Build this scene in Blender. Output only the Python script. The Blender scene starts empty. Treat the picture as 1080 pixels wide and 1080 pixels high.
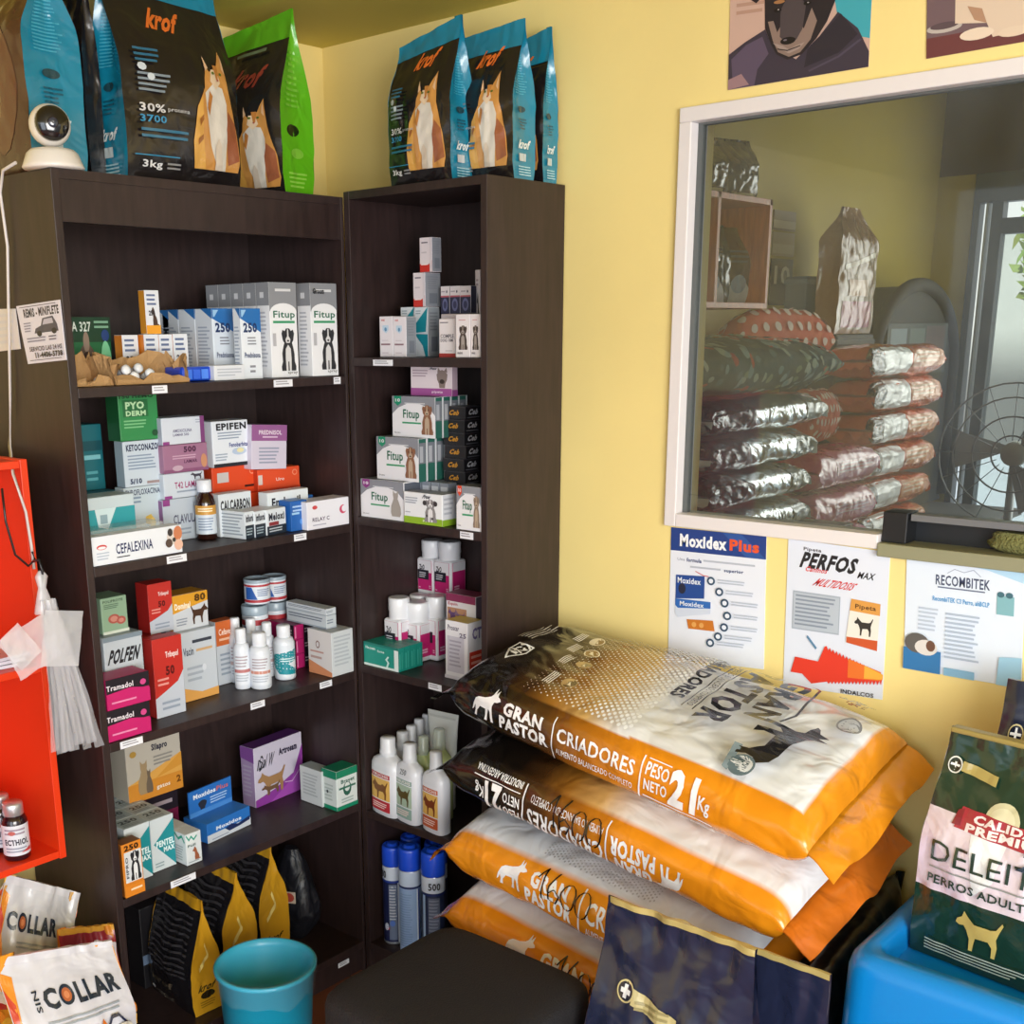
import bpy, math, random
import numpy as np
from mathutils import Vector, Matrix, noise
from mathutils.geometry import tessellate_polygon
random.seed(7)
SC = bpy.context.scene
COL = SC.collection
rad = math.radians

# ------------------------------------------------------------------ camera model (1080 x 1080 frame)
CP = dict(f=1240.8373, pitch=.2615, head=.7352, roll=-.0116, c=(-2.0738, -2.2222, 1.532), px=462.7947, py=683.5719)
def _axes():
    h, p, r = CP['head'], CP['pitch'], CP['roll']
    f = np.array([math.cos(h)*math.cos(p), math.sin(h)*math.cos(p), -math.sin(p)])
    x = np.array([math.sin(h), -math.cos(h), 0.0]); u = np.cross(x, f)
    return math.cos(r)*x+math.sin(r)*u, -math.sin(r)*x+math.cos(r)*u, f
CR, CU, CF = _axes(); CC = np.array(CP['c'])
def on(u, v, ax, val):
    """world point on an axis plane that is seen at (u, v)"""
    d = CF+CR*(u-CP['px'])/CP['f']-CU*(v-CP['py'])/CP['f']
    i = 'xyz'.index(ax)
    return CC+d*((val-CC[i])/d[i])
def slide_u(p, d, u):
    n = CP['f']*CR-(u-CP['px'])*CF
    p = np.array(p, float); d = np.array(d, float)
    return p-d*(n@(p-CC))/(n@d)
def slide_v(p, d, v):
    n = -CP['f']*CU-(v-CP['py'])*CF
    p = np.array(p, float); d = np.array(d, float)
    return p-d*(n@(p-CC))/(n@d)
def zoomer(x0, y0, s): return lambda X, Y: (x0+X/s, y0+Y/s)
Z0 = zoomer(0, 0, 1); Z1 = zoomer(60, 280, 3.2727); Z2 = zoomer(70, 410, 3.375); Z3 = zoomer(90, 590, 3.6); Z4 = zoomer(100, 750, 3.6)
Z5 = zoomer(360, 240, 6.353); Z6 = zoomer(360, 380, 5.4); Z7 = zoomer(360, 560, 6.0); Z8 = zoomer(340, 730, 3.857)

# ------------------------------------------------------------------ materials
_mats = {}
def srgb(c):
    if isinstance(c, str):
        c = c.lstrip('#'); c = [int(c[i:i+2], 16)/255 for i in (0, 2, 4)]
    return tuple(x/12.92 if x <= .04045 else ((x+.055)/1.055)**2.4 for x in c)
def mat(col, rough=.45, metal=0, bump=0, bscale=60, coat=0, vary=0, spec=.5):
    key = (col, rough, metal, bump, bscale, coat, vary, spec)
    if key in _mats: return _mats[key]
    m = bpy.data.materials.new('finish'); m.use_nodes = True
    nt = m.node_tree; b = nt.nodes['Principled BSDF']
    c = (*srgb(col), 1)
    b.inputs['Base Color'].default_value = c
    b.inputs['Roughness'].default_value = rough; b.inputs['Metallic'].default_value = metal
    b.inputs['Coat Weight'].default_value = coat; b.inputs['Coat Roughness'].default_value = .15
    b.inputs['Specular IOR Level'].default_value = spec
    if bump or vary:
        tc = nt.nodes.new('ShaderNodeTexCoord')
        nz = nt.nodes.new('ShaderNodeTexNoise'); nz.inputs['Scale'].default_value = bscale; nz.inputs['Detail'].default_value = 2 if bscale < 30 else 4; nz.inputs['Distortion'].default_value = .8 if bscale < 30 else 0
        nt.links.new(tc.outputs['Object'], nz.inputs['Vector'])
        if bump:
            bp = nt.nodes.new('ShaderNodeBump'); bp.inputs['Strength'].default_value = bump; bp.inputs['Distance'].default_value = .02 if bscale < 30 else .01
            nt.links.new(nz.outputs['Fac'], bp.inputs['Height']); nt.links.new(bp.outputs['Normal'], b.inputs['Normal'])
        if vary:
            mx = nt.nodes.new('ShaderNodeMix'); mx.data_type = 'RGBA'; mx.blend_type = 'MULTIPLY'
            mx.inputs[0].default_value = vary; mx.inputs[6].default_value = c
            nt.links.new(nz.outputs['Color'], mx.inputs[7]); nt.links.new(mx.outputs[2], b.inputs['Base Color'])
    _mats[key] = m
    return m
def card(col): return mat(col, .42)
def plastic(col, rough=.3): return mat(col, rough, coat=.2)
def film(col, rough=.28): return mat(col, rough*.85, bump=.5, bscale=13, coat=.6)
def attr_film(rough=.28, bump=.35, metal=0):
    key = ('attr', rough, bump, metal)
    if key in _mats: return _mats[key]
    m = bpy.data.materials.new('printed_film'); m.use_nodes = True
    nt = m.node_tree; b = nt.nodes['Principled BSDF']
    a = nt.nodes.new('ShaderNodeAttribute'); a.attribute_name = 'print'
    nt.links.new(a.outputs['Color'], b.inputs['Base Color'])
    b.inputs['Roughness'].default_value = rough; b.inputs['Coat Weight'].default_value = .5; b.inputs['Coat Roughness'].default_value = .12
    b.inputs['Metallic'].default_value = metal
    tc = nt.nodes.new('ShaderNodeTexCoord'); nz = nt.nodes.new('ShaderNodeTexNoise'); nz.inputs['Scale'].default_value = 11; nz.inputs['Detail'].default_value = 2; nz.inputs['Distortion'].default_value = 1.0
    bp = nt.nodes.new('ShaderNodeBump'); bp.inputs['Strength'].default_value = bump; bp.inputs['Distance'].default_value = .03
    nt.links.new(tc.outputs['Object'], nz.inputs['Vector']); nt.links.new(nz.outputs['Fac'], bp.inputs['Height']); nt.links.new(bp.outputs['Normal'], b.inputs['Normal'])
    _mats[key] = m
    return m
def clear(col='#ffffff', alpha=.25, rough=.12):
    key = ('clear', col, alpha, rough)
    if key in _mats: return _mats[key]
    m = bpy.data.materials.new('clear_plastic'); m.use_nodes = True
    nt = m.node_tree; b = nt.nodes['Principled BSDF']
    b.inputs['Base Color'].default_value = (*srgb(col), 1); b.inputs['Roughness'].default_value = rough; b.inputs['Alpha'].default_value = alpha
    b.inputs['Specular IOR Level'].default_value = .7
    tc = nt.nodes.new('ShaderNodeTexCoord'); nz = nt.nodes.new('ShaderNodeTexNoise'); nz.inputs['Scale'].default_value = 40
    bp = nt.nodes.new('ShaderNodeBump'); bp.inputs['Strength'].default_value = .3; bp.inputs['Distance'].default_value = .01
    nt.links.new(tc.outputs['Object'], nz.inputs['Vector']); nt.links.new(nz.outputs['Fac'], bp.inputs['Height']); nt.links.new(bp.outputs['Normal'], b.inputs['Normal'])
    _mats[key] = m
    return m

# ------------------------------------------------------------------ mesh collector
class MB:
    def __init__(s): s.v = []; s.f = []; s.m = []; s.mats = []; s.sm = []
    def mi(s, m):
        if m not in s.mats: s.mats.append(m)
        return s.mats.index(m)
    def add(s, vs, fs, m, smooth=False):
        o = len(s.v); s.v += [tuple(map(float, p)) for p in vs]
        k = s.mi(m)
        for f in fs: s.f.append(tuple(i+o for i in f)); s.m.append(k); s.sm.append(smooth)
        return s
    def box(s, lo, hi, m, bev=0):
        x0, y0, z0 = lo; x1, y1, z1 = hi
        if bev <= 0:
            vs = [(x0,y0,z0),(x1,y0,z0),(x1,y1,z0),(x0,y1,z0),(x0,y0,z1),(x1,y0,z1),(x1,y1,z1),(x0,y1,z1)]
            return s.add(vs, [(0,3,2,1),(4,5,6,7),(0,1,5,4),(1,2,6,5),(2,3,7,6),(3,0,4,7)], m)
        b = min(bev, (x1-x0)/2.01, (y1-y0)/2.01, (z1-z0)/2.01)
        import bmesh
        bm = bmesh.new(); r = bmesh.ops.create_cube(bm, size=1)
        for v in bm.verts: v.co = Vector(((x0+x1)/2+v.co.x*(x1-x0), (y0+y1)/2+v.co.y*(y1-y0), (z0+z1)/2+v.co.z*(z1-z0)))
        bmesh.ops.bevel(bm, geom=list(bm.edges), offset=b, segments=2, profile=.5, affect='EDGES')
        bm.verts.index_update()
        s.add([v.co[:] for v in bm.verts], [[v.index for v in f.verts] for f in bm.faces], m); bm.free()
        return s
    def lathe(s, prof, m, seg=24, c=(0,0,0), smooth=True, cap=True):
        vs = []; fs = []
        for r, z in prof:
            for k in range(seg):
                a = 2*math.pi*k/seg; vs.append((c[0]+r*math.cos(a), c[1]+r*math.sin(a), c[2]+z))
        for i in range(len(prof)-1):
            for k in range(seg):
                k2 = (k+1) % seg
                fs.append((i*seg+k, i*seg+k2, (i+1)*seg+k2, (i+1)*seg+k))
        if cap:
            fs.append(tuple(range(seg))[::-1]); fs.append(tuple((len(prof)-1)*seg+k for k in range(seg)))
        return s.add(vs, fs, m, smooth)
    def tube(s, pts, r, m, seg=8, closed=False):
        pts = [Vector(p) for p in pts]; n = len(pts); vs = []; fs = []
        up = Vector((0, 0, 1))
        for i, p in enumerate(pts):
            t = (pts[min(i+1, n-1)]-pts[max(i-1, 0)]).normalized()
            a = t.cross(up)
            if a.length < .05: a = t.cross(Vector((1, 0, 0)))
            a.normalize(); b = a.cross(t)
            rr = r[i] if isinstance(r, (list, tuple)) else r
            for k in range(seg):
                th = 2*math.pi*k/seg; vs.append(p+a*rr*math.cos(th)+b*rr*math.sin(th))
        for i in range(n-1):
            for k in range(seg):
                k2 = (k+1) % seg; fs.append((i*seg+k, i*seg+k2, (i+1)*seg+k2, (i+1)*seg+k))
        fs.append(tuple(range(seg))[::-1]); fs.append(tuple((n-1)*seg+k for k in range(seg)))
        return s.add(vs, fs, m, True)
    def grid(s, P, m, closed_u=False, smooth=True, flip=False):
        """P: array (nu, nv, 3)"""
        nu, nv = P.shape[:2]; fs = []
        for i in range(nu if closed_u else nu-1):
            i2 = (i+1) % nu
            for j in range(nv-1):
                q = (i*nv+j, i2*nv+j, i2*nv+j+1, i*nv+j+1)
                fs.append(q[::-1] if flip else q)
        return s.add(P.reshape(-1, 3), fs, m, smooth)
    def build(s, name, parent=None, loc=None, rz=0, M=None):
        me = bpy.data.meshes.new(name); me.from_pydata(s.v, [], s.f)
        for m in s.mats: me.materials.append(m)
        if s.f:
            me.polygons.foreach_set('material_index', s.m); me.polygons.foreach_set('use_smooth', s.sm)
        me.update()
        o = bpy.data.objects.new(name, me); COL.objects.link(o)
        if parent is not None: o.parent = parent
        if M is not None: o.matrix_local = M
        elif loc is not None: o.location = loc; o.rotation_euler = (0, 0, rz)
        return o
def tag(o, label=None, cat=None, group=None, kind=None):
    if label: o['label'] = label
    if cat: o['category'] = cat
    if group: o['group'] = group
    if kind: o['kind'] = kind
    return o
def root(name, label, cat, loc=(0,0,0), rz=0, group=None, M=None):
    o = bpy.data.objects.new(name, None); COL.objects.link(o); o.empty_display_size = .05
    if M is not None: o.matrix_world = M
    else: o.location = loc; o.rotation_euler = (0, 0, rz)
    return tag(o, label, cat, group)
def copy_tree(o, loc=None, rz=None, label=None, group=None):
    c = o.copy(); COL.objects.link(c)
    if loc is not None: c.location = loc
    if rz is not None: c.rotation_euler = (0, 0, rz)
    if label: c['label'] = label
    if group: c['group'] = group
    for ch in list(o.children):
        d = ch.copy(); COL.objects.link(d); d.parent = c
        for g in list(ch.children):
            e = g.copy(); COL.objects.link(e); e.parent = d
    return c
def tint(o, cols):
    """per-vertex printed colour"""
    a = o.data.color_attributes.new('print', 'FLOAT_COLOR', 'POINT')
    c = np.ones((len(o.data.vertices), 4), np.float32); c[:, :3] = cols
    a.data.foreach_set('color', c.ravel())

# ------------------------------------------------------------------ lettering
_gl = {}
def glyph(ch, w):
    k = (ch, w)
    if k in _gl: return _gl[k]
    cu = bpy.data.curves.new('glyph', 'FONT'); ob = bpy.data.objects.new('glyph', cu)
    cu.resolution_u = 2; cu.size = 1; cu.offset = (0, .022, .045)[w]
    def get(t):
        cu.body = t
        me = bpy.data.meshes.new_from_object(ob)
        v = np.array([x.co[:2] for x in me.vertices]) if len(me.vertices) else np.zeros((0, 2))
        f = [tuple(p.vertices) for p in me.polygons]
        bpy.data.meshes.remove(me); return v, f
    v, f = get(ch)
    if ch == ' ': adv = .3
    else:
        a, _ = get('|'+ch+'|'); b, _ = get('||')
        adv = (a[:, 0].max()-a[:, 0].min())-(b[:, 0].max()-b[:, 0].min())+(.012, .035, .06)[w]
    bpy.data.objects.remove(ob); bpy.data.curves.remove(cu)
    _gl[k] = (v, f, adv)
    return _gl[k]
def text2d(s, w=0):
    V = []; Fc = []; x = 0; n = 0
    for ch in s:
        v, f, adv = glyph(ch, w)
        if len(v):
            V.append(v+[x, 0]); Fc += [tuple(i+n for i in q) for q in f]; n += len(v)
        x += adv
    return (np.vstack(V) if V else np.zeros((0, 2))), Fc
SIL = dict(
 sitdog=[(.30,0),(.28,.25),(.32,.45),(.30,.6),(.22,.66),(.10,.68),(.05,.74),(.15,.80),(.22,.86),(.28,.95),(.36,1),(.42,.93),(.50,.85),(.55,.72),(.60,.55),(.72,.40),(.80,.22),(.82,.08),(.95,.05),(.98,0)],
 standdog=[(0,.62),(.02,.72),(.12,.80),(.16,.95),(.22,.86),(.28,.80),(.40,.70),(.75,.70),(.86,.74),(.97,.95),(1,.9),(.92,.66),(.88,.5),(.91,.3),(.88,0),(.80,0),(.80,.25),(.72,.38),(.45,.36),(.42,.2),(.40,0),(.32,0),(.32,.3),(.25,.5),(.18,.6),(.08,.58)],
 shepherd=[(0,.70),(.03,.76),(.11,.80),(.13,.97),(.19,.84),(.23,1),(.27,.82),(.34,.74),(.52,.66),(.75,.62),(.86,.55),(.95,.35),(1,.12),(.94,.18),(.88,.32),(.86,.18),(.90,0),(.80,0),(.79,.18),(.68,.34),(.47,.34),(.46,.15),(.50,0),(.40,0),(.39,.2),(.36,.38),(.30,.30),(.26,0),(.18,0),(.22,.3),(.24,.5),(.20,.62),(.10,.64)],
 sitcat=[(.2,0),(.12,.15),(.15,.4),(.28,.58),(.33,.68),(.30,.80),(.30,1),(.42,.90),(.56,.90),(.68,1),(.68,.8),(.64,.68),(.74,.55),(.86,.35),(.88,.12),(.80,0)],
 frontdog=[(.12,0),(.10,.10),(.18,.22),(.16,.42),(.24,.58),(.30,.66),(.22,.72),(.16,.88),(.22,.97),(.34,.94),(.42,1),(.60,1),(.68,.94),(.80,.97),(.86,.88),(.80,.72),(.72,.66),(.78,.56),(.84,.40),(.84,.22),(.92,.10),(.90,0)],
 doghead=[(.25,0),(.2,.25),(.05,.45),(0,.75),(.12,.85),(.3,.95),(.5,1),(.7,.95),(.88,.85),(1,.75),(.95,.45),(.8,.25),(.75,0)])
class Art:
    """flat print: layered coloured polygons in the unit square of a face"""
    def __init__(s): s.L = []
    def poly(s, pts, col):
        pts = [(float(a), float(b)) for a, b in pts]
        tri = tessellate_polygon([[Vector((a, b, 0)) for a, b in pts]])
        s.L.append((np.array(pts), [tuple(t) for t in tri], col)); return s
    def r(s, x0, y0, x1, y1, col):
        s.L.append((np.array([(x0,y0),(x1,y0),(x1,y1),(x0,y1)], float), [(0,1,2),(0,2,3)], col)); return s
    def c(s, x, y, rx, ry, col, n=16):
        a = np.arange(n)*2*math.pi/n
        s.L.append((np.c_[x+rx*np.cos(a), y+ry*np.sin(a)], [(0,i,i+1) for i in range(1, n-1)], col)); return s
    def t(s, x0, y0, x1, y1, txt, col, w=1, rot=0, sh=0, mirror=False):
        V, Fc = text2d(txt, w)
        if not len(V): return s
        lo, hi = V.min(0), V.max(0); V = (V-lo)/(np.maximum(hi-lo, 1e-6))
        if sh: V[:, 0] = (V[:, 0]+sh*V[:, 1])/(1+sh)
        if mirror: V[:, 0] = 1-V[:, 0]
        if rot == 90: V = np.c_[1-V[:, 1], V[:, 0]]
        elif rot == -90: V = np.c_[V[:, 1], 1-V[:, 0]]
        elif rot == 180: V = 1-V
        s.L.append((V*[x1-x0, y1-y0]+[x0, y0], Fc, col)); return s
    def sil(s, x0, y0, x1, y1, name, col, flip=False):
        p = np.array(SIL[name]); 
        if flip: p = np.c_[1-p[:, 0], p[:, 1]][::-1]
        return s.poly(p*[x1-x0, y1-y0]+[x0, y0], col)
    def dogf(s, x0, y0, x1, y1, body, chest, muzzle=None):
        X = lambda a: x0+(x1-x0)*a; Y = lambda b: y0+(y1-y0)*b; rx, ry = (x1-x0), (y1-y0)
        s.sil(x0, y0, x1, y1, 'frontdog', body)
        s.poly([(X(a), Y(b)) for a, b in [(.36,.0),(.34,.3),(.36,.52),(.5,.62),(.64,.52),(.66,.3),(.64,0),(.54,0),(.53,.22),(.47,.22),(.46,0)]], chest)
        s.poly([(X(a), Y(b)) for a, b in [(.47,.98),(.46,.82),(.36,.74),(.40,.66),(.60,.66),(.64,.74),(.54,.82),(.53,.98)]], muzzle or chest)
        s.c(X(.5), Y(.71), rx*.06, ry*.025, '#1a1718', 8).c(X(.38), Y(.84), rx*.035, ry*.018, '#15120f', 8).c(X(.62), Y(.84), rx*.035, ry*.018, '#15120f', 8)
        return s
    def lines(s, x0, y0, x1, y1, n, col, seed=0, fill=.45):
        rr = random.Random(seed); h = (y1-y0)/n
        for i in range(n):
            s.r(x0, y1-(i+fill)*h-h*.1, x0+(x1-x0)*rr.uniform(.7, 1), y1-i*h-h*.1, col)
        return s
    def stroke(s, pts, wd, col):
        pts = np.array(pts, float)
        for a, b in zip(pts[:-1], pts[1:]):
            d = b-a; L = np.hypot(*d)+1e-9; n = np.array([-d[1], d[0]])/L*wd/2; e = d/L*wd*.3
            q = [a-n-e, b-n+e, b+n+e, a+n-e]
            s.L.append((np.array(q), [(0,1,2),(0,2,3)], col))
        return s
    def put(s, mb, fn, step=None, off=.00018, matf=card, smooth=False):
        """fn(P[N,2], lift) -> [N,3]; step: longest edge allowed (unit-square measure) before splitting"""
        for k, (V, Fc, col) in enumerate(s.L):
            if step:
                tris = []
                for f in Fc:
                    for i in range(1, len(f)-1): tris.append((f[0], f[i], f[i+1]))
                V, Fc = split_tris(V, tris, step)
            mb.add(fn(V, off*(k+1) if off*(k+1) < .0035 else .0035+1e-5*k), Fc, matf(col), smooth)
def split_tris(V, tris, step):
    V = [tuple(v) for v in V]; out = []; mid = {}
    st = list(tris)
    def m(a, b):
        k = (min(a, b), max(a, b))
        if k not in mid: V.append(((V[a][0]+V[b][0])/2, (V[a][1]+V[b][1])/2)); mid[k] = len(V)-1
        return mid[k]
    while st:
        a, b, c = st.pop()
        d = [math.dist(V[a], V[b]), math.dist(V[b], V[c]), math.dist(V[c], V[a])]
        i = d.index(max(d))
        if d[i] <= step: out.append((a, b, c)); continue
        if i == 1: a, b, c = b, c, a
        elif i == 2: a, b, c = c, a, b
        k = m(a, b); st += [(a, k, c), (k, b, c)]
    return np.array(V), out
def quad_fn(p00, p10, p11, p01):
    p00, p10, p11, p01 = map(lambda p: np.array(p, float), (p00, p10, p11, p01))
    n = np.cross(p10-p00, p01-p00); n /= np.linalg.norm(n)
    def fn(P, h):
        x = P[:, :1]; y = P[:, 1:]
        return (1-x)*(1-y)*p00+x*(1-y)*p10+x*y*p11+(1-x)*y*p01+n*h
    return fn

# ------------------------------------------------------------------ cartons
def carton(name, label, cat, w, d, h, loc, rz, base='#eeeeee', side=None, top=None, front=None, left=None, right=None, lid=None, group=None, frontcol=None, tilt=None):
    """a folded card box, origin at the middle of its base; local -y is its front"""
    mb = MB(); W, D = w/2, d/2
    side = side or base; top = top or base; fc = frontcol or base
    bv = min(w, d, h)*.03
    mb.box((-W, -D, 0), (W, D, h), card(base), bev=bv)
    e = .0002
    mb.add([(-W+bv,-D-e,bv),(W-bv,-D-e,bv),(W-bv,-D-e,h-bv),(-W+bv,-D-e,h-bv)], [(0,1,2,3)], card(fc))
    mb.add([(-W-e,D-bv,bv),(-W-e,-D+bv,bv),(-W-e,-D+bv,h-bv),(-W-e,D-bv,h-bv)], [(0,1,2,3)], card(side))
    mb.add([(W+e,-D+bv,bv),(W+e,D-bv,bv),(W+e,D-bv,h-bv),(W+e,-D+bv,h-bv)], [(0,1,2,3)], card(side))
    mb.add([(-W+bv,-D+bv,h+e),(W-bv,-D+bv,h+e),(W-bv,D-bv,h+e),(-W+bv,D-bv,h+e)], [(0,1,2,3)], card(top))
    if front: front.put(mb, quad_fn((-W,-D-e,0),(W,-D-e,0),(W,-D-e,h),(-W,-D-e,h)))
    if left: left.put(mb, quad_fn((-W-e,D,0),(-W-e,-D,0),(-W-e,-D,h),(-W-e,D,h)))
    if right: right.put(mb, quad_fn((W+e,-D,0),(W+e,D,0),(W+e,D,h),(W+e,-D,h)))
    if lid: lid.put(mb, quad_fn((-W,-D,h+e),(W,-D,h+e),(W,D,h+e),(-W,D,h+e)))
    o = mb.build(name, None, loc, rz)
    if tilt: o.rotation_euler = (tilt[0], tilt[1], rz)
    return tag(o, label, cat, group)
BOXES = {}
def place(Z, X0, X1, Yt, plane, z, wall, Yb=None, Xs=None, dep=None, yaw=0):
    """where a carton stands: its front face spans X0..X1 in the crop and reaches Yt; wall 'a' faces -y, 'b' faces -x"""
    ang = rad(yaw)+(0 if wall == 'a' else -math.pi/2)
    dr = np.array([math.cos(ang), math.sin(ang), 0]); bk = np.array([-math.sin(ang), math.cos(ang), 0])
    ax = np.array([1., 0, 0]) if wall == 'a' else np.array([0, -1., 0])
    u0 = Z(X0, Yt)[0]; u1 = Z(X1, Yt)[0]; vt = Z(X0, Yt)[1]
    if Yb is not None: plane = on(u0, Z(X0, Yb)[1], 'z', z)[1 if wall == 'a' else 0]
    h = .06
    for _ in range(4):
        p0 = np.array([0, plane, z+h/2]) if wall == 'a' else np.array([plane, 0, z+h/2])
        p0 = slide_u(p0, ax, u0)
        h = slide_v(np.array([p0[0], p0[1], z]), (0, 0, 1), vt)[2]-z
    p1 = slide_u(p0, dr, u1); w = float(np.linalg.norm(p1-p0))
    if dep is None:
        us = Z(Xs, Yt)[0]
        src = p0 if Xs < X0 else p1
        q = slide_u(src, bk, us); dep = float(abs((q-src)@bk))
    c = (p0+p1)/2+bk*dep/2
    return w, dep, float(h), (float(c[0]), float(c[1]), z), ang
def carton_at(name, label, Z, X0, X1, Yt, plane, z, wall='a', cat='medicine box', Yb=None, Xs=None, dep=None, yaw=0, **kw):
    w, d, h, loc, ang = place(Z, X0, X1, Yt, plane, z, wall, Yb, Xs, dep, yaw)
    o = carton(name, label, cat, w, d, h, loc, ang, **kw)
    o['box_size'] = [w, d, h]
    return o
def top_of(o): return o.location.z+o['box_size'][2]+.0008
def row_behind(o, n, gap=.0008, group=None, labels=None, sign=1):
    """copies of a carton set one behind another"""
    d = o['box_size'][1]; a = o.rotation_euler.z; out = []
    for k in range(1, n+1):
        c = o.copy(); COL.objects.link(c)
        c.location = o.location+Vector((-math.sin(a), math.cos(a), 0))*((d+gap)*k*sign)
        if labels: c['label'] = labels[k-1]
        if group: c['group'] = group; o['group'] = group
        out.append(c)
    return out
def row_beside(o, n, gap=.0008, group=None, labels=None):
    d = o['box_size'][0]; a = o.rotation_euler.z; out = []
    for k in range(1, n+1):
        c = o.copy(); COL.objects.link(c)
        c.location = o.location+Vector((math.cos(a), math.sin(a), 0))*((d+gap)*k)
        if labels: c['label'] = labels[k-1]
        if group: c['group'] = group; o['group'] = group
        out.append(c)
    return out
def nz(x, y, z): return noise.noise(Vector((x, y, z)))
# ------------------------------------------------------------------ the setting
def wall_mat(col, name, bump=.12, patch=.12):
    m = bpy.data.materials.new(name); m.use_nodes = True; nt = m.node_tree; b = nt.nodes['Principled BSDF']
    tc = nt.nodes.new('ShaderNodeTexCoord')
    n1 = nt.nodes.new('ShaderNodeTexNoise'); n1.inputs['Scale'].default_value = 1.7; n1.inputs['Detail'].default_value = 3
    n2 = nt.nodes.new('ShaderNodeTexNoise'); n2.inputs['Scale'].default_value = 90; n2.inputs['Detail'].default_value = 5
    cr = nt.nodes.new('ShaderNodeValToRGB')
    c = srgb(col)
    cr.color_ramp.elements[0].position = .3; cr.color_ramp.elements[1].position = .7
    cr.color_ramp.elements[0].color = (*[x*(1-patch) for x in c], 1); cr.color_ramp.elements[1].color = (*c, 1)
    nt.links.new(tc.outputs['Object'], n1.inputs['Vector']); nt.links.new(tc.outputs['Object'], n2.inputs['Vector'])
    nt.links.new(n1.outputs['Fac'], cr.inputs['Fac']); nt.links.new(cr.outputs['Color'], b.inputs['Base Color'])
    bp = nt.nodes.new('ShaderNodeBump'); bp.inputs['Strength'].default_value = bump; bp.inputs['Distance'].default_value = .004
    nt.links.new(n2.outputs['Fac'], bp.inputs['Height']); nt.links.new(bp.outputs['Normal'], b.inputs['Normal'])
    b.inputs['Roughness'].default_value = .6
    return m
M_WALL = wall_mat('#f6e094', 'yellow_paint')
M_WALL_DIM = wall_mat('#b3a040', 'yellow_paint_dimmed')  # same yellow wall paint, with the far room's dimness put into the colour
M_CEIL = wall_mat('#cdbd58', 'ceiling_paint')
def wood_mat(col, name, rough=.45):
    m = bpy.data.materials.new(name); m.use_nodes = True; nt = m.node_tree; b = nt.nodes['Principled BSDF']
    tc = nt.nodes.new('ShaderNodeTexCoord'); mp = nt.nodes.new('ShaderNodeMapping'); mp.inputs['Scale'].default_value = (9, 9, 1.1)
    n1 = nt.nodes.new('ShaderNodeTexNoise'); n1.inputs['Scale'].default_value = 9; n1.inputs['Detail'].default_value = 6
    cr = nt.nodes.new('ShaderNodeValToRGB'); c = srgb(col)
    cr.color_ramp.elements[0].position = .3; cr.color_ramp.elements[1].position = .75
    cr.color_ramp.elements[0].color = (*[x*.65 for x in c], 1); cr.color_ramp.elements[1].color = (*[x*1.15 for x in c], 1)
    nt.links.new(tc.outputs['Object'], mp.inputs['Vector']); nt.links.new(mp.outputs['Vector'], n1.inputs['Vector'])
    nt.links.new(n1.outputs['Fac'], cr.inputs['Fac']); nt.links.new(cr.outputs['Color'], b.inputs['Base Color'])
    b.inputs['Roughness'].default_value = rough
    return m
M_WOOD = wood_mat('#322423', 'dark_laminate')
M_EDGE = wood_mat('#3e2e2b', 'laminate_edging')
def tile_floor():
    m = bpy.data.materials.new('terracotta_tile'); m.use_nodes = True; nt = m.node_tree; b = nt.nodes['Principled BSDF']
    tc = nt.nodes.new('ShaderNodeTexCoord'); br = nt.nodes.new('ShaderNodeTexBrick')
    br.offset = 0; br.inputs['Scale'].default_value = 1; br.inputs['Brick Width'].default_value = .3; br.inputs['Row Height'].default_value = .3
    br.inputs['Mortar Size'].default_value = .004
    br.inputs['Color1'].default_value = (*srgb('#8a5238'), 1); br.inputs['Color2'].default_value = (*srgb('#7a452f'), 1); br.inputs['Mortar'].default_value = (*srgb('#4a3a30'), 1)
    n1 = nt.nodes.new('ShaderNodeTexNoise'); n1.inputs['Scale'].default_value = 14
    mx = nt.nodes.new('ShaderNodeMix'); mx.data_type = 'RGBA'; mx.blend_type = 'MULTIPLY'; mx.inputs[0].default_value = .4
    nt.links.new(tc.outputs['Object'], br.inputs['Vector']); nt.links.new(tc.outputs['Object'], n1.inputs['Vector'])
    nt.links.new(br.outputs['Color'], mx.inputs[6]); nt.links.new(n1.outputs['Color'], mx.inputs[7]); nt.links.new(mx.outputs[2], b.inputs['Base Color'])
    b.inputs['Roughness'].default_value = .35
    return m
def struct(mb, name, **k): return tag(mb.build(name, **k), kind='structure')
HC = 2.18; WT = .12
struct(MB().box((-4.2, -4.6, -.06), (4.6, .12, 0), tile_floor()), 'floor')
struct(MB().box((-4.2, -4.6, HC), (.04, .12, HC+.08), M_CEIL), 'ceiling')
struct(MB().box((-4.2, 0, 0), (0, WT, HC), M_WALL), 'wall_back')
# the wall with the hatch: pieces round the opening
WY0, WY1, WZ0, WZ1 = -2.35, -.981+.006, 1.154, 1.926        # hatch opening incl. frame
mb = MB()
mb.box((0, WY1, 0), (WT, 0, HC), M_WALL)
mb.box((0, -4.6, 0), (WT, WY0, HC), M_WALL)
mb.box((0, WY0, 0), (WT, WY1, WZ0), M_WALL)
mb.box((0, WY0, WZ1), (WT, WY1, HC), M_WALL)
struct(mb, 'wall_right')
# the room behind the hatch
mb = MB(); mb.box((WT, 0, 0), (4.4, WT, HC), M_WALL_DIM); struct(mb, 'wall_far_room_back')
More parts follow.
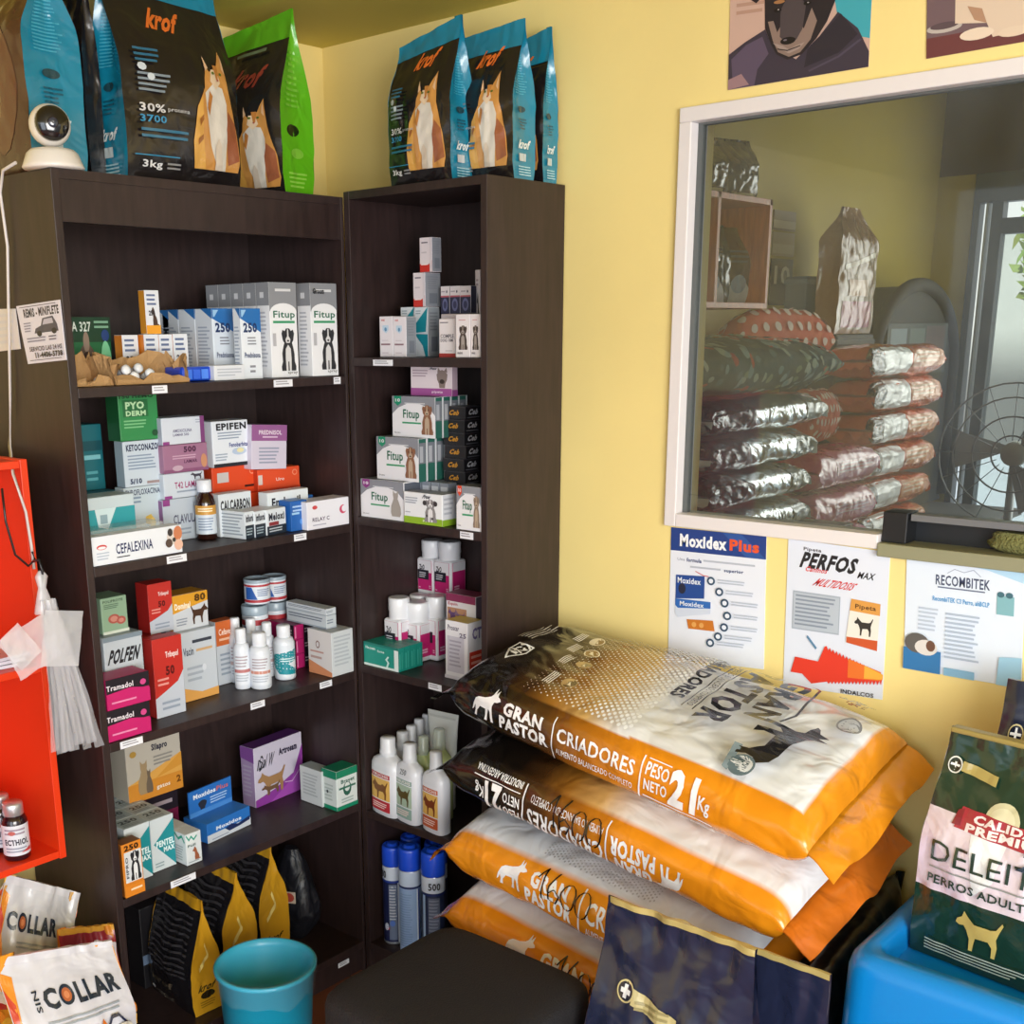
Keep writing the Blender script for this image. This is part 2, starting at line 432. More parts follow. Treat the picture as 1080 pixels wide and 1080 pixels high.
# ------------------------------------------------------------------ the two dark bookcases
ZA = [1.4452, 1.1206, .7764, .4476, .083]
ZB = [1.4834, 1.138, .7939, .4324, .083]
AX0, AX1, AY0 = -.931, -.2525, -.319
BX0, BY0, BY1 = -.2521, -.7105, -.3195
T = .016
def shelf_tag(parent, lo, hi, ax, ink='#9a9aa2'):
    mb = MB(); mb.box(lo, hi, card('#e9ebf2'))
    x0, y0, z0 = lo; x1, y1, z1 = hi; e = .0003
    if ax == 'y': fn = quad_fn((x0, y0-e, z0), (x1, y0-e, z0), (x1, y0-e, z1), (x0, y0-e, z1))
    else: fn = quad_fn((x0-e, y1, z0), (x0-e, y0, z0), (x0-e, y0, z1), (x0-e, y1, z1))
    Art().lines(.1, .2, .9, .85, 2, ink, 3).put(mb, fn)
    mb.build('price_tag', parent)
ca = root('bookcase', 'tall dark brown laminate bookcase against the back wall, webcam on top', 'bookcase')
HA = 1.8094
MB().box((AX0, AY0, 0), (AX0+T, -.004, HA), M_WOOD, .0012).build('side_panel', ca)
MB().box((AX1-.008, AY0, 0), (AX1, -.004, HA), M_WOOD, .0012).build('side_panel', ca)
MB().box((AX0+T, -.010, .06), (AX1-.008, -.004, HA-T), M_WOOD).build('back_panel', ca)
MB().box((AX0+T, AY0+.001, HA-T), (AX1-.008, -.010, HA), M_WOOD).build('top_panel', ca)
MB().box((AX0+T, AY0+.004, HA-.085), (AX1-.008, AY0+.02, HA-T), M_WOOD).build('fascia', ca)
MB().box((AX0+T, AY0+.012, 0), (AX1-.008, AY0+.026, ZA[4]-T), M_WOOD).build('plinth', ca)
tagsA = {0: [(328, 380, 428), (748, 812, 407), (955, 978, 414)], 1: [(357, 427, 612), (810, 853, 530)], 2: [(132, 217, 698), (627, 680, 556), (890, 935, 474)], 3: [(95, 182, 130), (288, 382, 643)], 4: []}
tz = {0: Z1, 1: Z2, 2: Z3, 3: Z4}
for i, z in enumerate(ZA):
    s = MB().box((AX0+T, AY0, z-.018), (AX1-.008, -.010, z), M_WOOD, .001).build('shelf', ca)
    if i < 4:
        # white price strips slid onto the front edge
        for X0, X1, Y in tagsA[i]:
            Zf = tz[i]
            if i == 3 and Y == 130: continue
            u0, v0 = Zf(X0, Y); u1, _ = Zf(X1, Y)
            xa = slide_u((0, AY0, z-.009), (1, 0, 0), u0)[0]; xb = slide_u((0, AY0, z-.009), (1, 0, 0), u1)[0]
            shelf_tag(s, (xa, AY0-.0012, z-.0165), (xb, AY0-.0002, z-.002), 'y')
    else:
        xa = slide_u((0, AY0, z-.04), (1, 0, 0), 360)[0]; xb = slide_u((0, AY0, z-.04), (1, 0, 0), 371)[0]
        shelf_tag(s, (xa, AY0+.0095, z-.045), (xb, AY0+.011, z-.033), 'y')
cb_ = root('bookcase', 'narrower dark brown laminate bookcase against the yellow wall beside the hatch', 'bookcase')
HB = 1.82
MB().box((BX0, BY1-T, 0), (-.003, BY1, HB), M_WOOD, .0012).build('side_panel', cb_)
MB().box((BX0, BY0, 0), (-.003, BY0+T, HB), M_WOOD, .0012).build('side_panel', cb_)
MB().box((-.009, BY0+T, .06), (-.003, BY1-T, HB-T), M_WOOD).build('back_panel', cb_)
MB().box((BX0+.001, BY0+T, HB-T), (-.009, BY1-T, HB), M_WOOD).build('top_panel', cb_)
MB().box((BX0+.012, BY0+T, 0), (BX0+.026, BY1-T, ZB[4]-T), M_WOOD).build('plinth', cb_)
tagsB = {0: (Z5, 215, 345, 888), 1: (Z6, 678, 752, 1005), 2: (Z7, 553, 635, 980)}
for i, z in enumerate(ZB):
    s = MB().box((BX0, BY0+T, z-.018), (-.009, BY1-T, z), M_WOOD, .001).build('shelf', cb_)
    if i in tagsB:
        Zf, X0, X1, Y = tagsB[i]
        ya = slide_u((BX0, 0, z-.009), (0, -1, 0), Zf(X0, Y)[0])[1]; yb = slide_u((BX0, 0, z-.009), (0, -1, 0), Zf(X1, Y)[0])[1]
        if i == 0: shelf_tag(s, (BX0-.0012, yb, z-.0165), (BX0-.0002, ya, z-.004), 'x')
        else: shelf_tag(s, (BX0-.0012, yb, z-.0165), (BX0-.0002, ya, z-.002), 'x')
# ------------------------------------------------------------------ cartons on the back-wall bookcase
INK, GREY, BLUE, TEAL, PINK, ORG, RED, GRN = '#23252e', '#8d9099', '#2a6fb5', '#1d8f9c', '#c2236f', '#e8861f', '#c8322c', '#2d8a57'
WHT = '#e6e9f0'
E_ = .001
def B(Z, X0, X1, Yt, pl, z, label, wall='a', name='medicine_box', cat='medicine box', **kw):
    return carton_at(name, label, Z, X0, X1, Yt, pl, z+E_, wall, cat, **kw)
# --- first shelf
z = ZA[0]
a = Art().r(0, .62, 1, 1, '#173f2b').t(.05, .78, .55, .93, 'EA 327', '#dfe9e2', 1).c(.42, .3, .2, .3, '#5b4a40').c(.42, .62, .07, .16, '#8f7b6c').c(.42, .28, .12, .2, '#3c2a26').c(.86, .72, .09, .09, '#1f3f7c').c(.85, .3, .12, .34, '#7fd0a0').lines(.62, .8, .95, .95, 2, '#7fae93', 2)
B(Z1, 38, 190, 178, -.13, z, 'dark green carton at the end of the top shelf behind torn cardboard trays', base='#1d6a40', front=a, dep=.1)
dg = Art().r(0, 0, 1, .16, '#f0a32c').lines(.12, .6, .9, .92, 3, '#5f6f96', 4).sil(.3, .12, .85, .5, 'sitdog', '#5b3d2e').t(.15, .42, .85, .55, '250', INK, 2)
f0 = B(Z1, 230, 285, 240, -.17, z, 'orange and white carton at the start of the row behind the torn trays', base=WHT, side=ORG, front=dg, Xs=203)
f1 = B(Z1, 305, 355, 238, -.185, z, 'orange and white carton in the row, bearing the lone upright carton', base=WHT, side=ORG, front=dg, Xs=285)
B(Z1, 357, 403, 238, -.185, z, 'third orange and white carton of the row behind the torn trays', base=WHT, side=ORG, front=dg, dep=.05)
B(Z1, 405, 455, 236, -.185, z, 'last orange and white carton of the row, beside the blue topped cartons', base=WHT, side=ORG, front=dg, dep=.05)
dg2 = Art().r(0, 0, 1, .2, '#f0a32c').lines(.12, .62, .9, .92, 3, '#5f6f96', 4).sil(.3, .2, .9, .62, 'sitdog', '#4d372e').t(.2, .42, .62, .54, '250', INK, 2)
B(Z1, 306, 355, 85, -.185, top_of(f1)-E_, 'small orange and white carton standing alone on top of its row', base=WHT, side='#e39a30', front=dg2, Xs=285)
e2 = Art().poly([(0,1),(1,1),(1,.66),(0,.86)], BLUE).poly([(.05,.98),(.3,.98),(.1,.88),(.05,.88)], '#9cc7ea').t(.12, .66, .8, .8, '250', '#1d3566', 2).lines(.3, .47, .75, .6, 3, GREY, 5).t(.12, .3, .9, .38, 'Prednisona', '#3a4a70', 1).lines(.35, .06, .7, .2, 2, GREY, 7)
e2s = Art().poly([(.35,1),(1,1),(1,.85)], BLUE).lines(.15, .15, .85, .75, 12, '#aab8cc', 8)
p1 = B(Z1, 540, 615, 148, -.215, z, 'blue and white carton, front of its file of four on the top shelf', base='#dfe8f2', front=e2, left=e2s, Xs=482)
row_behind(p1, 3, group='blue and white cartons filed one behind another', labels=['blue and white carton second in its file on the top shelf', 'blue and white carton third in its file on the top shelf', 'blue and white carton at the back of its file on the top shelf'])
B(Z1, 637, 706, 148, -.285, z, 'blue and white carton standing against the tall grey capped dog cartons', base='#e6edf5', front=e2, left=e2s, Xs=612)
fu = Art().r(0, .70, 1, 1, '#8d9096').c(.5, .69, .49, .095, '#eceef2', 24).t(.12, .61, .92, .705, 'Fitup', '#2b6b52', 1).r(.1, .575, .9, .60, '#3a9a6a').dogf(.28, .07, .95, .52, '#2e2f33', '#d9d9da').lines(.06, .2, .18, .5, 1, '#b9b9bf').lines(.2, .88, .8, .94, 1, '#d8dade').t(.55, .03, .92, .06, 'spray', '#555555', 0)
fus = Art().r(0, .76, 1, 1, '#8d9096').r(.3, .84, .6, .9, '#d9dbe0').lines(.2, .1, .8, .7, 14, '#b9bcc6', 3)
t1 = B(Z1, 737, 830, 57, -.292, z, 'tall grey capped dog carton, front of the file of five', base='#eceef2', front=fu, left=fus, Xs=693)
row_behind(t1, 4, group='tall grey capped dog cartons filed one behind another', labels=['tall grey capped dog carton second in the file', 'tall grey capped dog carton third in the file', 'tall grey capped dog carton fourth in the file', 'tall grey capped dog carton at the back of the file'])
fu2 = Art(); fu2.L = list(fu.L); fu2.t(.08, .885, .5, .945, 'Groom', '#16181d', 2)
B(Z1, 878, 968, 60, -.306, z, 'tall grey capped dog carton with black handwriting, nearest the bookcase corner', base='#eceef2', front=fu2, left=fus, Xs=832)
B(Z1, 543, 648, 346, -.297, z, 'small white carton lying flat on the edge of the top shelf', base='#dfe3ea', front=Art().lines(.1, .2, .9, .8, 3, '#b9bfca', 2), dep=.05)
bt = MB(); w, d, h, loc, ang = place(Z1, 432, 538, 350, -.285, z+E_, 'a', dep=.06)
bt.box((-w/2, -d/2, 0), (w/2, d/2, h), mat('#1747c8', .12, coat=.6), .006)
Art().r(.1, .15, .32, .8, '#3f78ea').r(.36, .15, .58, .8, '#2e62dd').r(.62, .15, .84, .8, '#4d86f0').put(bt, quad_fn((-w/2, -d/2-.0004, 0), (w/2, -d/2-.0004, 0), (w/2, -d/2-.0004, h), (-w/2, -d/2-.0004, h)))
tag(bt.build('pill_case', None, loc, ang), 'glossy blue plastic case beside the torn cardboard tray', 'case')
# torn cardboard trays with syringes
def kraft_tray(label, X0, X1, Yt, pl, dep, seed):
    w, d, h, loc, ang = place(Z1, X0, X1, Yt, pl, z+E_, 'a', dep=dep)
    rr = random.Random(seed); mb = MB(); K = mat('#b08a5c', .85, bump=.3, bscale=120); t = .002
    rim = {}
    def wall(p, q, n=9, lo=.45, hi=1.0):
        p = np.array(p); q = np.array(q); e = (q-p); nrm = np.array([-e[1], e[0]])/np.linalg.norm(e)*t
        P = []
        for i in range(n):
            s = i/(n-1); hh = h*rr.uniform(lo, hi); b = p+e*s; lean = nrm*rr.uniform(-3, 6)
            P.append([(*b, 0), (*(b+lean*.4), hh*.6), (*(b+lean), hh), (*(b+lean+nrm), hh), (*(b+nrm), hh*.5), (*(b+nrm), 0)])
        mb.grid(np.array(P), K, smooth=False)
    W, D = w/2, d/2
    wall((-W, -D), (W, -D), lo=.12, hi=.38); wall((W, -D), (W, D), lo=.6, hi=1.1); wall((W, D), (-W, D), lo=.8, hi=1.15); wall((-W, D), (-W, -D), lo=.6, hi=1.1)
    mb.box((-W, -D, 0), (W, D, .002), K)
    tag(mb.build('cardboard_tray', None, loc, ang), label, 'cardboard tray')
    return w, d, h, loc
tr1 = kraft_tray('torn brown cardboard tray against the end panel of the top shelf', 62, 192, 312, -.295, .07, 3)
tr2 = kraft_tray('torn brown cardboard tray holding white capped syringes on the top shelf', 202, 455, 308, -.297, .075, 5)
sy0 = None
for k, (X, Y, lab) in enumerate([(235, 362, 'white capped syringe standing up in the torn tray, first from the end panel'), (265, 385, 'white capped syringe low at the front of the torn tray'), (278, 356, 'white capped syringe at the back of the torn tray'), (318, 374, 'white capped syringe in the torn tray beside the loose cardboard flap'), (142, 402, 'single white capped syringe in the smaller torn tray')]):
    u, v = Z1(X, Y); yy = -.278 if k != 2 else -.255
    p = on(u, v, 'y', yy)
    g = root('syringe', lab, 'syringe', (p[0], yy, p[2]), group='white capped syringes in the torn trays'); g.rotation_euler = (rad(70), 0, 0)
    MB().lathe([(.0075, -.035), (.0075, -.004), (.007, 0)], clear('#dfe6ee', .75), 14).build('barrel', g)
    MB().lathe([(.0088, -.003), (.0092, .002), (.0088, .007), (.004, .0085)], plastic('#e8ebf0'), 14).build('cap', g)
# --- second shelf
z = ZA[1]
b_ = B(Z2, 62, 138, 207, -.12, z+.071, 'dark teal carton at the dim end of the second shelf', base='#176873', front=Art().r(0, .6, 1, .75, '#0f4d57').lines(.1, .4, .9, .55, 1, '#7fc3cc').lines(.15, .1, .7, .3, 2, '#58a3ad'), dep=.07)
ql = B(Z2, 62, 190, 375, -.15, z, 'flat teal and grey carton under the dark teal one on the second shelf', base='#3a6f7c', front=Art().lines(.1, .3, .8, .8, 3, '#8fb5bd'), dep=.1)
b_.location.z = top_of(ql)
k3 = B(Z2, 212, 345, 355, -.185, z, 'white carton with a yellow flower print under the white antifungal carton', base='#c3d2dc', front=Art().t(.04, .86, .95, .96, 'ENROFLOXACINA', '#27345a', 1).lines(.05, .7, .45, .84, 2, '#7f94ac').c(.62, .42, .13, .1, '#e5c25a', 5).c(.7, .36, .08, .1, '#f0d680', 7).stroke([(.35,.3),(.55,.2),(.8,.22),(.95,.3)], .02, '#6f7f9a').lines(.1, .05, .5, .14, 1, '#93a5b8'), Xs=180)
k2 = B(Z2, 205, 342, 190, -.185, top_of(k3)-E_, 'white antifungal carton with bold black heading, under the green carton', base='#c9d6e2', side='#9fb2c0', front=Art().t(.08, .78, .96, .93, 'KETOCONAZOL', '#1f2c50', 2).lines(.1, .35, .9, .7, 5, '#8a9cb4', 3).t(.12, .06, .42, .18, '5/10', '#27345a', 2).r(.55, .04, .98, .1, '#a08c8c'), Xs=175)
B(Z2, 188, 326, 18, -.185, top_of(k2)-E_, 'green carton on top of the stack with white antifungal cartons', base='#2f8a4c', side='#1d5c33', front=Art().r(.1, .5, .75, .86, '#226b3b').t(.17, .66, .65, .82, 'PYO', '#bfe3b4', 2).t(.17, .52, .68, .63, 'DERM', '#bfe3b4', 2).t(.02, .89, .9, .98, '150 HEMO', '#123a20', 2).lines(.1, .24, .7, .44, 3, '#7fc38a').c(.88, .14, .08, .07, '#1a4f2c'), Xs=143)
B(Z2, 80, 247, 392, -.235, z, 'white carton with a large teal panel, lying in front of the stacks', base='#c4d3da', front=Art().r(.0, 0, 1, .8, '#2b98a2').poly([(.15,.8),(.6,.8),(.4,.45),(.2,.5)], '#cfe3e8').r(.25, .55, .4, .7, '#8fa9b5').stroke([(.1,.15),(.3,.3),(.5,.2),(.7,.28)], .03, '#46566a'), dep=.06)
mb = MB(); w, d, h, loc, ang = place(Z2, 88, 350, 478, -.285, z+E_, 'a', dep=.055)
mb.box((-w/2, -d/2, 0), (w/2, d/2, h*.8), clear('#dfe8ea', .3), .004); 
rr = random.Random(4)
for k in range(9): mb.lathe([(.004, 0), (.004, h*.55)], mat(rr.choice(['#c9b24a', '#8fa0a8', '#d8dde2', '#b88f4a']), .3), 8, (rr.uniform(-w/2+.01, w/2-.01), rr.uniform(-.015, .015), .004))
tag(mb.build('blister_pack', None, loc, ang), 'clear plastic pack of small vials behind the long white antibiotic carton', 'blister pack')
B(Z2, 93, 411, 531, -.313, z, 'long white antibiotic carton with a calico cat at the shelf edge', base='#e3e8f0', front=Art().t(.25, .3, .66, .66, 'CEFALEXINA', '#1d2c5c', 1).c(.1, .62, .055, .09, '#c8484a').c(.1, .6, .045, .05, '#e8ebf0', 9).lines(.04, .15, .18, .45, 3, '#b5c0d0').lines(.25, .14, .4, .22, 1, INK).c(.88, .6, .06, .28, '#d8cfc8').c(.95, .72, .05, .26, '#c77b54').c(.86, .78, .03, .14, '#3a3230').c(.84, .4, .04, .16, '#55443c').c(.95, .3, .05, .2, '#e2b6a0').c(.9, .5, .02, .08, '#3a3230'), dep=.03)
c4 = B(Z2, 347, 470, 398, -.2, z, 'white and purple antibiotic carton at the bottom of its stack of four', base='#bcc7d4', side='#8a5d90', front=Art().t(.28, .4, .98, .62, 'CLAVULA', '#4a4a66', 1).r(0, .85, .2, 1, '#8f3f86').lines(.1, .1, .8, .3, 2, '#93a0b2'), dep=.06)
c3 = B(Z2, 347, 492, 306, -.2, top_of(c4)-E_, 'white carton with pink heading, second from the bottom of its stack', base='#ccd5e0', front=Art().t(.26, .38, .92, .64, 'T42 LAMAR', '#a0356c', 1).sil(.66, .68, .95, .98, 'standdog', '#3d3a48').r(0, .0, .18, .12, '#8f3f86').lines(.3, .15, .8, .3, 1, '#93a0b2'), dep=.06)
c2 = B(Z2, 345, 503, 204, -.2, top_of(c3)-E_, 'mauve carton with a cat print, third up in its stack', base='#a0718f', front=Art().t(.46, .7, .74, .92, '500', '#4b1c40', 2).lines(.2, .45, .75, .62, 2, '#c9a4bb').t(.45, .32, .75, .44, 'LAMAR', '#5d2c52', 1).r(0, .0, 1, .12, '#8a5478').c(.9, .35, .07, .25, '#c98e6a').c(.3, .16, .12, .1, '#c3a6b8'), dep=.06)
B(Z2, 340, 490, 106, -.2, top_of(c2)-E_, 'white carton with a purple end on top of the mauve carton', base='#d5dce6', side='#b6b9cc', front=Art().t(.25, .44, .7, .56, 'AMOXICILINA', '#4f4a78', 1).t(.25, .3, .62, .4, 'LAMAR 500', '#4f4a78', 1).lines(.8, .72, .96, .9, 2, '#a9b0c2').r(.9, 0, 1, 1, '#7d3f78').r(0, 0, .15, .12, '#8f3f86'), dep=.06)
o3 = B(Z2, 560, 755, 384, -.185, z, 'red orange carton lowest of three, half hidden by small white cartons', base='#d4451d', front=Art().lines(.2, .2, .8, .6, 2, '#f0a080'), dep=.08)
zt_ = top_of(o3)
o1 = B(Z2, 520, 680, 283, -.175, zt_-E_, 'red orange carton lying under the white anti-seizure carton', base='#dd4a20', top='#e8622c', side='#c23d1a', front=Art().c(.88, .78, .06, .14, '#f0a080', 10).c(.88, .78, .045, .1, '#dd4a20', 10).lines(.7, .12, .95, .3, 1, '#3a1408').r(0, .0, 1, .1, '#c23d1a').r(.1, .45, .35, .8, '#c9c4c4'), dep=.075)
o2 = B(Z2, 682, 830, 290, -.19, zt_-E_, 'red orange carton beside its twin, under the leaning purple topped carton', base='#e2512a', top='#ec6a36', side='#c23d1a', front=Art().c(.88, .72, .06, .14, '#f0a080', 10).c(.88, .72, .045, .1, '#e2512a', 10).t(.42, .4, .62, .55, 'Uro', '#f3d8d0', 1).r(0, 0, 1, .1, '#c23d1a').r(0, .3, .1, .75, '#d9c9c4'), dep=.075)
B(Z2, 520, 648, 118, -.185, top_of(o1)-E_, 'square white anti-seizure carton with bold black heading', base='#e4eaf2', front=Art().t(.12, .8, .95, .95, 'EPIFEN', '#15171f', 2).lines(.15, .58, .85, .76, 3, '#94a2b6').t(.45, .42, .98, .52, 'Fenobarbital', '#2b3a86', 1).c(.72, .32, .2, .08, '#b9c9e0').c(.75, .34, .1, .05, '#e6dfae').r(0, 0, 1, .08, '#23262e').lines(.05, .12, .4, .3, 3, '#a0aec0'), dep=.05)
B(Z2, 655, 780, 134, -.2, top_of(o2)-E_, 'white carton with purple top band leaning above the red orange carton', base='#d6cfe0', front=Art().r(0, .64, 1, 1, '#9a5f96').t(.2, .78, .85, .88, 'PREDNISOL', '#f0e4f0', 1).lines(.3, .68, .75, .75, 1, '#e0c8de').lines(.2, .1, .8, .5, 5, '#9aa0b6'), dep=.045, tilt=(0, rad(4), 0))
B(Z2, 545, 660, 378, -.235, z, 'small white carton with black print behind the row of thin cartons', base='#d5dde4', front=Art().t(.05, .6, .95, .85, 'CALCARBON', '#23252e', 2).lines(.1, .15, .6, .5, 2, '#7c8698').c(.78, .3, .12, .14, '#c98066'), dep=.03)
B(Z2, 718, 862, 372, -.262, z, 'small white carton with dark print behind the blue cartons', base='#dfe6ea', front=Art().t(.1, .55, .8, .85, 'Enalapril', '#23252e', 2).lines(.1, .15, .9, .4, 2, '#7c8698'), dep=.03)
im = Art().r(0, 0, 1, .5, '#1f2a36').t(.08, .62, .92, .9, 'Imfluoral', '#1c2230', 2).lines(.1, .1, .8, .4, 3, '#9fb0ba')
i1 = B(Z2, 637, 668, 440, -.3, z, 'thin white and black carton, first of the row lying at the shelf edge', base='#dbe3ea', front=im, left=Art().lines(.02, .08, .98, .92, 7, '#9aa5b2'), Xs=535, yaw=8)
im2 = B(Z2, 672, 710, 438, -.3, z, 'thin white and black carton between two alike at the shelf edge', base='#dbe3ea', front=im, dep=.05, yaw=8)
B(Z2, 714, 782, 432, -.3, z, 'white and black carton at the end of the row at the shelf edge', base='#dbe3ea', front=Art().r(0, 0, 1, .35, '#1f2a36').t(.1, .55, .9, .85, 'Meloxi', '#1c2230', 2).r(.1, .36, .6, .5, '#8c2f34').lines(.1, .08, .8, .28, 2, '#c5ced6'), dep=.06, yaw=8)
bl = Art().r(.05, .55, .5, .62, '#9cc7ea').lines(.1, .6, .9, .85, 2, '#a9c8ee').c(.7, .3, .2, .12, '#5b95dd')
B(Z2, 800, 858, 402, -.3, z, 'blue carton at the shelf edge beside the white carton with a red moon', base='#1f5fae', top='#3b7cc8', front=bl, Xs=757)
b2_ = B(Z2, 800, 880, 388, -.245, z, 'blue carton set behind the other blue carton on the second shelf', base='#2a68b4', top='#4a86cc', front=bl, Xs=760)
B(Z2, 857, 1006, 405, -.3175, z, 'white carton with a red crescent emblem at the corner end of the second shelf', base='#e6e6ee', front=Art().t(.12, .28, .52, .42, 'RELAY C', '#4a3a58', 1).c(.85, .58, .085, .16, '#c9486a').c(.88, .6, .06, .12, '#e6e6ee').c(.18, .78, .06, .07, '#c8484a').lines(.12, .1, .45, .18, 1, '#aaaabc'), dep=.05)
# brown syrup bottle
def bottle(name, label, cat, Z, Xc, Yb, Yt, wpx, z, prof, pl=None, wall='a', group=None, parts=(), face=-1.0):
    """prof(R, H) -> list of (part name, profile, material, art or None); stands at the pixel column Xc of a crop"""
    u = Z(Xc, Yb)[0]
    if pl is None: c = on(u, Z(Xc, Yb)[1], 'z', z)
    else:
        c = np.array([0, pl, z]) if wall == 'a' else np.array([pl, 0, z]); c = slide_u(c, (1, 0, 0) if wall == 'a' else (0, -1, 0), u)
    c[2] = z
    zt = slide_v(c, (0, 0, 1), Z(Xc, Yt)[1])[2]; H = zt-z
    q = slide_u(c, CR, Z(Xc+wpx/2, Yb)[0]); Rr = float(np.linalg.norm(q-c))
    g = root(name, label, cat, (float(c[0]), float(c[1]), z+E_), math.atan2(CC[1]-c[1], CC[0]-c[0]), group)
    for pn, pf, m, art in prof(Rr, H):
        mb = MB().lathe(pf, m, 28)
        if art:
            ar, r, z0, z1, span = art
            def fn(P, h, r=r, z0=z0, z1=z1, span=span):
                a = (P[:, 0]-.5)*span; return np.c_[(r+h)*np.cos(a), (r+h)*np.sin(a), z0+(z1-z0)*P[:, 1]]
            ar.put(mb, fn, step=.12)
        mb.build(pn, g)
    g['box_size'] = [Rr*2, Rr*2, H]
    return g
def syrup(R, H):
    A = Art().r(0, 0, 1, .68, '#cfdae6').r(0, .68, 1, 1, '#c9933a').lines(.2, .76, .8, .92, 2, '#fff0d0').lines(.2, .1, .8, .58, 5, '#8798b4')
    return [('bottle_body', [(R*.92, 0), (R, .003), (R, H*.62), (R*.8, H*.72), (R*.5, H*.78), (R*.48, H*.84)], mat('#2a120c', .1, coat=.6), (A, R*1.005, H*.1, H*.58, 2.6)),
            ('bottle_cap', [(R*.68, H*.8), (R*.7, H*.81), (R*.7, H*.99), (R*.62, H)], plastic('#dfe3ec'), None)]
bottle('medicine_bottle', 'amber glass syrup bottle with white cap on the second shelf', 'bottle', Z2, 502, 500, 325, 74, z, syrup, pl=-.225)
# --- third shelf
z = ZA[2]
pk = Art().poly([(0,0),(1,0),(1,.45),(.6,.58),(0,.5)], '#c41f6c').r(0, .5, 1, 1, '#1d1822').poly([(0,0),(1,0),(1,.45),(.55,.6),(0,.52)], '#c41f6c').t(.0, .62, .62, .8, 'Tramadol', '#e6dfe8', 1).c(.85, .68, .07, .1, '#d0488a').lines(.1, .12, .7, .25, 1, '#e28ab4')
pk2 = B(Z3, 82, 246, 580, -.312, z, 'magenta and black carton at the bottom of its stack of two', base='#b81c62', front=pk, dep=.055)
pk1 = B(Z3, 80, 243, 462, -.312, top_of(pk2)-E_, 'magenta and black carton on top of an identical one', base='#b81c62', front=pk, dep=.055)
pf = B(Z3, 80, 226, 374, -.25, z+.055, 'white carton with bold black heading behind the magenta pair', base='#bfc9d2', top='#8fa0ac', front=Art().t(.06, .4, .95, .72, 'POLFEN', '#1b1d24', 2, sh=.15).r(0, .9, 1, 1, '#7f8f9c').lines(.1, .08, .8, .28, 2, '#8a98a6'), dep=.1)
pf.location.z = top_of(pk2)+.02
pb = B(Z3, 62, 228, 480, -.24, z, 'grey carton lowest behind the magenta stack', base='#7d8890', dep=.1, front=Art().lines(.1, .2, .8, .7, 3, '#a9b4bc'))
pf.location.z = top_of(pb)
B(Z3, 62, 160, 152, -.23, top_of(pf)-E_, 'pale green carton with a red ring print, topmost at the end panel', base='#8fae92', front=Art().t(.08, .86, .85, .93, 'POLIPROTE', '#2a4636', 1).lines(.1, .68, .7, .82, 3, '#54705c').c(.45, .4, .22, .13, '#b05a50').c(.45, .4, .14, .08, '#c98a7c').c(.72, .33, .18, .11, '#b05a50').c(.72, .33, .1, .06, '#c98a7c').r(0, 0, 1, .08, '#d5dccf'), dep=.06)
tb = Art().r(0, 0, 1, 1, '#c3cad6').poly([(0,1),(1,1),(1,.55),(.8,.42),(.35,.32),(0,.25)], '#c23028').t(.42, .72, .86, .82, 'Tribepol', '#f3e6e4', 1).t(.4, .52, .7, .64, '50', '#5c1210', 2).lines(.1, .38, .5, .5, 2, '#e59a92').lines(.2, .06, .85, .2, 2, '#96a2b4')
r2 = B(Z3, 262, 372, 308, -.262, z, 'red and white deworming carton standing at the front of the third shelf', base='#b92c26', side='#a02420', front=tb, Xs=228)
r3 = B(Z3, 205, 300, 300, -.2, z, 'plain red carton carrying the upper red and white carton', base='#a02420', dep=.06, front=Art().lines(.2, .3, .8, .8, 4, '#d06a62'))
B(Z3, 241, 330, 98, -.2, top_of(r3)-E_, 'red and white deworming carton standing higher, beside the yellow carton', base='#b92c26', side='#9c211e', front=tb, Xs=195)
w1 = B(Z3, 372, 500, 282, -.215, z, 'white carton with an orange base under the yellow dog carton', base='#c5cdd6', front=Art().poly([(0,0),(1,0),(1,.12),(.5,.1),(0,.2)], '#dba155').lines(.3, .78, .9, .88, 1, '#3a3f4c').lines(.4, .66, .9, .74, 1, '#d0a878').t(.02, .66, .32, .78, 'Vacin', '#4a5568', 1).lines(.1, .25, .6, .5, 3, '#a6b0bc').c(.6, .45, .06, .05, '#d7dde6'), dep=.055)
B(Z3, 332, 465, 142, -.2, top_of(w1)-E_, 'yellow and white carton with a leaping dog, on a white carton', base='#cfd4da', top='#d79a2a', side='#c98a20', front=Art().r(0, .5, 1, 1, '#dfa02c').poly([(0,.5),(1,.5),(1,.72),(.5,.62)], '#cfd4da').t(.06, .6, .5, .78, 'Dominal', '#fbf3dc', 2).t(.62, .74, .94, .95, '80', '#5a3a10', 2).sil(.5, .12, .98, .68, 'standdog', '#4a3020', True).lines(.08, .12, .4, .35, 3, '#8f98a6'), dep=.055)
B(Z3, 500, 570, 240, -.17, z, 'white carton with an orange top band beside the small white bottles', base='#c9d0d8', top='#c8622c', front=Art().r(0, .62, 1, 1, '#cf6830').t(.15, .78, .85, .88, 'Cefavet', '#fbe8dc', 1).lines(.15, .66, .8, .74, 1, '#f0bfa0').lines(.15, .12, .8, .5, 5, '#98a4b2'), Xs=470)
def tub(R, H):
    A = Art().r(0, 0, 1, 1, '#dfe6ef').r(0, .86, 1, .96, '#b5343c').r(0, .06, 1, .2, '#b5343c').poly([(.18,.22),(.5,.22),(.36,.84),(.18,.84)], '#2f5fae').lines(.5, .35, .85, .75, 4, '#7f90b0')
    return [('tub_body', [(R*.97, 0), (R, .002), (R, H*.84), (R*.98, H*.86)], plastic('#dfe6ef'), (A, R*1.004, H*.03, H*.82, 3.1)),
            ('tub_lid', [(R*1.02, H*.85), (R*1.03, H*.86), (R*1.03, H*.97), (R*.98, H*.985), (R*.9, H*.985), (R*.88, H*.965)], plastic('#9fb0bd'), None)]
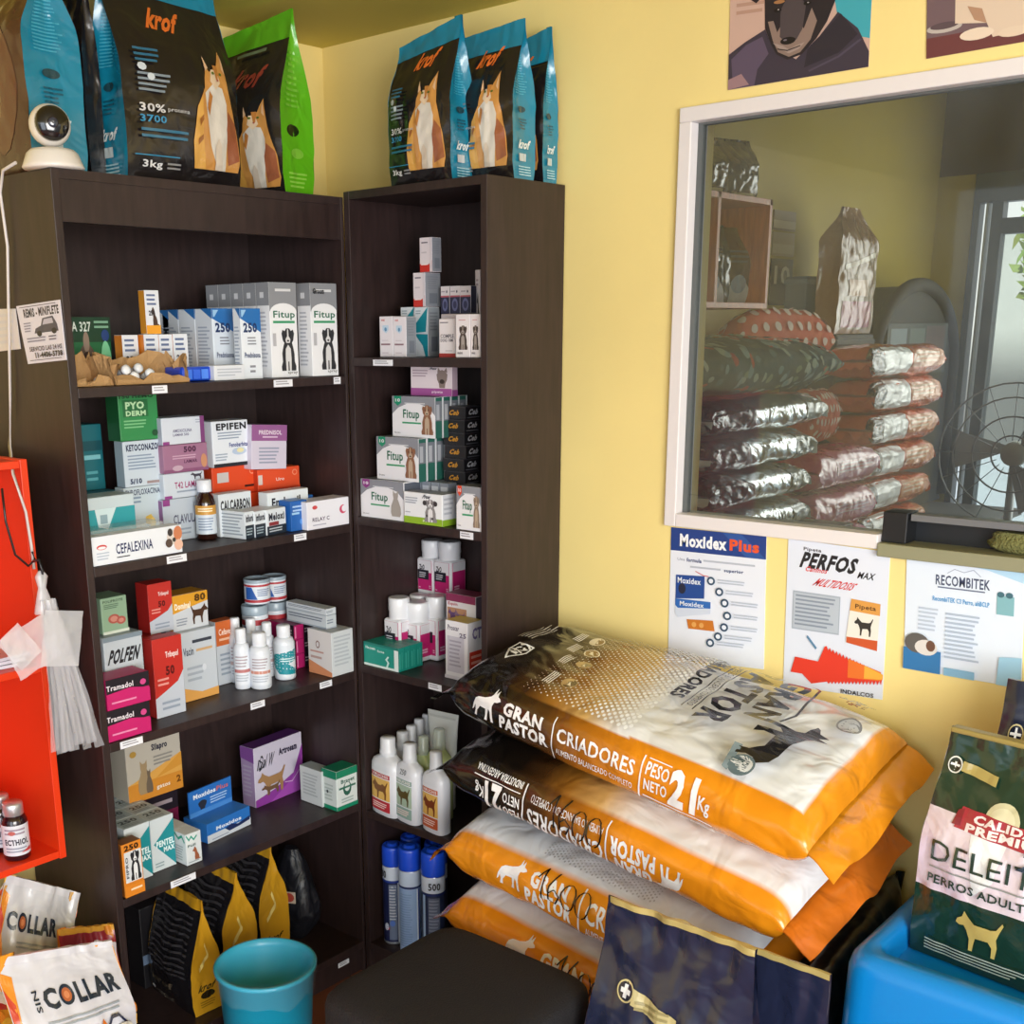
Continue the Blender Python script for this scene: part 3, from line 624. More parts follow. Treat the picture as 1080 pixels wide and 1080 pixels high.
u1 = bottle('supplement_tub', 'white and blue tub at the bottom of its pair, behind the small bottles', 'tub', Z3, 655, 262, 168, 98, z, tub, pl=-.135)
bottle('supplement_tub', 'white and blue tub on top of its pair, behind the small bottles', 'tub', Z3, 655, 168, 70, 98, z+u1['box_size'][2]+.001, tub, pl=-.135)
u2 = bottle('supplement_tub', 'white and blue tub at the bottom of its pair, next to the flat white cartons', 'tub', Z3, 742, 250, 152, 88, z, tub, pl=-.095)
bottle('supplement_tub', 'white and blue tub on top of its pair, next to the flat white cartons', 'tub', Z3, 738, 152, 56, 90, z+u2['box_size'][2]+.001, tub, pl=-.095)
def smallb(cols):
    def f(R, H):
        A = Art().r(0, 0, 1, 1, '#e3e8f0').r(.1, .38, .9, .48, cols).lines(.2, .52, .8, .9, 4, '#b0a4ac').lines(.2, .08, .8, .32, 3, '#b9c0cc')
        return [('bottle_body', [(R*.92, 0), (R, .003), (R, H*.66), (R*.85, H*.74), (R*.6, H*.77)], plastic('#dfe5ee'), (A, R*1.005, H*.08, H*.62, 2.7)),
                ('bottle_cap', [(R*.62, H*.76), (R*.66, H*.77), (R*.66, H*.98), (R*.6, H)], plastic('#e9edf3'), None)]
    return f
for X, Yb, Yt, wd, pl, lab, col in [(600, 434, 263, 62, -.222, 'small white bottle with red print, first of the front pair', '#c07a7a'), (669, 450, 278, 80, -.25, 'small white bottle with a salmon stripe, nearest the shelf edge', '#cf9080'), (580, 380, 222, 52, -.175, 'small white bottle at the back beside the orange banded carton', '#c9b0b0'), (638, 400, 225, 56, -.175, 'small white bottle at the back between two others', '#c9b0b0'), (697, 428, 240, 56, -.19, 'small white bottle just behind the teal labelled one', '#c9b0b0')]:
    bottle('medicine_bottle', lab, 'bottle', Z3, X, Yb, Yt, wd, z, smallb(col), pl=pl, group='small white pill bottles on the third shelf')
def tealb(R, H):
    A = Art().r(0, 0, 1, 1, '#dfe6ee').poly([(.05,.7),(.95,.85),(.95,.5),(.6,.42),(.95,.2),(.95,.06),(.3,.1),(.05,.35)], '#1c8f9c').lines(.35, .46, .9, .6, 2, '#d5ecef')
    return [('bottle_body', [(R*.92, 0), (R, .003), (R, H*.68), (R*.85, H*.76), (R*.58, H*.79)], plastic('#dfe5ee'), (A, R*1.005, H*.06, H*.66, 2.8)),
            ('bottle_cap', [(R*.6, H*.78), (R*.64, H*.79), (R*.64, H*.98), (R*.58, H)], plastic('#e9edf3'), None)]
bottle('medicine_bottle', 'white bottle with a teal zigzag label on the third shelf', 'bottle', Z3, 760, 430, 250, 80, z, tealb, pl=-.235)
mg = Art().r(0, .0, .55, 1, '#b01f64').r(.55, 0, 1, 1, '#1f1822').r(.05, .1, .12, .9, '#e38ab4').lines(.6, .3, .95, .7, 2, '#a89aa4')
cu_ = B(Z3, 945, 1027, 278, -.318, z, 'white and orange cube carton at the corner end of the third shelf', base='#cdd2d6', top='#b9bec4', left=Art().r(0, 0, 1, 1, '#d8d4d4').poly([(0,0),(1,0),(1,.1),(0,.3)], '#d08a62').lines(.1, .3, .6, .42, 1, '#b89a94').c(.42, .68, .09, .09, '#8a6a64', 9).c(.42, .68, .06, .06, '#d8d4d4', 9).lines(.1, .46, .7, .54, 1, '#c0928a'), front=Art().lines(.1, .2, .9, .9, 8, '#b4bac2'), Xs=857)
w, d, h, loc, ang = place(Z3, 800, 856, 300, -.2, z+E_, 'a', Xs=770)
zW = top_of(cu_)
mh = (zW-z-E_)/3
for k, lab in enumerate(('black and magenta carton, lowest of three beside the teal labelled bottle', 'black and magenta carton, middle of three beside the teal labelled bottle', 'black and magenta carton, highest of three, under flat white cartons')):
    m1 = carton('medicine_box', lab, 'medicine box', w+.008*(k == 2), d*3.2, mh-.0008, (loc[0], loc[1]+d*1.1, z+E_+mh*k), ang, base='#2a1f2a', top='#7d3058', left=mg, front=mg); m1['box_size'] = [w, d*3.2, mh-.0008]
fl = Art().lines(.05, .3, .7, .7, 2, '#7d8796').r(0, 0, 1, .1, '#aab4bf')
fl2 = Art().lines(.05, .4, .95, .8, 2, '#6a7484').r(0, 0, 1, .12, '#9aa6b2')
wb2 = B(Z3, 915, 953, 216, -.288, zW, 'flat white carton under another on the third shelf', base='#c5cdd3', front=fl, left=fl2, Xs=765)
B(Z3, 913, 951, 190, -.288, top_of(wb2)-E_, 'flat white carton on top of its twin on the third shelf', base='#cfd6dc', front=fl, left=fl2, Xs=763)
# --- fourth shelf
z = ZA[3]
dp = B(Z4, 200, 318, 322, -.13, z, 'dark pink carton under the carton with the sitting cat', base='#7a1f48', front=Art().r(0, .55, 1, 1, '#241c26').lines(.1, .62, .85, .8, 1, '#a79aa4'), Xs=150)
B(Z4, 122, 328, 128, -.15, top_of(dp)-E_, 'white to orange carton with a sitting cat at the end of the fourth shelf', base='#b9b3a6', top='#9a968e', front=Art().r(0, 0, 1, .3, '#d08a30').poly([(0,.3),(1,.3),(1,.62),(.4,.42)], '#d9a24e').poly([(.5,.3),(1,.4),(1,.62)], '#cf9238').t(.46, .74, .75, .88, 'Silapro', '#22263a', 2).sil(.14, .1, .46, .66, 'sitcat', '#a08a68').sil(.3, .1, .46, .5, 'sitcat', '#6c5f50').t(.88, .12, .96, .24, '2', '#7a4a10', 2).lines(.48, .5, .85, .68, 3, '#8f8c86').c(.12, .8, .06, .05, '#b08c40').t(.5, .1, .75, .18, 'gatos', '#f3ead8', 1), dep=.06)
px_ = Art().r(0, 0, 1, 1, '#ccd6da').poly([(1,1),(1,.86),(.12,.5),(.95,.1),(.95,0),(.2,0),(1,0)], '#ccd6da').poly([(1,.92),(.1,.52),(1,.02)], '#1c8a94').t(.2, .44, .98, .56, 'PENTEL', '#dceff0', 2).t(.5, .32, .98, .42, 'MAX', '#dceff0', 2).lines(.1, .05, .5, .16, 2, '#8fa3aa')
pl_ = Art().t(.15, .45, .85, .8, '250', '#3a4a52', 2).lines(.1, .1, .8, .35, 2, '#8795a0')
x1 = B(Z4, 215, 302, 418, -.262, z, 'teal and white carton nearest the shelf edge in the front pair', base='#ccd6da', top='#b9c5cb', front=px_, lid=pl_, dep=.05)
row_behind(x1, 3, group='teal and white cartons filed on the fourth shelf', labels=['teal and white carton second in the file on the fourth shelf', 'teal and white carton third in the file on the fourth shelf', 'teal and white carton at the back of the file on the fourth shelf'])
x2 = B(Z4, 118, 212, 452, -.27, z, 'teal and white carton beside the small orange dog carton', base='#c4cfd4', top='#aab8bf', front=px_, lid=pl_, dep=.05)
row_behind(x2, 3, group='dim teal and white cartons filed by the end panel', labels=['teal and white carton second in the file by the end panel', 'teal and white carton third in the file by the end panel', 'teal and white carton last in the file by the end panel'])
gb = Art().poly([(0,1),(.8,1),(.5,.7),(0,.62)], '#dfe5e6').stroke([(.05,.95),(.2,.8),(.35,.9),(.5,.78),(.7,.88)], .06, '#2e9a86').sil(.35, .12, .9, .55, 'sitdog', '#9a5a3c').lines(.1, .04, .8, .12, 1, '#9aa6ac').t(.1, .58, .6, .66, 'Full', '#3a5a54', 1)
g1 = B(Z4, 347, 405, 472, -.29, z, 'small white carton with green swirl at the edge of the fourth shelf', base='#d5dcdf', front=gb, left=Art().stroke([(.1,.95),(.4,.8),(.7,.92),(.9,.75)], .08, '#2e9a86').lines(.15, .1, .8, .6, 6, '#a3afb4'), Xs=302)
row_behind(g1, 3, group='small white cartons with green swirl in a file', labels=['small white carton with green swirl second in its file', 'small white carton with green swirl third in its file', 'small white carton with green swirl at the back of its file'])
B(Z4, 108, 182, 512, -.316, z, 'small orange carton with a black and white dog at the shelf end', base='#d8842a', top='#7a4a1c', side='#8c521e', front=Art().r(.1, .26, .95, .84, '#d5d9dc').t(.12, .86, .85, .97, '250', '#26150a', 2).dogf(.3, .28, .95, .83, '#24262c', '#e3e6e8').t(.13, .35, .26, .75, 'FIPRO', '#3a3f4c', 1, rot=90).r(0, 0, 1, .22, '#dd8526').lines(.3, .07, .9, .15, 1, '#f6dcb4'), dep=.03)
mx_ = Art().r(0, 0, 1, .4, '#cdd5df').poly([(.4,.4),(.55,.5),(.7,.36),(.98,.5),(.98,.3),(.75,.22),(.5,.18)], '#1f2f5e').t(.2, .5, .78, .7, 'Moxidos', '#dbe7f6', 2).lines(.1, .06, .5, .16, 1, '#8d9ab0')
mo = B(Z4, 427, 590, 432, -.232, z, 'blue and white worming carton with its lid panel raised as a display', base='#2a72c4', top='#3a80cc', front=mx_, dep=.075, yaw=6)
mb = MB(); w, d, h = mo['box_size']
mb.box((-w/2, d/2-.022, h), (w/2-.004, d/2-.019, h+.062), card('#2566b8'))
Art().r(0, 0, 1, 1, '#2a6fc0').r(0, .0, 1, .18, '#4a8ad2').t(.1, .66, .62, .84, 'Moxidos', '#e6f0fa', 2).t(.64, .66, .92, .84, 'Plus', '#d2675c', 1).sil(.2, .2, .4, .55, 'doghead', '#2a2c38').lines(.48, .25, .9, .55, 3, '#a9caf0').put(mb, quad_fn((-w/2, d/2-.0224, h), (w/2-.004, d/2-.0224, h), (w/2-.004, d/2-.0224, h+.062), (-w/2, d/2-.0224, h+.062)))
mb.build('lid_panel', mo)
B(Z4, 607, 788, 145, -.155, z, 'purple and white joint-care carton with a running dog and handwriting', base='#c9c3d6', top='#5b2a74', side='#9c86ac', front=Art().poly([(0,0),(1,0),(1,.8),(.8,.35),(.4,.2),(0,.12)], '#8a3a9a').poly([(.3,.0),(1,0),(1,.6),(.75,.25)], '#a04cae').stroke([(.06,.62),(.1,.78),(.16,.72),(.1,.6),(.18,.66),(.22,.72)], .02, INK).t(.08, .62, .42, .84, 'Dol W', INK, 0, sh=.2).t(.5, .74, .88, .86, 'Artrosam', '#2a2440', 2).sil(.05, .14, .62, .58, 'standdog', '#a07a50').sil(.12, .14, .5, .34, 'standdog', '#6e5038').stroke([(.6,.25),(.75,.22),(.95,.4)], .015, '#d8b8de'), left=Art().poly([(0,1),(1,1),(1,.75),(0,.8)], '#7a4a90').lines(.15, .15, .85, .7, 8, '#a99db6'), Xs=557, yaw=4)
B(Z4, 862, 905, 232, -.272, z, 'plain white carton beside the green and white carton on the fourth shelf', base='#c3c9cb', top='#9fa8aa', left=Art().lines(.15, .2, .85, .85, 7, '#a3abae'), front=Art().lines(.2, .2, .8, .8, 5, '#a3abae'), Xs=780)
B(Z4, 922, 1000, 232, -.317, z, 'green and white carton with an anchor-like emblem at the corner end', base='#d3dcda', top='#0f7a5c', side='#c9d2d0', front=Art().r(0, .82, 1, 1, '#12805f').r(0, 0, 1, .1, '#12805f').c(.5, .5, .2, .18, '#1d5c4c', 12).c(.5, .55, .13, .12, '#d3dcda', 12).r(.1, .52, .9, .57, '#2a6a58').t(.2, .66, .85, .76, 'Bravet', '#1d5c4c', 1).lines(.2, .14, .8, .28, 2, '#9aaeaa'), left=Art().r(0, .8, 1, 1, '#12805f').r(0, 0, 1, .1, '#12805f').lines(.2, .2, .8, .65, 5, '#a9b5b2').c(.4, .45, .06, .04, INK), Xs=866)
# ------------------------------------------------------------------ cartons on the bookcase by the hatch (front faces -x)
z = ZB[0]
def Bb(*a, **k): return B(*a, wall='b', **k)
rw = Art().r(0, 0, 1, 1, '#dfd6dc').poly([(0,0),(1,0),(1,.34),(.75,.22),(0,.24)], '#c4332c').lines(.15, .8, .7, .88, 1, '#6a6472').lines(.15, .5, .6, .6, 1, '#c4bcc4').lines(.1, .17, .7, .24, 1, '#f0dcdc').r(.85, 0, 1, 1, '#d4ccd4')
gs = Art().lines(.15, .5, .85, .9, 6, '#82868f').r(.25, .1, .75, .4, '#757b86')
tw = Art().r(0, 0, 1, 1, '#d5dbe2').poly([(1,1),(.05,.66),(0,.48),(.85,.5)], '#17889a').poly([(.0,.46),(1,.45),(1,0),(.8,0),(.6,.22)], '#17889a').lines(.1, .84, .5, .94, 2, '#97a6b2')
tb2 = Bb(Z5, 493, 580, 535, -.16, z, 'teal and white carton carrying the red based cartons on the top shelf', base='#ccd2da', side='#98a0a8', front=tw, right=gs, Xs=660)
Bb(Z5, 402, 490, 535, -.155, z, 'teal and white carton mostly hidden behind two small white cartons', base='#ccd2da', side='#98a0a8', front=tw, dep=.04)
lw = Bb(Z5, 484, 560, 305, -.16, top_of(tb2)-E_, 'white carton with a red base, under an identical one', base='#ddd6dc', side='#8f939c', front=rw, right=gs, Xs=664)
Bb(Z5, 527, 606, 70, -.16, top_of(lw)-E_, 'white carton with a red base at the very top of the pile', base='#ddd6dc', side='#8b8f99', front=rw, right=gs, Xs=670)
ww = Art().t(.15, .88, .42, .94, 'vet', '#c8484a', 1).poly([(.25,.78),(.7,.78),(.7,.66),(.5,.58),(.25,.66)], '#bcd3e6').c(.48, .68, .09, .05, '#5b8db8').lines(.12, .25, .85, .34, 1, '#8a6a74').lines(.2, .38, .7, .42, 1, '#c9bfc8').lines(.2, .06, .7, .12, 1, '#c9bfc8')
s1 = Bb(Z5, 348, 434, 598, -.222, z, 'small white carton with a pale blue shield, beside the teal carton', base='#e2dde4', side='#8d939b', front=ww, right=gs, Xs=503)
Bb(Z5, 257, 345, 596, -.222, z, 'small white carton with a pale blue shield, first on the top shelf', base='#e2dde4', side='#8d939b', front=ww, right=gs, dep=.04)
nv = Art().r(0, .62, 1, 1, '#e0d9de').r(0, 0, 1, .62, '#2b2c48').r(0, .6, 1, .66, '#b5606c').c(.5, .32, .3, .24, '#6a6f98').c(.5, .32, .18, .14, '#3a3c60').c(.72, .8, .07, .05, '#4a4a5c').lines(.1, .74, .55, .84, 1, '#a8a0ac')
nb = Bb(Z5, 668, 868, 580, -.14, z, 'low red and white carton carrying the three navy cartons', base='#d8ced4', dep=.06, front=Art().r(0, 0, 1, .4, '#b5606c'))
zn_ = top_of(nb)-E_
n0 = Bb(Z5, 668, 725, 395, -.135, zn_, 'navy and white small carton, first of three behind the dog cartons', base='#dcd6dc', side='#2a2b44', front=nv, dep=.05)
n1_ = Bb(Z5, 730, 795, 393, -.135, zn_, 'navy and white small carton, middle of three behind the dog cartons', base='#dcd6dc', side='#2a2b44', front=nv, dep=.05)
n2_ = Bb(Z5, 798, 868, 392, -.135, zn_, 'navy and white small carton, last of three behind the dog cartons', base='#dcd6dc', side='#32334c', front=nv, Xs=905)
Bb(Z5, 655, 765, 612, -.215, z, 'white carton with a red base beside the spaniel cartons', base='#e4dee2', front=Art().r(0, 0, 1, .1, '#a83a38').t(.1, .5, .9, .6, 'COMPLE', '#4a4450', 1).t(.1, .4, .85, .48, 'DOG 10M', '#4a4450', 1).lines(.08, .86, .6, .92, 1, '#7c7680').lines(.4, .14, .85, .18, 1, '#b0a8b0'), dep=.05)
sp = Art().dogf(.12, .18, .9, .74, '#4a403c', '#a39a96').t(.15, .08, .5, .14, 'mini', '#5a5058', 1).lines(.25, .84, .75, .88, 1, '#cf9aa0')
Bb(Z5, 767, 862, 582, -.235, z, 'white carton with a spaniel, first of the two on the top shelf', base='#e6e0e4', front=sp, dep=.045)
Bb(Z5, 866, 932, 580, -.235, z, 'white carton with a spaniel, partly behind the bookcase side panel', base='#e6e0e4', front=sp, dep=.045)
Bb(Z5, 898, 930, 285, -.115, z, 'slim tall white carton against the bookcase side panel', base='#dfd6da', front=Art().sil(.3, .35, 1, .75, 'sitdog', '#3a3230').lines(.2, .8, .7, .9, 2, '#b0a0a8'), dep=.04)
# second shelf
z = ZB[1]
def fitup(badge, animal, col, wt=1):
    A = Art().r(0, 0, 1, 1, '#e9e9ee').poly([(0,1),(1,1),(1,.55),(.85,.75),(.6,.84),(.35,.82),(.15,.72),(0,.56)], '#8a8d96')
    A.poly([(.05,1),(.22,1),(.22,.84),(.135,.76),(.05,.84)], badge).t(.08, .86, .19, .94, '10', '#e9e9ee', 1)
    A.t(.26, .4, .64, .68, 'Fitup', '#2b6b52', 1).r(.24, .33, .68, .37, '#3a9a6a').lines(.3, .8, .8, .85, 1, '#d0d2d8').t(.06, .08, .2, .12, 'Brouwer', '#3a3a44', 0)
    A.sil(.68, .1, .98, .78, animal, col) if animal == 'sitcat' else A.dogf(.66, .08, .99, .8, col, '#b9a48e')
    return A
fs_ = Art().r(0, 0, .8, .42, '#2a6257').r(0, .42, .8, .9, '#767b84').r(.12, .45, .5, .82, '#aeb2ba').r(.82, 0, 1, 1, '#d5d8dd')
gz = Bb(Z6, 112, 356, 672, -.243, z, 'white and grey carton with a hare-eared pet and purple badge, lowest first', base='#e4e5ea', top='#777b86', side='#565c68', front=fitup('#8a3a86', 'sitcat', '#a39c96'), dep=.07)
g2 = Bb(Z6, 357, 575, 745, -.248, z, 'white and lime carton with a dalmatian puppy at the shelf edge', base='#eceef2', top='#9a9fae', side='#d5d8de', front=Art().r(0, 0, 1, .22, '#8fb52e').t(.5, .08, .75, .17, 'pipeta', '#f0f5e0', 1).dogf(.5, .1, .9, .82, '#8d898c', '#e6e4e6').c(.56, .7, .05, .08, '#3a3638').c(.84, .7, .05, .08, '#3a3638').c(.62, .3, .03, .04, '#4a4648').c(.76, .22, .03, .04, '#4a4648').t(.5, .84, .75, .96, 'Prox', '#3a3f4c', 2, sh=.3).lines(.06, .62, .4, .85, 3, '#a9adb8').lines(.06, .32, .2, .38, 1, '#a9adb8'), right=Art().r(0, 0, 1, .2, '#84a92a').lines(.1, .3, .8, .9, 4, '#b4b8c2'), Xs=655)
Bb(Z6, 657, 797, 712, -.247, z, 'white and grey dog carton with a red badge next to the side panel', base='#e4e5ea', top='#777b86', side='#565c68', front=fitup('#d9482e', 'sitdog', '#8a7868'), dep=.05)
gw = Bb(Z6, 360, 404, 678, -.19, z, 'thin grey and white carton, first of the row behind the puppy carton', base='#8a909c', front=Art().r(.1, .3, .9, .9, '#c3c8d2').r(0, 0, 1, .25, '#39404e'), dep=.06)
row_beside(gw, 4, .003, group='thin grey cartons in a row behind the puppy carton', labels=['thin grey and white carton second in the row', 'thin grey and white carton third in the row', 'thin grey and white carton fourth in the row', 'thin grey and white carton last in the row, under the black cartons'])
z2 = top_of(gz)-E_
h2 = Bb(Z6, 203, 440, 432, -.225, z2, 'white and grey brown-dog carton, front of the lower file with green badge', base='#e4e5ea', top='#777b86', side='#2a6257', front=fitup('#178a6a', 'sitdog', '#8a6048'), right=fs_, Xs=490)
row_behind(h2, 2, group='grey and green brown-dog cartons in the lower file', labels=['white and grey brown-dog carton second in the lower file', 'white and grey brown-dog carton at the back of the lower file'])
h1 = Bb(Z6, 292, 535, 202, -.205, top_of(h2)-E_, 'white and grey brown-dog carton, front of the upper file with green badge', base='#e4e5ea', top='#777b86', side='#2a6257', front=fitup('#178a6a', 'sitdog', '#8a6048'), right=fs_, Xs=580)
row_behind(h1, 3, group='grey and green brown-dog cartons in the upper file', labels=['white and grey brown-dog carton second in the upper file', 'white and grey brown-dog carton third in the upper file', 'white and grey brown-dog carton at the back of the upper file'])
Bb(Z6, 396, 630, 36, -.175, top_of(h1)-E_, 'white and mauve carton with a terrier on top of the brown-dog cartons', base='#e6d9de', side='#b9a4b0', front=Art().r(0, 0, 1, .26, '#a5579a').t(.52, .08, .78, .18, 'pipeta', '#f0dcec', 1).sil(.64, .28, .9, .9, 'doghead', '#8a7a74').c(.77, .5, .06, .08, '#3a302c').poly([(.66,.8),(.68,.98),(.74,.86)], '#8a7a74').poly([(.82,.86),(.88,.98),(.9,.8)], '#8a7a74').t(.46, .9, .68, .98, 'Prox', '#3a3f4c', 2, sh=.3).lines(.06, .62, .45, .9, 3, '#b4a0aa'), right=Art().r(0, 0, 1, .22, '#8d4a84'), Xs=662)
ck = Art().r(0, 0, 1, 1, '#201e22').t(.2, .3, .75, .72, 'Ceb', '#c58a2c', 2, sh=.2).r(0, .94, 1, 1, '#3c3a40')
ckr = Art().r(0, 0, 1, 1, '#1a191d').t(.15, .35, .9, .8, 'Ceb', '#c9c9cf', 2, sh=.2).r(.1, .12, .9, .18, '#6a6a72').r(0, .94, 1, 1, '#3c3a40')
names6 = ['lowest', 'second from the bottom', 'third from the bottom', 'fourth from the bottom', 'second from the top', 'topmost']
zz = z+.001
w, d, h, loc, ang = place(Z6, 585, 703, 645, -.165, z+E_, 'b', Xs=785)
bb = place(Z6, 585, 703, 258, -.165, z+E_, 'b', Xs=785)
hh = .0275; z6 = z+E_+bb[2]-6*hh
tl = None
for k in range(6):
    if tl is None:
        tl = carton('medicine_box', '', 'medicine box', w, d, hh-.0008, (loc[0], loc[1], z6), ang, base='#232126', top='#6a6a74', front=ck, right=ckr); tl['box_size'] = [w, d, hh-.0008]; o = tl
    else: o = tl.copy(); COL.objects.link(o)
    o.location.z = z6+hh*k; o['label'] = 'flat black carton with orange script, %s of the stack of six' % names6[k]; o['group'] = 'flat black cartons in a stack of six'
    o.location.x += (.002, -.001, .0015, 0, -.001, .001)[k]; o.location.y += (.0, .002, -.001, .001, 0, -.001)[k]
bs = carton('medicine_box', 'dark low carton under the stack of flat black cartons', 'medicine box', w, d, z6-z-E_-.001, (loc[0], loc[1], z+E_), ang, base='#2a2a30')
# third shelf
z = ZB[2]
tl_ = Art().r(0, .0, 1, 1, '#1a8f80').r(0, 0, 1, .1, '#d5e6e2').r(.88, 0, 1, 1, '#dfeae8').r(0, .9, 1, 1, '#14756a').t(.06, .72, .34, .84, 'Neosan', '#dff3ee', 1).t(.4, .66, .6, .76, 'forte', '#dff3ee', 1).stroke([(.68,.12),(.72,.3),(.66,.42),(.72,.55)], .05, '#c8e8e2')
tr_ = Art().r(0, .0, 1, 1, '#17877a').r(.1, .1, .3, .75, '#3fa596').r(.5, .1, .62, .8, '#3fa596')
ta = Bb(Z7, 118, 335, 690, -.246, z, 'teal carton at the shelf edge, front of a file of four', base='#178a7b', top='#15897a', front=tl_, right=tr_, Xs=372)
row_behind(ta, 3, group='teal cartons filed on the third shelf', labels=['teal carton second in the file of four', 'teal carton third in the file of four', 'teal carton at the back of the file of four'])
def sqbottle(R, H):
    out = []
    A = Art().r(0, 0, 1, 1, '#c22371').r(0, .6, 1, 1, '#e6e4ea').r(0, .36, .8, .68, '#23222e').t(.12, .68, .5, .86, 'ZxO', '#2a2a34', 2).lines(.12, .4, .62, .6, 3, '#c9c9d2').r(.06, .06, .2, .1, '#f0a8cc').r(.84, .08, .98, .11, '#f0b8d4').r(.84, .14, .98, .17, '#f0b8d4')
    return A
def square_bottle(label, Xc, Yb, Yt, wpx, zb, pl):
    u = Z7(Xc, Yb)[0]; c = slide_u((pl, 0, zb), (0, -1, 0), u); zt = slide_v(c, (0, 0, 1), Z7(Xc, Yt)[1])[2]; H = zt-zb
    q = slide_u(c, (0, -1, 0), Z7(Xc+wpx/2, Yb)[0]); W = float(np.linalg.norm(q-c))
    g = root('pill_bottle', label, 'bottle', (float(c[0]), float(c[1]), zb+E_), -math.pi/2, group='square white and magenta bottles on the third shelf')
    mb = MB().box((-W, -W, 0), (W, W, H*.68), plastic('#e3e4ea'), W*.22); mb.build('bottle_body', g)
    mb = MB(); e = .0008; A = sqbottle(W, H); zl0, zl1 = H*.09, H*.64; k = W*.80
    mb.box((-W-e, -k, zl0), (W+e, k, zl1), card('#c22371')); mb.box((-k, -W-e, zl0), (k, W+e, zl1), card('#c22371'))
    A.put(mb, quad_fn((-k, -W-e*1.2, zl0), (k, -W-e*1.2, zl0), (k, -W-e*1.2, zl1), (-k, -W-e*1.2, zl1)))
    Art().r(0, .72, 1, 1, '#e6e4ea').r(.1, .12, .5, .17, '#f0b8d4').r(.1, .2, .5, .25, '#f0b8d4').put(mb, quad_fn((W+e*1.2, -k, zl0), (W+e*1.2, k, zl0), (W+e*1.2, k, zl1), (W+e*1.2, -k, zl1)))
    mb.build('bottle_label', g)
    r = W*.92
    pf = [(r*.95, H*.66), (r, H*.68), (r, H*.78), (r*1.04, H*.8), (r*1.04, H*.98), (r*.98, H), (r*.8, H)]
    MB().lathe(pf, plastic('#e9ebf0'), 26).build('bottle_cap', g)
    g['box_size'] = [2*W, 2*W, H]
    return g
sb1 = square_bottle('square white and magenta bottle behind the teal cartons, nearest the corner', 372, 790, 420, 102, z, -.165)
square_bottle('square white and magenta bottle standing out in front of three alike', 487, 800, 448, 116, z, -.135)
square_bottle('square white and magenta bottle at the back of the group of four', 500, 700, 402, 100, z, -.085)
square_bottle('square white and magenta bottle beside the white horse carton', 603, 745, 412, 100, z, -.10)
wu = Bb(Z7, 522, 745, 400, -.06, z, 'white carton carrying the raised pair of magenta bottles', base='#d9d9e0', side='#c9c9d2', front=Art().lines(.1, .2, .5, .6, 3, '#b8b8c2'), dep=.045)
zu = top_of(wu)
square_bottle('square white and magenta bottle raised on a carton, first of the pair', 572, 350, 55, 106, zu, -.038)
square_bottle('square white and magenta bottle raised on a carton, second of the pair', 688, 362, 66, 112, zu, -.04)
hb = Bb(Z7, 665, 850, 388, -.15, z, 'white carton with brown horses behind the upright magenta-lettered carton', base='#e6e2e6', top='#8c2f58', side='#6a5a66', front=Art().r(0, .9, 1, 1, '#8c2f58').r(.05, .62, .7, .82, '#b98a6a').sil(.08, .62, .35, .82, 'standdog', '#6a4a7c').sil(.3, .62, .65, .8, 'standdog', '#8a6a86').t(.08, .84, .4, .89, 'Equin', '#b03a50', 1).r(.85, .2, 1, .7, '#8a2238').lines(.1, .2, .7, .5, 5, '#b4b0b8'), dep=.05)
Bb(Z7, 658, 800, 560, -.205, z, 'white carton printed like a leaflet at the edge of the third shelf', base='#e9e7ec', top='#e2c64a', front=Art().t(.12, .84, .62, .93, 'Proscar', '#4a3f5c', 1).r(.1, .12, .85, .74, '#ccc9d6').lines(.2, .2, .75, .68, 7, '#a9a5b6').t(.66, .74, .95, .82, '25', '#6a5f7a', 1).r(0, 0, 1, .06, '#d8d4dc'), right=Art().r(0, 0, 1, 1, '#e9e4e8').t(.3, .7, .9, .9, 'CT', '#7a6a9a', 2).r(.1, .18, 1, .5, '#d33a26').lines(.2, .24, .9, .44, 2, '#f3b0a4').r(0, 0, 1, .1, '#e2c64a'), Xs=895)
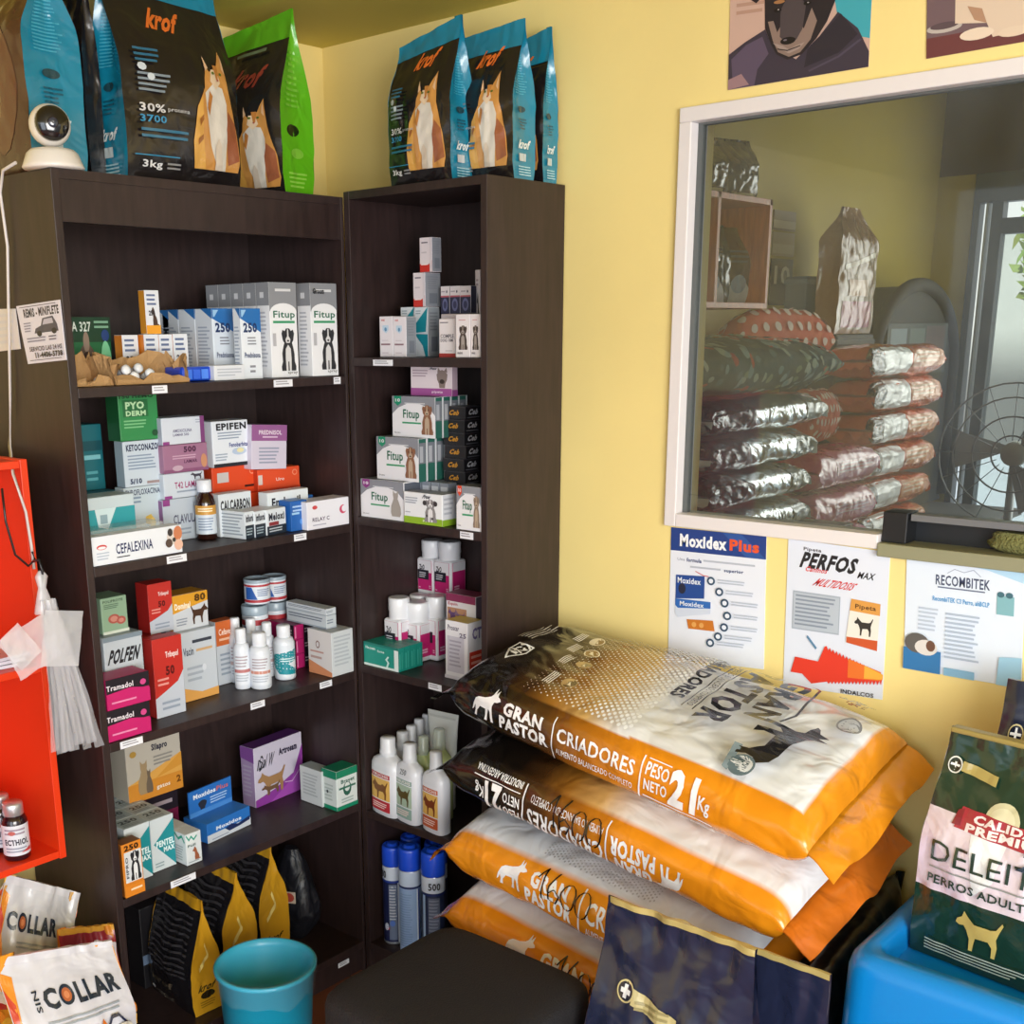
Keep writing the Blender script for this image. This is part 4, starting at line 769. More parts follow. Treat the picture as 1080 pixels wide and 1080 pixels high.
# ------------------------------------------------------------------ shampoos and sprays on the bookcase by the hatch
z = ZB[3]
def flat_bottle(label, Xc, Yb, Yt, wpx, pl, lab, stripe, dogc, bg='#e6e8ee', capm=None, bodym=None, group='white shampoo bottles on the lower shelf'):
    u = Z8(Xc, Yb)[0]; c = slide_u((pl, 0, z), (0, -1, 0), u); H = slide_v(c, (0, 0, 1), Z8(Xc, Yt)[1])[2]-z
    q = slide_u(c, (0, -1, 0), Z8(Xc+wpx/2, Yb)[0]); W = float(np.linalg.norm(q-c)); D = W*.55
    g = root('shampoo_bottle', label, 'bottle', (float(c[0]), float(c[1]), z+E_), -math.pi/2+rad(-8), group=group)
    prof = [(0, .9), (.015, 1), (.60, 1), (.66, .97), (.71, .86), (.74, .66), (.765, .42), (.78, .36)]
    N = 40; P = []
    for k in range(N):
        a = 2*math.pi*k/N; ca, sa = math.cos(a), math.sin(a)
        sx = math.copysign(abs(ca)**.62, ca); sy = math.copysign(abs(sa)**.62, sa)
        row = []
        for t, s in prof:
            dd = D*(s if s > .5 else max(s, .36/.55*.62))
            row.append((W*s*sx, min(D, max(W*.36, D*s))*sy if s < .9 else D*s*sy, t*H))
        P.append(row)
    mb = MB().grid(np.array(P), bodym or plastic('#e2e4ea', .3), closed_u=True)
    mb.add([P[k][0] for k in range(N)], [tuple(range(N))[::-1]], bodym or plastic('#e2e4ea', .3))
    mb.build('bottle_body', g)
    if lab is not None:
        mb = MB(); x0, x1, z0, z1 = -.72*W, .72*W, .07*H, .6*H
        A = Art().r(0, 0, 1, 1, bg).r(0, .82, 1, .93, stripe).t(.06, .84, .94, .91, 'VIRUCHIS', '#f4ece8', 1).r(.0, .28, 1, .8, '#e0b25c' if stripe != '#8fa9a0' else '#a9bda8').sil(.08, .3, .92, .78, 'standdog', dogc).c(.3, .58, .12, .1, dogc).c(.68, .58, .12, .1, dogc).r(0, 0, 1, .26, stripe).lines(.1, .05, .9, .2, 3, '#f0d8d4')
        def fn(Pt, h):
            x = x0+(x1-x0)*Pt[:, 0]; zz = z0+(z1-z0)*Pt[:, 1]
            y = -D*np.maximum(1-np.abs(x/W)**(2/.62), 0)**.31
            return np.c_[x, y-.0005-h, zz]
        A.put(mb, fn, step=.15)
        Art().t(.3, 0, .75, 1, lab, INK, 0, sh=.2).put(mb, lambda Pt, h: fn(Pt*[1, .14]+[0, 1.04], h), step=.2)
        mb.build('bottle_label', g)
    r = W*.42
    MB().lathe([(r*.9, H*.765), (r, H*.775), (r, H*.84), (r*.93, H*.85), (r*.9, H*.985), (r*.8, H)], capm or plastic('#dfe1e6', .35), 22).build('bottle_cap', g)
    return g
RD, TL, OR = '#b52f3a', '#8fa9a0', '#c05a34'
flat_bottle('white shampoo bottle with a red label at the corner of the lower shelf', 238, 478, 172, 116, -.226, '', RD, '#7a4a1c'); 
flat_bottle('white shampoo bottle with a sage green label at the front of the lower shelf', 361, 520, 208, 102, -.228, '250', TL, '#5a4a20')
flat_bottle('white shampoo bottle with a rust label half behind the food sacks', 466, 555, 240, 98, -.232, '', OR, '#7a3a1c')
flat_bottle('white shampoo bottle with red label standing just behind the red labelled one', 298, 450, 150, 92, -.165, '250', RD, '#7a4a1c')
flat_bottle('white unlabelled side of a shampoo bottle, third back along the shelf', 343, 420, 128, 82, -.13, None, RD, RD)
flat_bottle('white shampoo bottle at the back of the lower shelf beside the white tube', 388, 400, 106, 76, -.1, None, RD, RD)
flat_bottle('white shampoo bottle deepest on the lower shelf, behind the white tube', 428, 380, 90, 70, -.07, None, RD, RD)
GC = clear('#dfe8d8', .45); GB = mat('#b9c48a', .2, coat=.4)
flat_bottle('green lotion bottle with a clear dome cap behind the sage labelled bottle', 415, 470, 180, 84, -.175, None, RD, RD, capm=GC, bodym=GB, group='green lotion bottles with clear caps')
flat_bottle('green lotion bottle with a clear dome cap next to the white tube', 480, 470, 150, 92, -.165, None, RD, RD, capm=GC, bodym=GB, group='green lotion bottles with clear caps')
# squeeze tube standing on its cap
c = slide_u((-.12, 0, z), (0, -1, 0), Z8(495, 300)[0]); Ht = slide_v(c, (0, 0, 1), Z8(495, 82)[1])[2]-z
q = slide_u(c, (0, -1, 0), Z8(553, 100)[0]); Wt = float(np.linalg.norm(q-c))
g = root('squeeze_tube', 'flat white squeeze tube with dark print standing crimp end up', 'tube', (float(c[0]), float(c[1]), z+E_), -math.pi/2+.1)
P = []
for k in range(28):
    a = 2*math.pi*k/28
    P.append([(Wt*(.62+.38*t)*math.cos(a), Wt*.6*(1-t)**.7*math.sin(a)+.0008*math.sin(a), Ht*(.16+.84*t)) for t in np.linspace(0, 1, 10)])
mb = MB().grid(np.array(P), plastic('#dcdfda'), closed_u=True)
Art().stroke([(.35,.3),(.42,.5),(.36,.7)], .03, INK).stroke([(.55,.3),(.5,.5),(.56,.7)], .03, INK).lines(.25, .08, .75, .22, 2, '#8a8f94').r(.02, .93, .98, .97, '#c8cbc6').put(mb, lambda Pt, h: np.c_[Wt*(Pt[:, 0]*2-1)*.9, -Wt*.62*(1-(.35+.62*Pt[:, 1]))**.7*np.sqrt(np.maximum(1-(Pt[:, 0]*2-1)**2*.81, 0))-.0012-h, Ht*(.45+.53*Pt[:, 1])], step=.2)
mb.build('tube_body', g)
MB().lathe([(Wt*.6, 0), (Wt*.62, .003), (Wt*.62, Ht*.17), (Wt*.55, Ht*.18)], plastic('#cfd3cc'), 22).build('tube_cap', g)
z = ZB[4]
def can(label, Xc, Yb, Yt, wpx, pl, kind):
    u = Z8(Xc, Yb)[0]; c = slide_u((pl, 0, z), (0, -1, 0), u); H = slide_v(c, (0, 0, 1), Z8(Xc, Yt)[1])[2]-z
    q = slide_u(c, CR, Z8(Xc+wpx/2, Yb-200)[0]); R = float(np.linalg.norm(q-c))
    g = root('spray_can', label, 'spray can', (float(c[0]), float(c[1]), z+E_), math.atan2(CC[1]-c[1], CC[0]-c[0]), group='blue capped spray cans in the bottom of the bookcase')
    MB().lathe([(R*.94, 0), (R*1.0, .002), (R*1.0, .006), (R*.98, .008), (R*.98, H*.78), (R*.9, H*.80)], mat('#b9bcc4', .3, metal=.6), 28).build('can_body', g)
    mb = MB(); A = Art()
    if kind == 'dark':
        A.r(0, 0, 1, 1, '#1b2450').r(0, .82, 1, 1, '#d8e2f2').r(0, .8, 1, .83, '#24409a').r(.62, 0, .72, .8, '#d8e2f2').r(.72, 0, 1, .8, '#a9c4e6').r(.36, .04, .6, .78, '#6f7c98').lines(.38, .3, .58, .76, 12, '#c3cad8').t(.05, .86, .3, .96, '500', INK, 1).c(.3, .22, .06, .05, '#c9d4ea').c(.34, .2, .05, .02, '#b53a4a').c(.46, .27, .07, .04, '#5b7fd0')
    elif kind == 'pale':
        A.r(0, 0, 1, 1, '#9db9e2').r(0, .82, 1, 1, '#c9d9f0').r(0, .8, 1, .825, '#1c2c66').lines(.2, .1, .55, .74, 22, '#8aa6d0').r(.66, 0, .7, .8, '#e6eef8').r(.7, 0, .74, .8, '#24409a')
    else:
        A.r(0, 0, 1, 1, '#27304e').r(0, .82, 1, 1, '#d8e2f2').r(0, .8, 1, .83, '#1c2c66').r(.18, 0, .27, .8, '#a9c4e6').r(.36, .02, .66, .78, '#5f687e').lines(.38, .1, .64, .76, 18, '#848ca0').t(.38, .87, .66, .95, '500', INK, 1)
    A.put(mb, lambda Pt, h: np.c_[(R*.985+h)*np.cos((Pt[:, 0]-.5)*3.3), (R*.985+h)*np.sin((Pt[:, 0]-.5)*3.3), H*.02+(H*.765)*Pt[:, 1]], step=.1)
    mb.build('can_label', g)
    MB().lathe([(R*1.0, H*.79), (R*1.02, H*.8), (R*1.02, H*.955), (R*.98, H*.975), (R*.86, H*.985), (R*.8, H*.975), (R*.55, H*.975), (R*.5, H), (R*.3, H)], plastic('#1d4fd8', .35), 28).build('can_cap', g)
can('blue capped dark spray can nearest the corner post', 277, 1018, 606, 84, -.205, 'dark')
can('blue capped pale blue spray can in the middle of the front row', 362, 1038, 620, 90, -.222, 'pale')
can('blue capped dark spray can with handwritten price, beside the food sacks', 456, 1060, 636, 96, -.225, 'grey')
can('blue capped spray can behind the pale blue one', 352, 960, 572, 80, -.14, 'pale')
can('blue capped spray can at the back, beside the orange sack end', 466, 990, 600, 90, -.15, 'grey')
# ------------------------------------------------------------------ sacks and pouches
def pouch(name, label, cat, w, d, h, loc, rz, body='#1c1a1c', gus='#1a86a6', seal=None, back=None, front_art=None, side_art=None, lean=0, twist=0, seed=1, topdrop=(0,0), bulge=1.0, wr=.004, sealh=.09, rough=.26, group=None, tilt=0, collapse=.55, parts=True, topw=1.0, tuckk=.30, roll=0):
    """a side-gusset pouch standing on its base (local -y is the printed front)"""
    body_m = film(body, rough); gus_m = film(gus, rough); seal_m = film(seal or gus, rough); back_m = film(back or body, rough)
    sd = seed*7.31
    def dim(t):
        e = min(1, max(0, (t-collapse)/(1-collapse))); e = e*e*(3-2*e)
        dd = d*(1-e)+.004*e
        b = min(1, t/.12); dd *= (.86+.14*b)
        ww = w*(1+(topw-1)*e)*(1-.05*math.sin(math.pi*min(1, t/.9))*0)
        return ww, dd, e
    def spine(t): return lean*t*h+tilt*t*t*h
    def wrk(x, y, t, k):
        env = .25+.75*min(1, t*3)
        return (nz(x*9+sd, t*7+k, sd)*.65+nz(x*11+sd, t*13+k*3, sd+5)*.35)*wr*env
    def front(u, t, lift=0):
        ww, dd, e = dim(t); c = 2*u-1
        y = -dd/2-(.16*d*bulge*(1-c*c)*math.sin(math.pi*min(1, t/.97))**.7)*(1-.75*e)
        y += wrk(u, 0, t, 0)+spine(t)-lift
        zz = t*h+(topdrop[0]*(1-u)+topdrop[1]*u)*max(0, t-.6)/.4*h
        return (c*ww/2+twist*t*t*h*.2, y, zz)
    def rear(u, t):
        ww, dd, e = dim(t); c = 2*u-1
        y = dd/2+(.12*d*bulge*(1-c*c)*math.sin(math.pi*min(1, t/.97))**.7)*(1-.75*e)
        y += wrk(u, 1, t, 9)+spine(t)
        zz = t*h+(topdrop[0]*(1-u)+topdrop[1]*u)*max(0, t-.6)/.4*h
        return (c*ww/2+twist*t*t*h*.2, y, zz)
    def side(sgn, q, t, lift=0):
        u = 1 if sgn > 0 else 0
        a = np.array(front(u, t)); b = np.array(rear(u, t))
        ww, dd, e = dim(t)
        tuck = (.05*d+tuckk*d*max(0, (t-.25)/.75))*(1-abs(2*q-1)**1.4)*(.4+.6*min(1, t*2))
        p = a+(b-a)*q; p[0] -= sgn*tuck*(1-.3*e); p[0] += sgn*(wrk(q, 3, t, 17+sgn)*.8+lift)
        return p
    M = Matrix.Translation(loc) @ Matrix.Rotation(rz, 4, 'Z') @ Matrix.Rotation(roll, 4, 'Y')
    r_ = root(name, label, cat, M=M, group=group)
    nt = 46; ts = np.linspace(0, 1, nt); us = np.linspace(0, 1, 30); ks = 1-sealh; kt = [t for t in ts if t <= ks]+[ks]; st = [ks]+[t for t in ts if t > ks]
    mb = MB()
    mb.grid(np.array([[front(u, t) for t in kt] for u in us]), body_m)
    mb.grid(np.array([[rear(u, t) for t in kt] for u in us]), back_m, flip=True)
    lo = [front(u, 0) for u in us]; hi = [rear(u, 0) for u in us]
    n = len(us); mb.add(lo+hi, [(i+1, i, n+i, n+i+1) for i in range(n-1)], back_m)
    if front_art: front_art.put(mb, lambda P, hh: np.array([front(a, b, .0004+wr*.10+hh*1.6) for a, b in np.clip(P, .004, .996)]), step=.04, matf=lambda c_: film(c_, rough), smooth=False)
    mb.build('front_panel', r_)
    for sg in (-1, 1):
        mb = MB().grid(np.array([[side(sg, q, t) for t in ts] for q in np.linspace(0, 1, 9)]), gus_m, flip=sg < 0)
        if side_art: side_art.put(mb, lambda P, hh: np.array([side(sg, a if sg > 0 else 1-a, b, .0005+hh) for a, b in np.clip(P, .01, .99)]), step=.06, matf=lambda c_: film(c_, rough))
        mb.build('side_gusset', r_)
    mb = MB()
    mb.grid(np.array([[front(u, t, .0006) for t in st] for u in us]), seal_m)
    mb.grid(np.array([[np.array(rear(u, t))+[0, .0006, 0] for t in st] for u in us]), seal_m, flip=True)
    a = [front(u, 1, .0006) for u in us]; b = [np.array(rear(u, 1))+[0, .0006, 0] for u in us]
    mb.add(list(a)+[tuple(x) for x in b], [(i, i+1, n+i+1, n+i) for i in range(n-1)], seal_m)
    mb.build('top_seal', r_)
    return r_
def cat_print(A, x0, y0, x1, y1, flip=False):
    X = lambda a: x0+(x1-x0)*((1-a) if flip else a); Y = lambda b: y0+(y1-y0)*b
    def pl(pts, c): A.poly([(X(a), Y(b)) for a, b in pts][::-1 if flip else 1], c)
    pl([(.02,0),(0,.22),(.1,.5),(.28,.66),(.3,.74),(.36,.84),(.42,.8),(.6,.86),(.74,1),(.78,.8),(.8,.68),(.86,.55),(.95,.35),(1,.1),(.95,0)], '#c98f4a')
    pl([(.28,.62),(.3,.45),(.36,.2),(.5,.0),(.66,.0),(.72,.3),(.74,.55),(.66,.68),(.45,.7)], '#d9d2c6')
    pl([(.02,0),(0,.22),(.1,.5),(.22,.6),(.2,.3),(.24,.0)], '#d8a24e')
    pl([(.72,.05),(.7,.35),(.76,.5),(.92,.4),(.98,.1)], '#9a5a3c')
    pl([(.4,.72),(.45,.82),(.56,.82),(.62,.72),(.52,.66)], '#e0c8a8')
    pl([(.335,.80),(.34,.93),(.40,.83)], '#e0b890'); pl([(.70,.84),(.735,.97),(.76,.80)], '#e0b890'); pl([(.5,.86),(.53,.74),(.57,.74),(.6,.86)], '#b97a3c'); pl([(.36,.64),(.3,.5),(.34,.44),(.42,.6)], '#b97a3c'); pl([(.12,.4),(.2,.44),(.2,.40),(.12,.34)], '#9a5f2a'); pl([(.08,.24),(.18,.28),(.18,.24),(.08,.19)], '#9a5f2a')
    A.c(X(.47), Y(.79), (x1-x0)*.03, (y1-y0)*.013, '#5a6a2c', 8).c(X(.63), Y(.79), (x1-x0)*.03, (y1-y0)*.013, '#5a6a2c', 8).c(X(.55), Y(.735), (x1-x0)*.022, (y1-y0)*.01, '#a8574c', 7)
    pl([(.42,.0),(.44,.2),(.5,.26),(.56,.2),(.57,.0)], '#cdbfae')
    return A
def krof_art(c0=.36, c1=.94, k0=.36, k1=.76):
    A = Art()
    A.t(k0, .745, k1, .86, 'krof', '#e0702c', 2, sh=.35)
    cat_print(A, c0, .09, c1, .70)
    A.t(.1, .335, .3, .375, '30%', '#c9c9c9', 1); A.t(.32, .34, .5, .365, 'proteina', '#c9c9c9', 0); A.t(.1, .285, .3, .32, '3700', '#2a86b0', 1)
    A.lines(.1, .42, .36, .52, 4, '#7c8a94').lines(.1, .56, .3, .64, 3, '#2f6a88').lines(.1, .2, .5, .26, 2, '#2a6a88')
    A.r(.04, .125, .4, .13, '#2a86b0').t(.1, .06, .26, .105, '3kg', '#d8d8d8', 1).lines(.3, .06, .42, .1, 2, '#8a8a8a')
    A.c(.14, .545, .035, .02, '#c9d2d8', 8).c(.2, .5, .03, .018, '#c9d2d8', 8)
    return A
def krof_side():
    A = Art()
    A.lines(.2, .55, .75, .8, 16, '#3aa0bd', 3).c(.47, .46, .16, .022, '#1d4450').lines(.3, .32, .65, .4, 4, '#0f566c', 2).t(.2, .2, .75, .26, 'krof', '#d9e6ea', 2, sh=.2).r(.25, .12, .55, .17, '#b9c6cc').lines(.2, .02, .8, .09, 4, '#9fd0de', 5)
    return A
def sack(name, label, cat, FL, FR, BR, BL, Tk, colfn=None, solid=None, arts=(), seed=1, n=3.0, endp=9, flap=.05, wr=.006, rough=.27, bumpm=.35, group=None, nu=110, nph=84, metal=0, sag=0, flapdrop=.02, flapcol=None, part_names=('end_seal', 'end_seal'), flapturn=(0, 0), taper=0, amat=None):
    """a filled pillow-like sack lying on its broad side. FL.. are the corners of its middle plane (front-left, front-right, back-right, back-left)"""
    FL, FR, BR, BL = [np.array(p, float) for p in (FL, FR, BR, BL)]
    ctr = (FL+FR+BR+BL)/4
    nrm = np.cross(FR-FL, BL-FL); nrm /= np.linalg.norm(nrm)
    if nrm[2] < 0 and abs(nrm[2]) > .3: nrm = -nrm
    L = np.linalg.norm((FR+BR)/2-(FL+BL)/2); Wd = np.linalg.norm((BL+BR)/2-(FL+FR)/2)
    sd = seed*3.77
    def E(u): 
        c = abs(2*u-1); return max(0.03, (1-c**endp))**.5
    def S(u, ph, lift=0):
        u = float(u); c, s = math.cos(ph), math.sin(ph)
        e = E(u)
        v = .5-.5*math.copysign(abs(c)**(2/n), c)
        inset = taper*(1-e)
        v = .5+(v-.5)*(1-inset)
        hgt = Tk/2*math.copysign(abs(s)**(2/n), s)*e
        m = (1-u)*(1-v)*FL+u*(1-v)*FR+u*v*BR+(1-u)*v*BL
        endk = abs(2*u-1)**5
        w1 = nz(u*5*L/.8+sd, v*4+sd, s*1.5)*wr*.8+nz(u*16+sd, v*13, s*4+sd)*wr*.45+nz(u*42+sd, v*9+sd, s*3)*wr*.5*endk
        p = m+nrm*(hgt*(1+.10*nz(u*3+sd, v*2, 5)))
        p = p-nrm*0+np.array([0, 0, -sag*math.sin(math.pi*u)])
        # outward direction
        o = nrm*math.copysign(abs(s)**.8, s)*1.0
        lat = (FL-BL)*(1-u)+(FR-BR)*u; lat = lat/np.linalg.norm(lat)
        o = o*abs(s)+lat*c
        o = o/(np.linalg.norm(o)+1e-9)
        p = p+o*(w1*(.45+.55*e)+lift)
        return p
    # arc length round the middle of the sack, measured up from the front equator
    phs = np.linspace(-math.pi/2, math.pi*1.5, 721)
    ring = np.array([S(.5, p) for p in phs]); sl = np.r_[0, np.cumsum(np.linalg.norm(np.diff(ring, axis=0), axis=1))]
    s0 = np.interp(0, phs, sl); sl = sl-s0
    ph_of = lambda s: float(np.interp(s, sl, phs))
    s_of = lambda ph: float(np.interp(ph, phs, sl))
    r_ = root(name, label, cat, M=Matrix.Translation(Vector(ctr-[0, 0, Tk/2])), group=group)
    off = np.array(r_.matrix_world.translation)
    us = np.linspace(0, 1, nu); pp = np.linspace(-math.pi/2, math.pi*1.5, nph, endpoint=False)
    # even spacing along the ring
    pe = [ph_of(x) for x in np.linspace(sl[0], sl[-1], nph, endpoint=False)]
    P = np.array([[S(u, ph)-off for u in us] for ph in pe])
    m_ = attr_film(rough, bumpm, metal) if colfn else (solid if not isinstance(solid, str) else film(solid, rough))
    mb = MB().grid(P, m_, closed_u=True, flip=True)
    for art, x0, x1, a0, a1 in arts:
        art.put(mb, lambda Q, h: np.array([S(x0+(x1-x0)*a, ph_of(a0+(a1-a0)*b), .0007+h*1.5)-off for a, b in Q]), step=.035, matf=amat or (lambda c_: film(c_, rough)))
    o = mb.build('sack_body', r_)
    if colfn:
        cols = np.tile(np.array(srgb('#222222')), (len(mb.v), 1))
        k = 0
        for ph in pe:
            s = s_of(ph)
            for u in us: cols[k] = colfn(u, s); k += 1
        tint(o, cols)
    # flat heat-sealed ends
    ax = ((FR+BR)-(FL+BL)); ax /= np.linalg.norm(ax)
    for i, (pn, sg, A_, B_) in enumerate(((part_names[0], -1, FL, BL), (part_names[1], 1, FR, BR))):
        if flap <= 0: continue
        rows = []; u_e = 0 if sg < 0 else 1
        for v in np.linspace(0, 1, 26):
            row = []
            base = S(u_e, math.acos(max(-1, min(1, 1-2*v)))*1.0)*0+A_+(B_-A_)*v
            for q in np.linspace(-.012/flap, 1, 9):
                wv = nz(v*7+sd, q*1.5, sd+i*4)*wr*2.2*max(q, 0)
                p = base+ax*sg*flap*q*(1+.15*nz(v*3+sd, i, 2))+nrm*wv
                p = p+np.array([0, 0, -flapdrop*max(q, 0)**1.5+flapturn[i]*max(q, 0)**2*(v-.5)*2])
                row.append(p-off)
            rows.append(row)
        G = np.array(rows); N2 = np.array(nrm)*.0012
        fm = film(flapcol[i] if flapcol else '#d08a1e', rough)
        mb = MB(); mb.grid(G+N2, fm); mb.grid(G-N2, fm, flip=True)
        mb.build(pn, r_)
    return r_
def ramp(stops):
    xs = [s[0] for s in stops]; cs = np.array([srgb(s[1]) for s in stops])
    return lambda x: np.array([np.interp(x, xs, cs[:, k]) for k in range(3)])
# ------------------------------------------------------------------ pouches on top of the bookcases
KB, KT = '#1b1719', '#14809f'
zt = HA+.0012
pouch('pet_food_pouch', 'large black and teal cat food pouch with a ginger cat, on the wide bookcase', 'pet food bag', .262, .10, .36, (-.60, -.205, zt), rad(0), KB, KT, front_art=krof_art(.54, .99, .28, .62), side_art=krof_side(), seed=2, topdrop=(.02, -.01), tilt=.03, collapse=.5)
pouch('pet_food_pouch', 'brown fronted pouch with teal gusset directly behind the white webcam', 'pet food bag', .19, .115, .37, (-.845, -.115, zt), rad(-88), '#4a2f22', KT, front_art=Art().c(.6, .4, .3, .3, '#5f3c28').lines(.1, .1, .5, .3, 4, '#7a5a46'), side_art=krof_side(), seed=5, collapse=.6, tuckk=.08)
pouch('pet_food_pouch', 'black pouch squeezed between the teal gusset pouch and the large cat food pouch', 'pet food bag', .17, .035, .37, (-.752, -.10, zt), rad(-88), '#191618', '#1d1a1c', front_art=Art().lines(.2, .1, .7, .3, 4, '#55504c').r(.4, .3, .6, .36, '#9a9690'), seed=8)
gart = Art().t(.3, .62, .8, .74, 'krof', '#8a3a2a', 2, sh=.3); cat_print(gart, .35, .05, .98, .55); gart.lines(.3, .8, .75, .84, 1, '#6a7a5a')
pouch('pet_food_pouch', 'black fronted pouch with bright lime green gusset beside the large cat food pouch', 'pet food bag', .19, .10, .335, (-.333, -.165, zt), rad(-82), '#211d1b', '#5db21c', seal='#5aa81e', front_art=gart, side_art=Art().c(.4, .38, .2, .035, '#1c2a10').c(.5, .25, .2, .03, '#7fc43e').lines(.2, .04, .8, .14, 4, '#8fd04a').lines(.2, .5, .7, .8, 10, '#74bf38'), seed=11, topdrop=(-.03, .06), collapse=.5, sealh=.14, tuckk=.08)
zt = HB+.0012
ka = lambda: krof_art()
pouch('pet_food_pouch', 'black and teal cat food pouch on the narrow bookcase, nearest the corner of the room', 'pet food bag', .165, .075, .285, (-.19, -.515, zt), rad(-90), KB, KT, front_art=ka(), side_art=krof_side(), seed=21, topdrop=(-.07, .05), sealh=.13, collapse=.5)
pouch('pet_food_pouch', 'black and teal cat food pouch on the narrow bookcase, middle of the three', 'pet food bag', .155, .075, .28, (-.123, -.618, zt), rad(-88), KB, KT, front_art=ka(), side_art=krof_side(), seed=22, topdrop=(-.02, .03), sealh=.16, collapse=.5)
pouch('pet_food_pouch', 'black and teal cat food pouch on the narrow bookcase, against the yellow wall', 'pet food bag', .15, .05, .27, (-.04, -.624, zt), rad(-90), KB, KT, front_art=ka(), side_art=krof_side(), seed=23, topdrop=(-.05, .06), sealh=.2, collapse=.5)
# ------------------------------------------------------------------ pouches in the lowest bay of the wide bookcase
zb = ZA[4]+.001; GOLD = '#c79422'
wav = Art()
for k in range(11): wav.stroke([(.08+.84*t, .34+k*.05+.012*math.sin(t*9)) for t in np.linspace(0, 1, 9)], .018, '#3b3a3f')
wav.t(.2, .2, .7, .26, 'krof', '#5a5245', 1); wav.c(.2, .12, .04, .02, '#cfd3d8').lines(.3, .06, .7, .12, 2, '#6a655c')
gs_ = Art().c(.5, .16, .22, .035, '#2a2412').t(.2, .2, .8, .26, 'krof', '#4a3a10', 2, sh=.2).lines(.25, .05, .75, .11, 3, '#8a6a1a').stroke([(.3,.4),(.6,.5),(.5,.6)], .04, '#e6cf7a')
pouch('pet_food_pouch', 'black wavy printed pouch with gold gusset, first in the bottom bay', 'pet food bag', .17, .082, .27, (-.70, -.20, zb), rad(-93), '#1b1a1e', GOLD, front_art=wav, side_art=gs_, seed=31, wr=.006, collapse=.35, tuckk=.05)
pouch('pet_food_pouch', 'black pouch with wide gold gusset in the middle of the bottom bay', 'pet food bag', .17, .095, .285, (-.585, -.175, zb), rad(-93), '#1b1a1e', GOLD, front_art=wav, side_art=gs_, seed=32, wr=.006, collapse=.5, tuckk=.05)
pouch('pet_food_pouch', 'gold gusset pouch standing beside the knotted dark sack', 'pet food bag', .15, .085, .30, (-.468, -.165, zb), rad(-93), '#1b1a1e', GOLD, front_art=wav, side_art=gs_, seed=33, wr=.006, collapse=.5, tuckk=.05)
def soft_bag(name, label, cat, rx, ry, h, loc, rz, m, seed, neck=.25, parts=None, lean=(0, 0)):
    mb = MB(); P = []
    for k in range(36):
        a = 2*math.pi*k/36; row = []
        for t in np.linspace(0, 1, 26):
            r = (1-(2*max(0, .35-t)/.9)**2)*(1-max(0, (t-.35)/.65)**1.6*(1-neck))
            w_ = 1+nz(math.cos(a)*2+seed, math.sin(a)*2, t*3)*.22+nz(math.cos(a)*6+seed, math.sin(a)*6, t*5)*.1
            row.append((rx*r*w_*math.cos(a)+lean[0]*t, ry*r*w_*math.sin(a)+lean[1]*t, h*t))
        P.append(row)
    mb.grid(np.array(P), m, closed_u=True)
    mb.add([p[0] for p in P], [tuple(range(36))[::-1]], m); mb.add([p[-1] for p in P], [tuple(range(36))], m)
    r_ = root(name, label, cat, loc, rz); mb.build('sack_body', r_)
    return r_
sk = soft_bag('dark_sack', 'slumped dark plastic sack at the corner end of the bottom bay', 'sack', .05, .075, .235, (-.346, -.165, zb), .0, mat('#191a22', .5, bump=.6, bscale=20, coat=.15), 3)
mb = MB(); Art().r(0, 0, 1, 1, '#c9b8a8').c(.5, .5, .4, .4, '#b5483c').put(mb, quad_fn((-.062, -.03, .12), (-.045, -.06, .12), (-.045, -.06, .15), (-.062, -.03, .15))); mb.build('sticker', sk)
# a dim box lying behind the wavy pouch
carton_at('storage_box', 'black box with a pale strip in the dim end of the bottom bay', Z0, 150, 182, 960, -.1, zb, 'a', 'box', dep=.06, base='#17161a', front=Art().r(0, .3, 1, .42, '#5d6f88'))
# ------------------------------------------------------------------ big dog food sacks piled against the yellow wall
OR_, DK, WT_ = '#df8a16', '#17120e', '#e2e5ea'
top_r = ramp([(0, '#0e0b0a'), (.14, '#17110c'), (.22, '#452b12'), (.30, '#9a6826'), (.40, '#cfa765'), (.5, '#dfe0e0'), (1, '#e2e6ec')])
strip_r = ramp([(0, '#0e0b0a'), (.17, '#17110c'), (.31, '#4a2c10'), (.46, '#b26c16'), (.6, '#df8a16'), (1, '#e38e18')])
def col_top(u, s):
    if s < .063+.01*max(0, (u-.5)): return strip_r(u+.06*max(0, s)/.09*0)
    if u > .962-.12*max(0, (.2-(s-.09))/.2)*0: return np.array(srgb('#e08f1c'))
    return top_r(u)
def col_two(u, s):
    if s < .066: return strip_r(u-.02)
    return top_r(max(0, u-.08))
def col_or(u, s):
    if s < .07: return np.array(srgb('#df8c18'))
    return np.array(srgb('#d9dee6'))
side1 = Art()
side1.sil(.11, .38, .20, .94, 'shepherd', '#eef0f2', True).t(.215, .62, .335, .82, 'GRAN', '#eef0f2', 2).t(.205, .36, .355, .59, 'PASTOR', '#eef0f2', 2)
side1.r(.366, .16, .369, .9, '#eef0f2').t(.38, .54, .60, .78, 'CRIADORES', '#eef0f2', 1).t(.38, .34, .60, .44, 'ALIMENTO BALANCEADO COMPLETO', '#eef0f2', 0)
side1.r(.616, .12, .620, .9, '#eef0f2').t(.63, .66, .69, .84, 'PESO', '#eef0f2', 1).t(.63, .42, .69, .6, 'NETO', '#eef0f2', 1).t(.695, .36, .765, .9, '21', '#f4f5f6', 2).t(.77, .42, .80, .7, 'Kg', '#eef0f2', 1).r(.63, .88, .69, .895, '#eef0f2').r(.63, .32, .81, .335, '#eef0f2').t(.63, .12, .81, .26, 'INDUSTRIA ARGENTINA', '#eef0f2', 1)
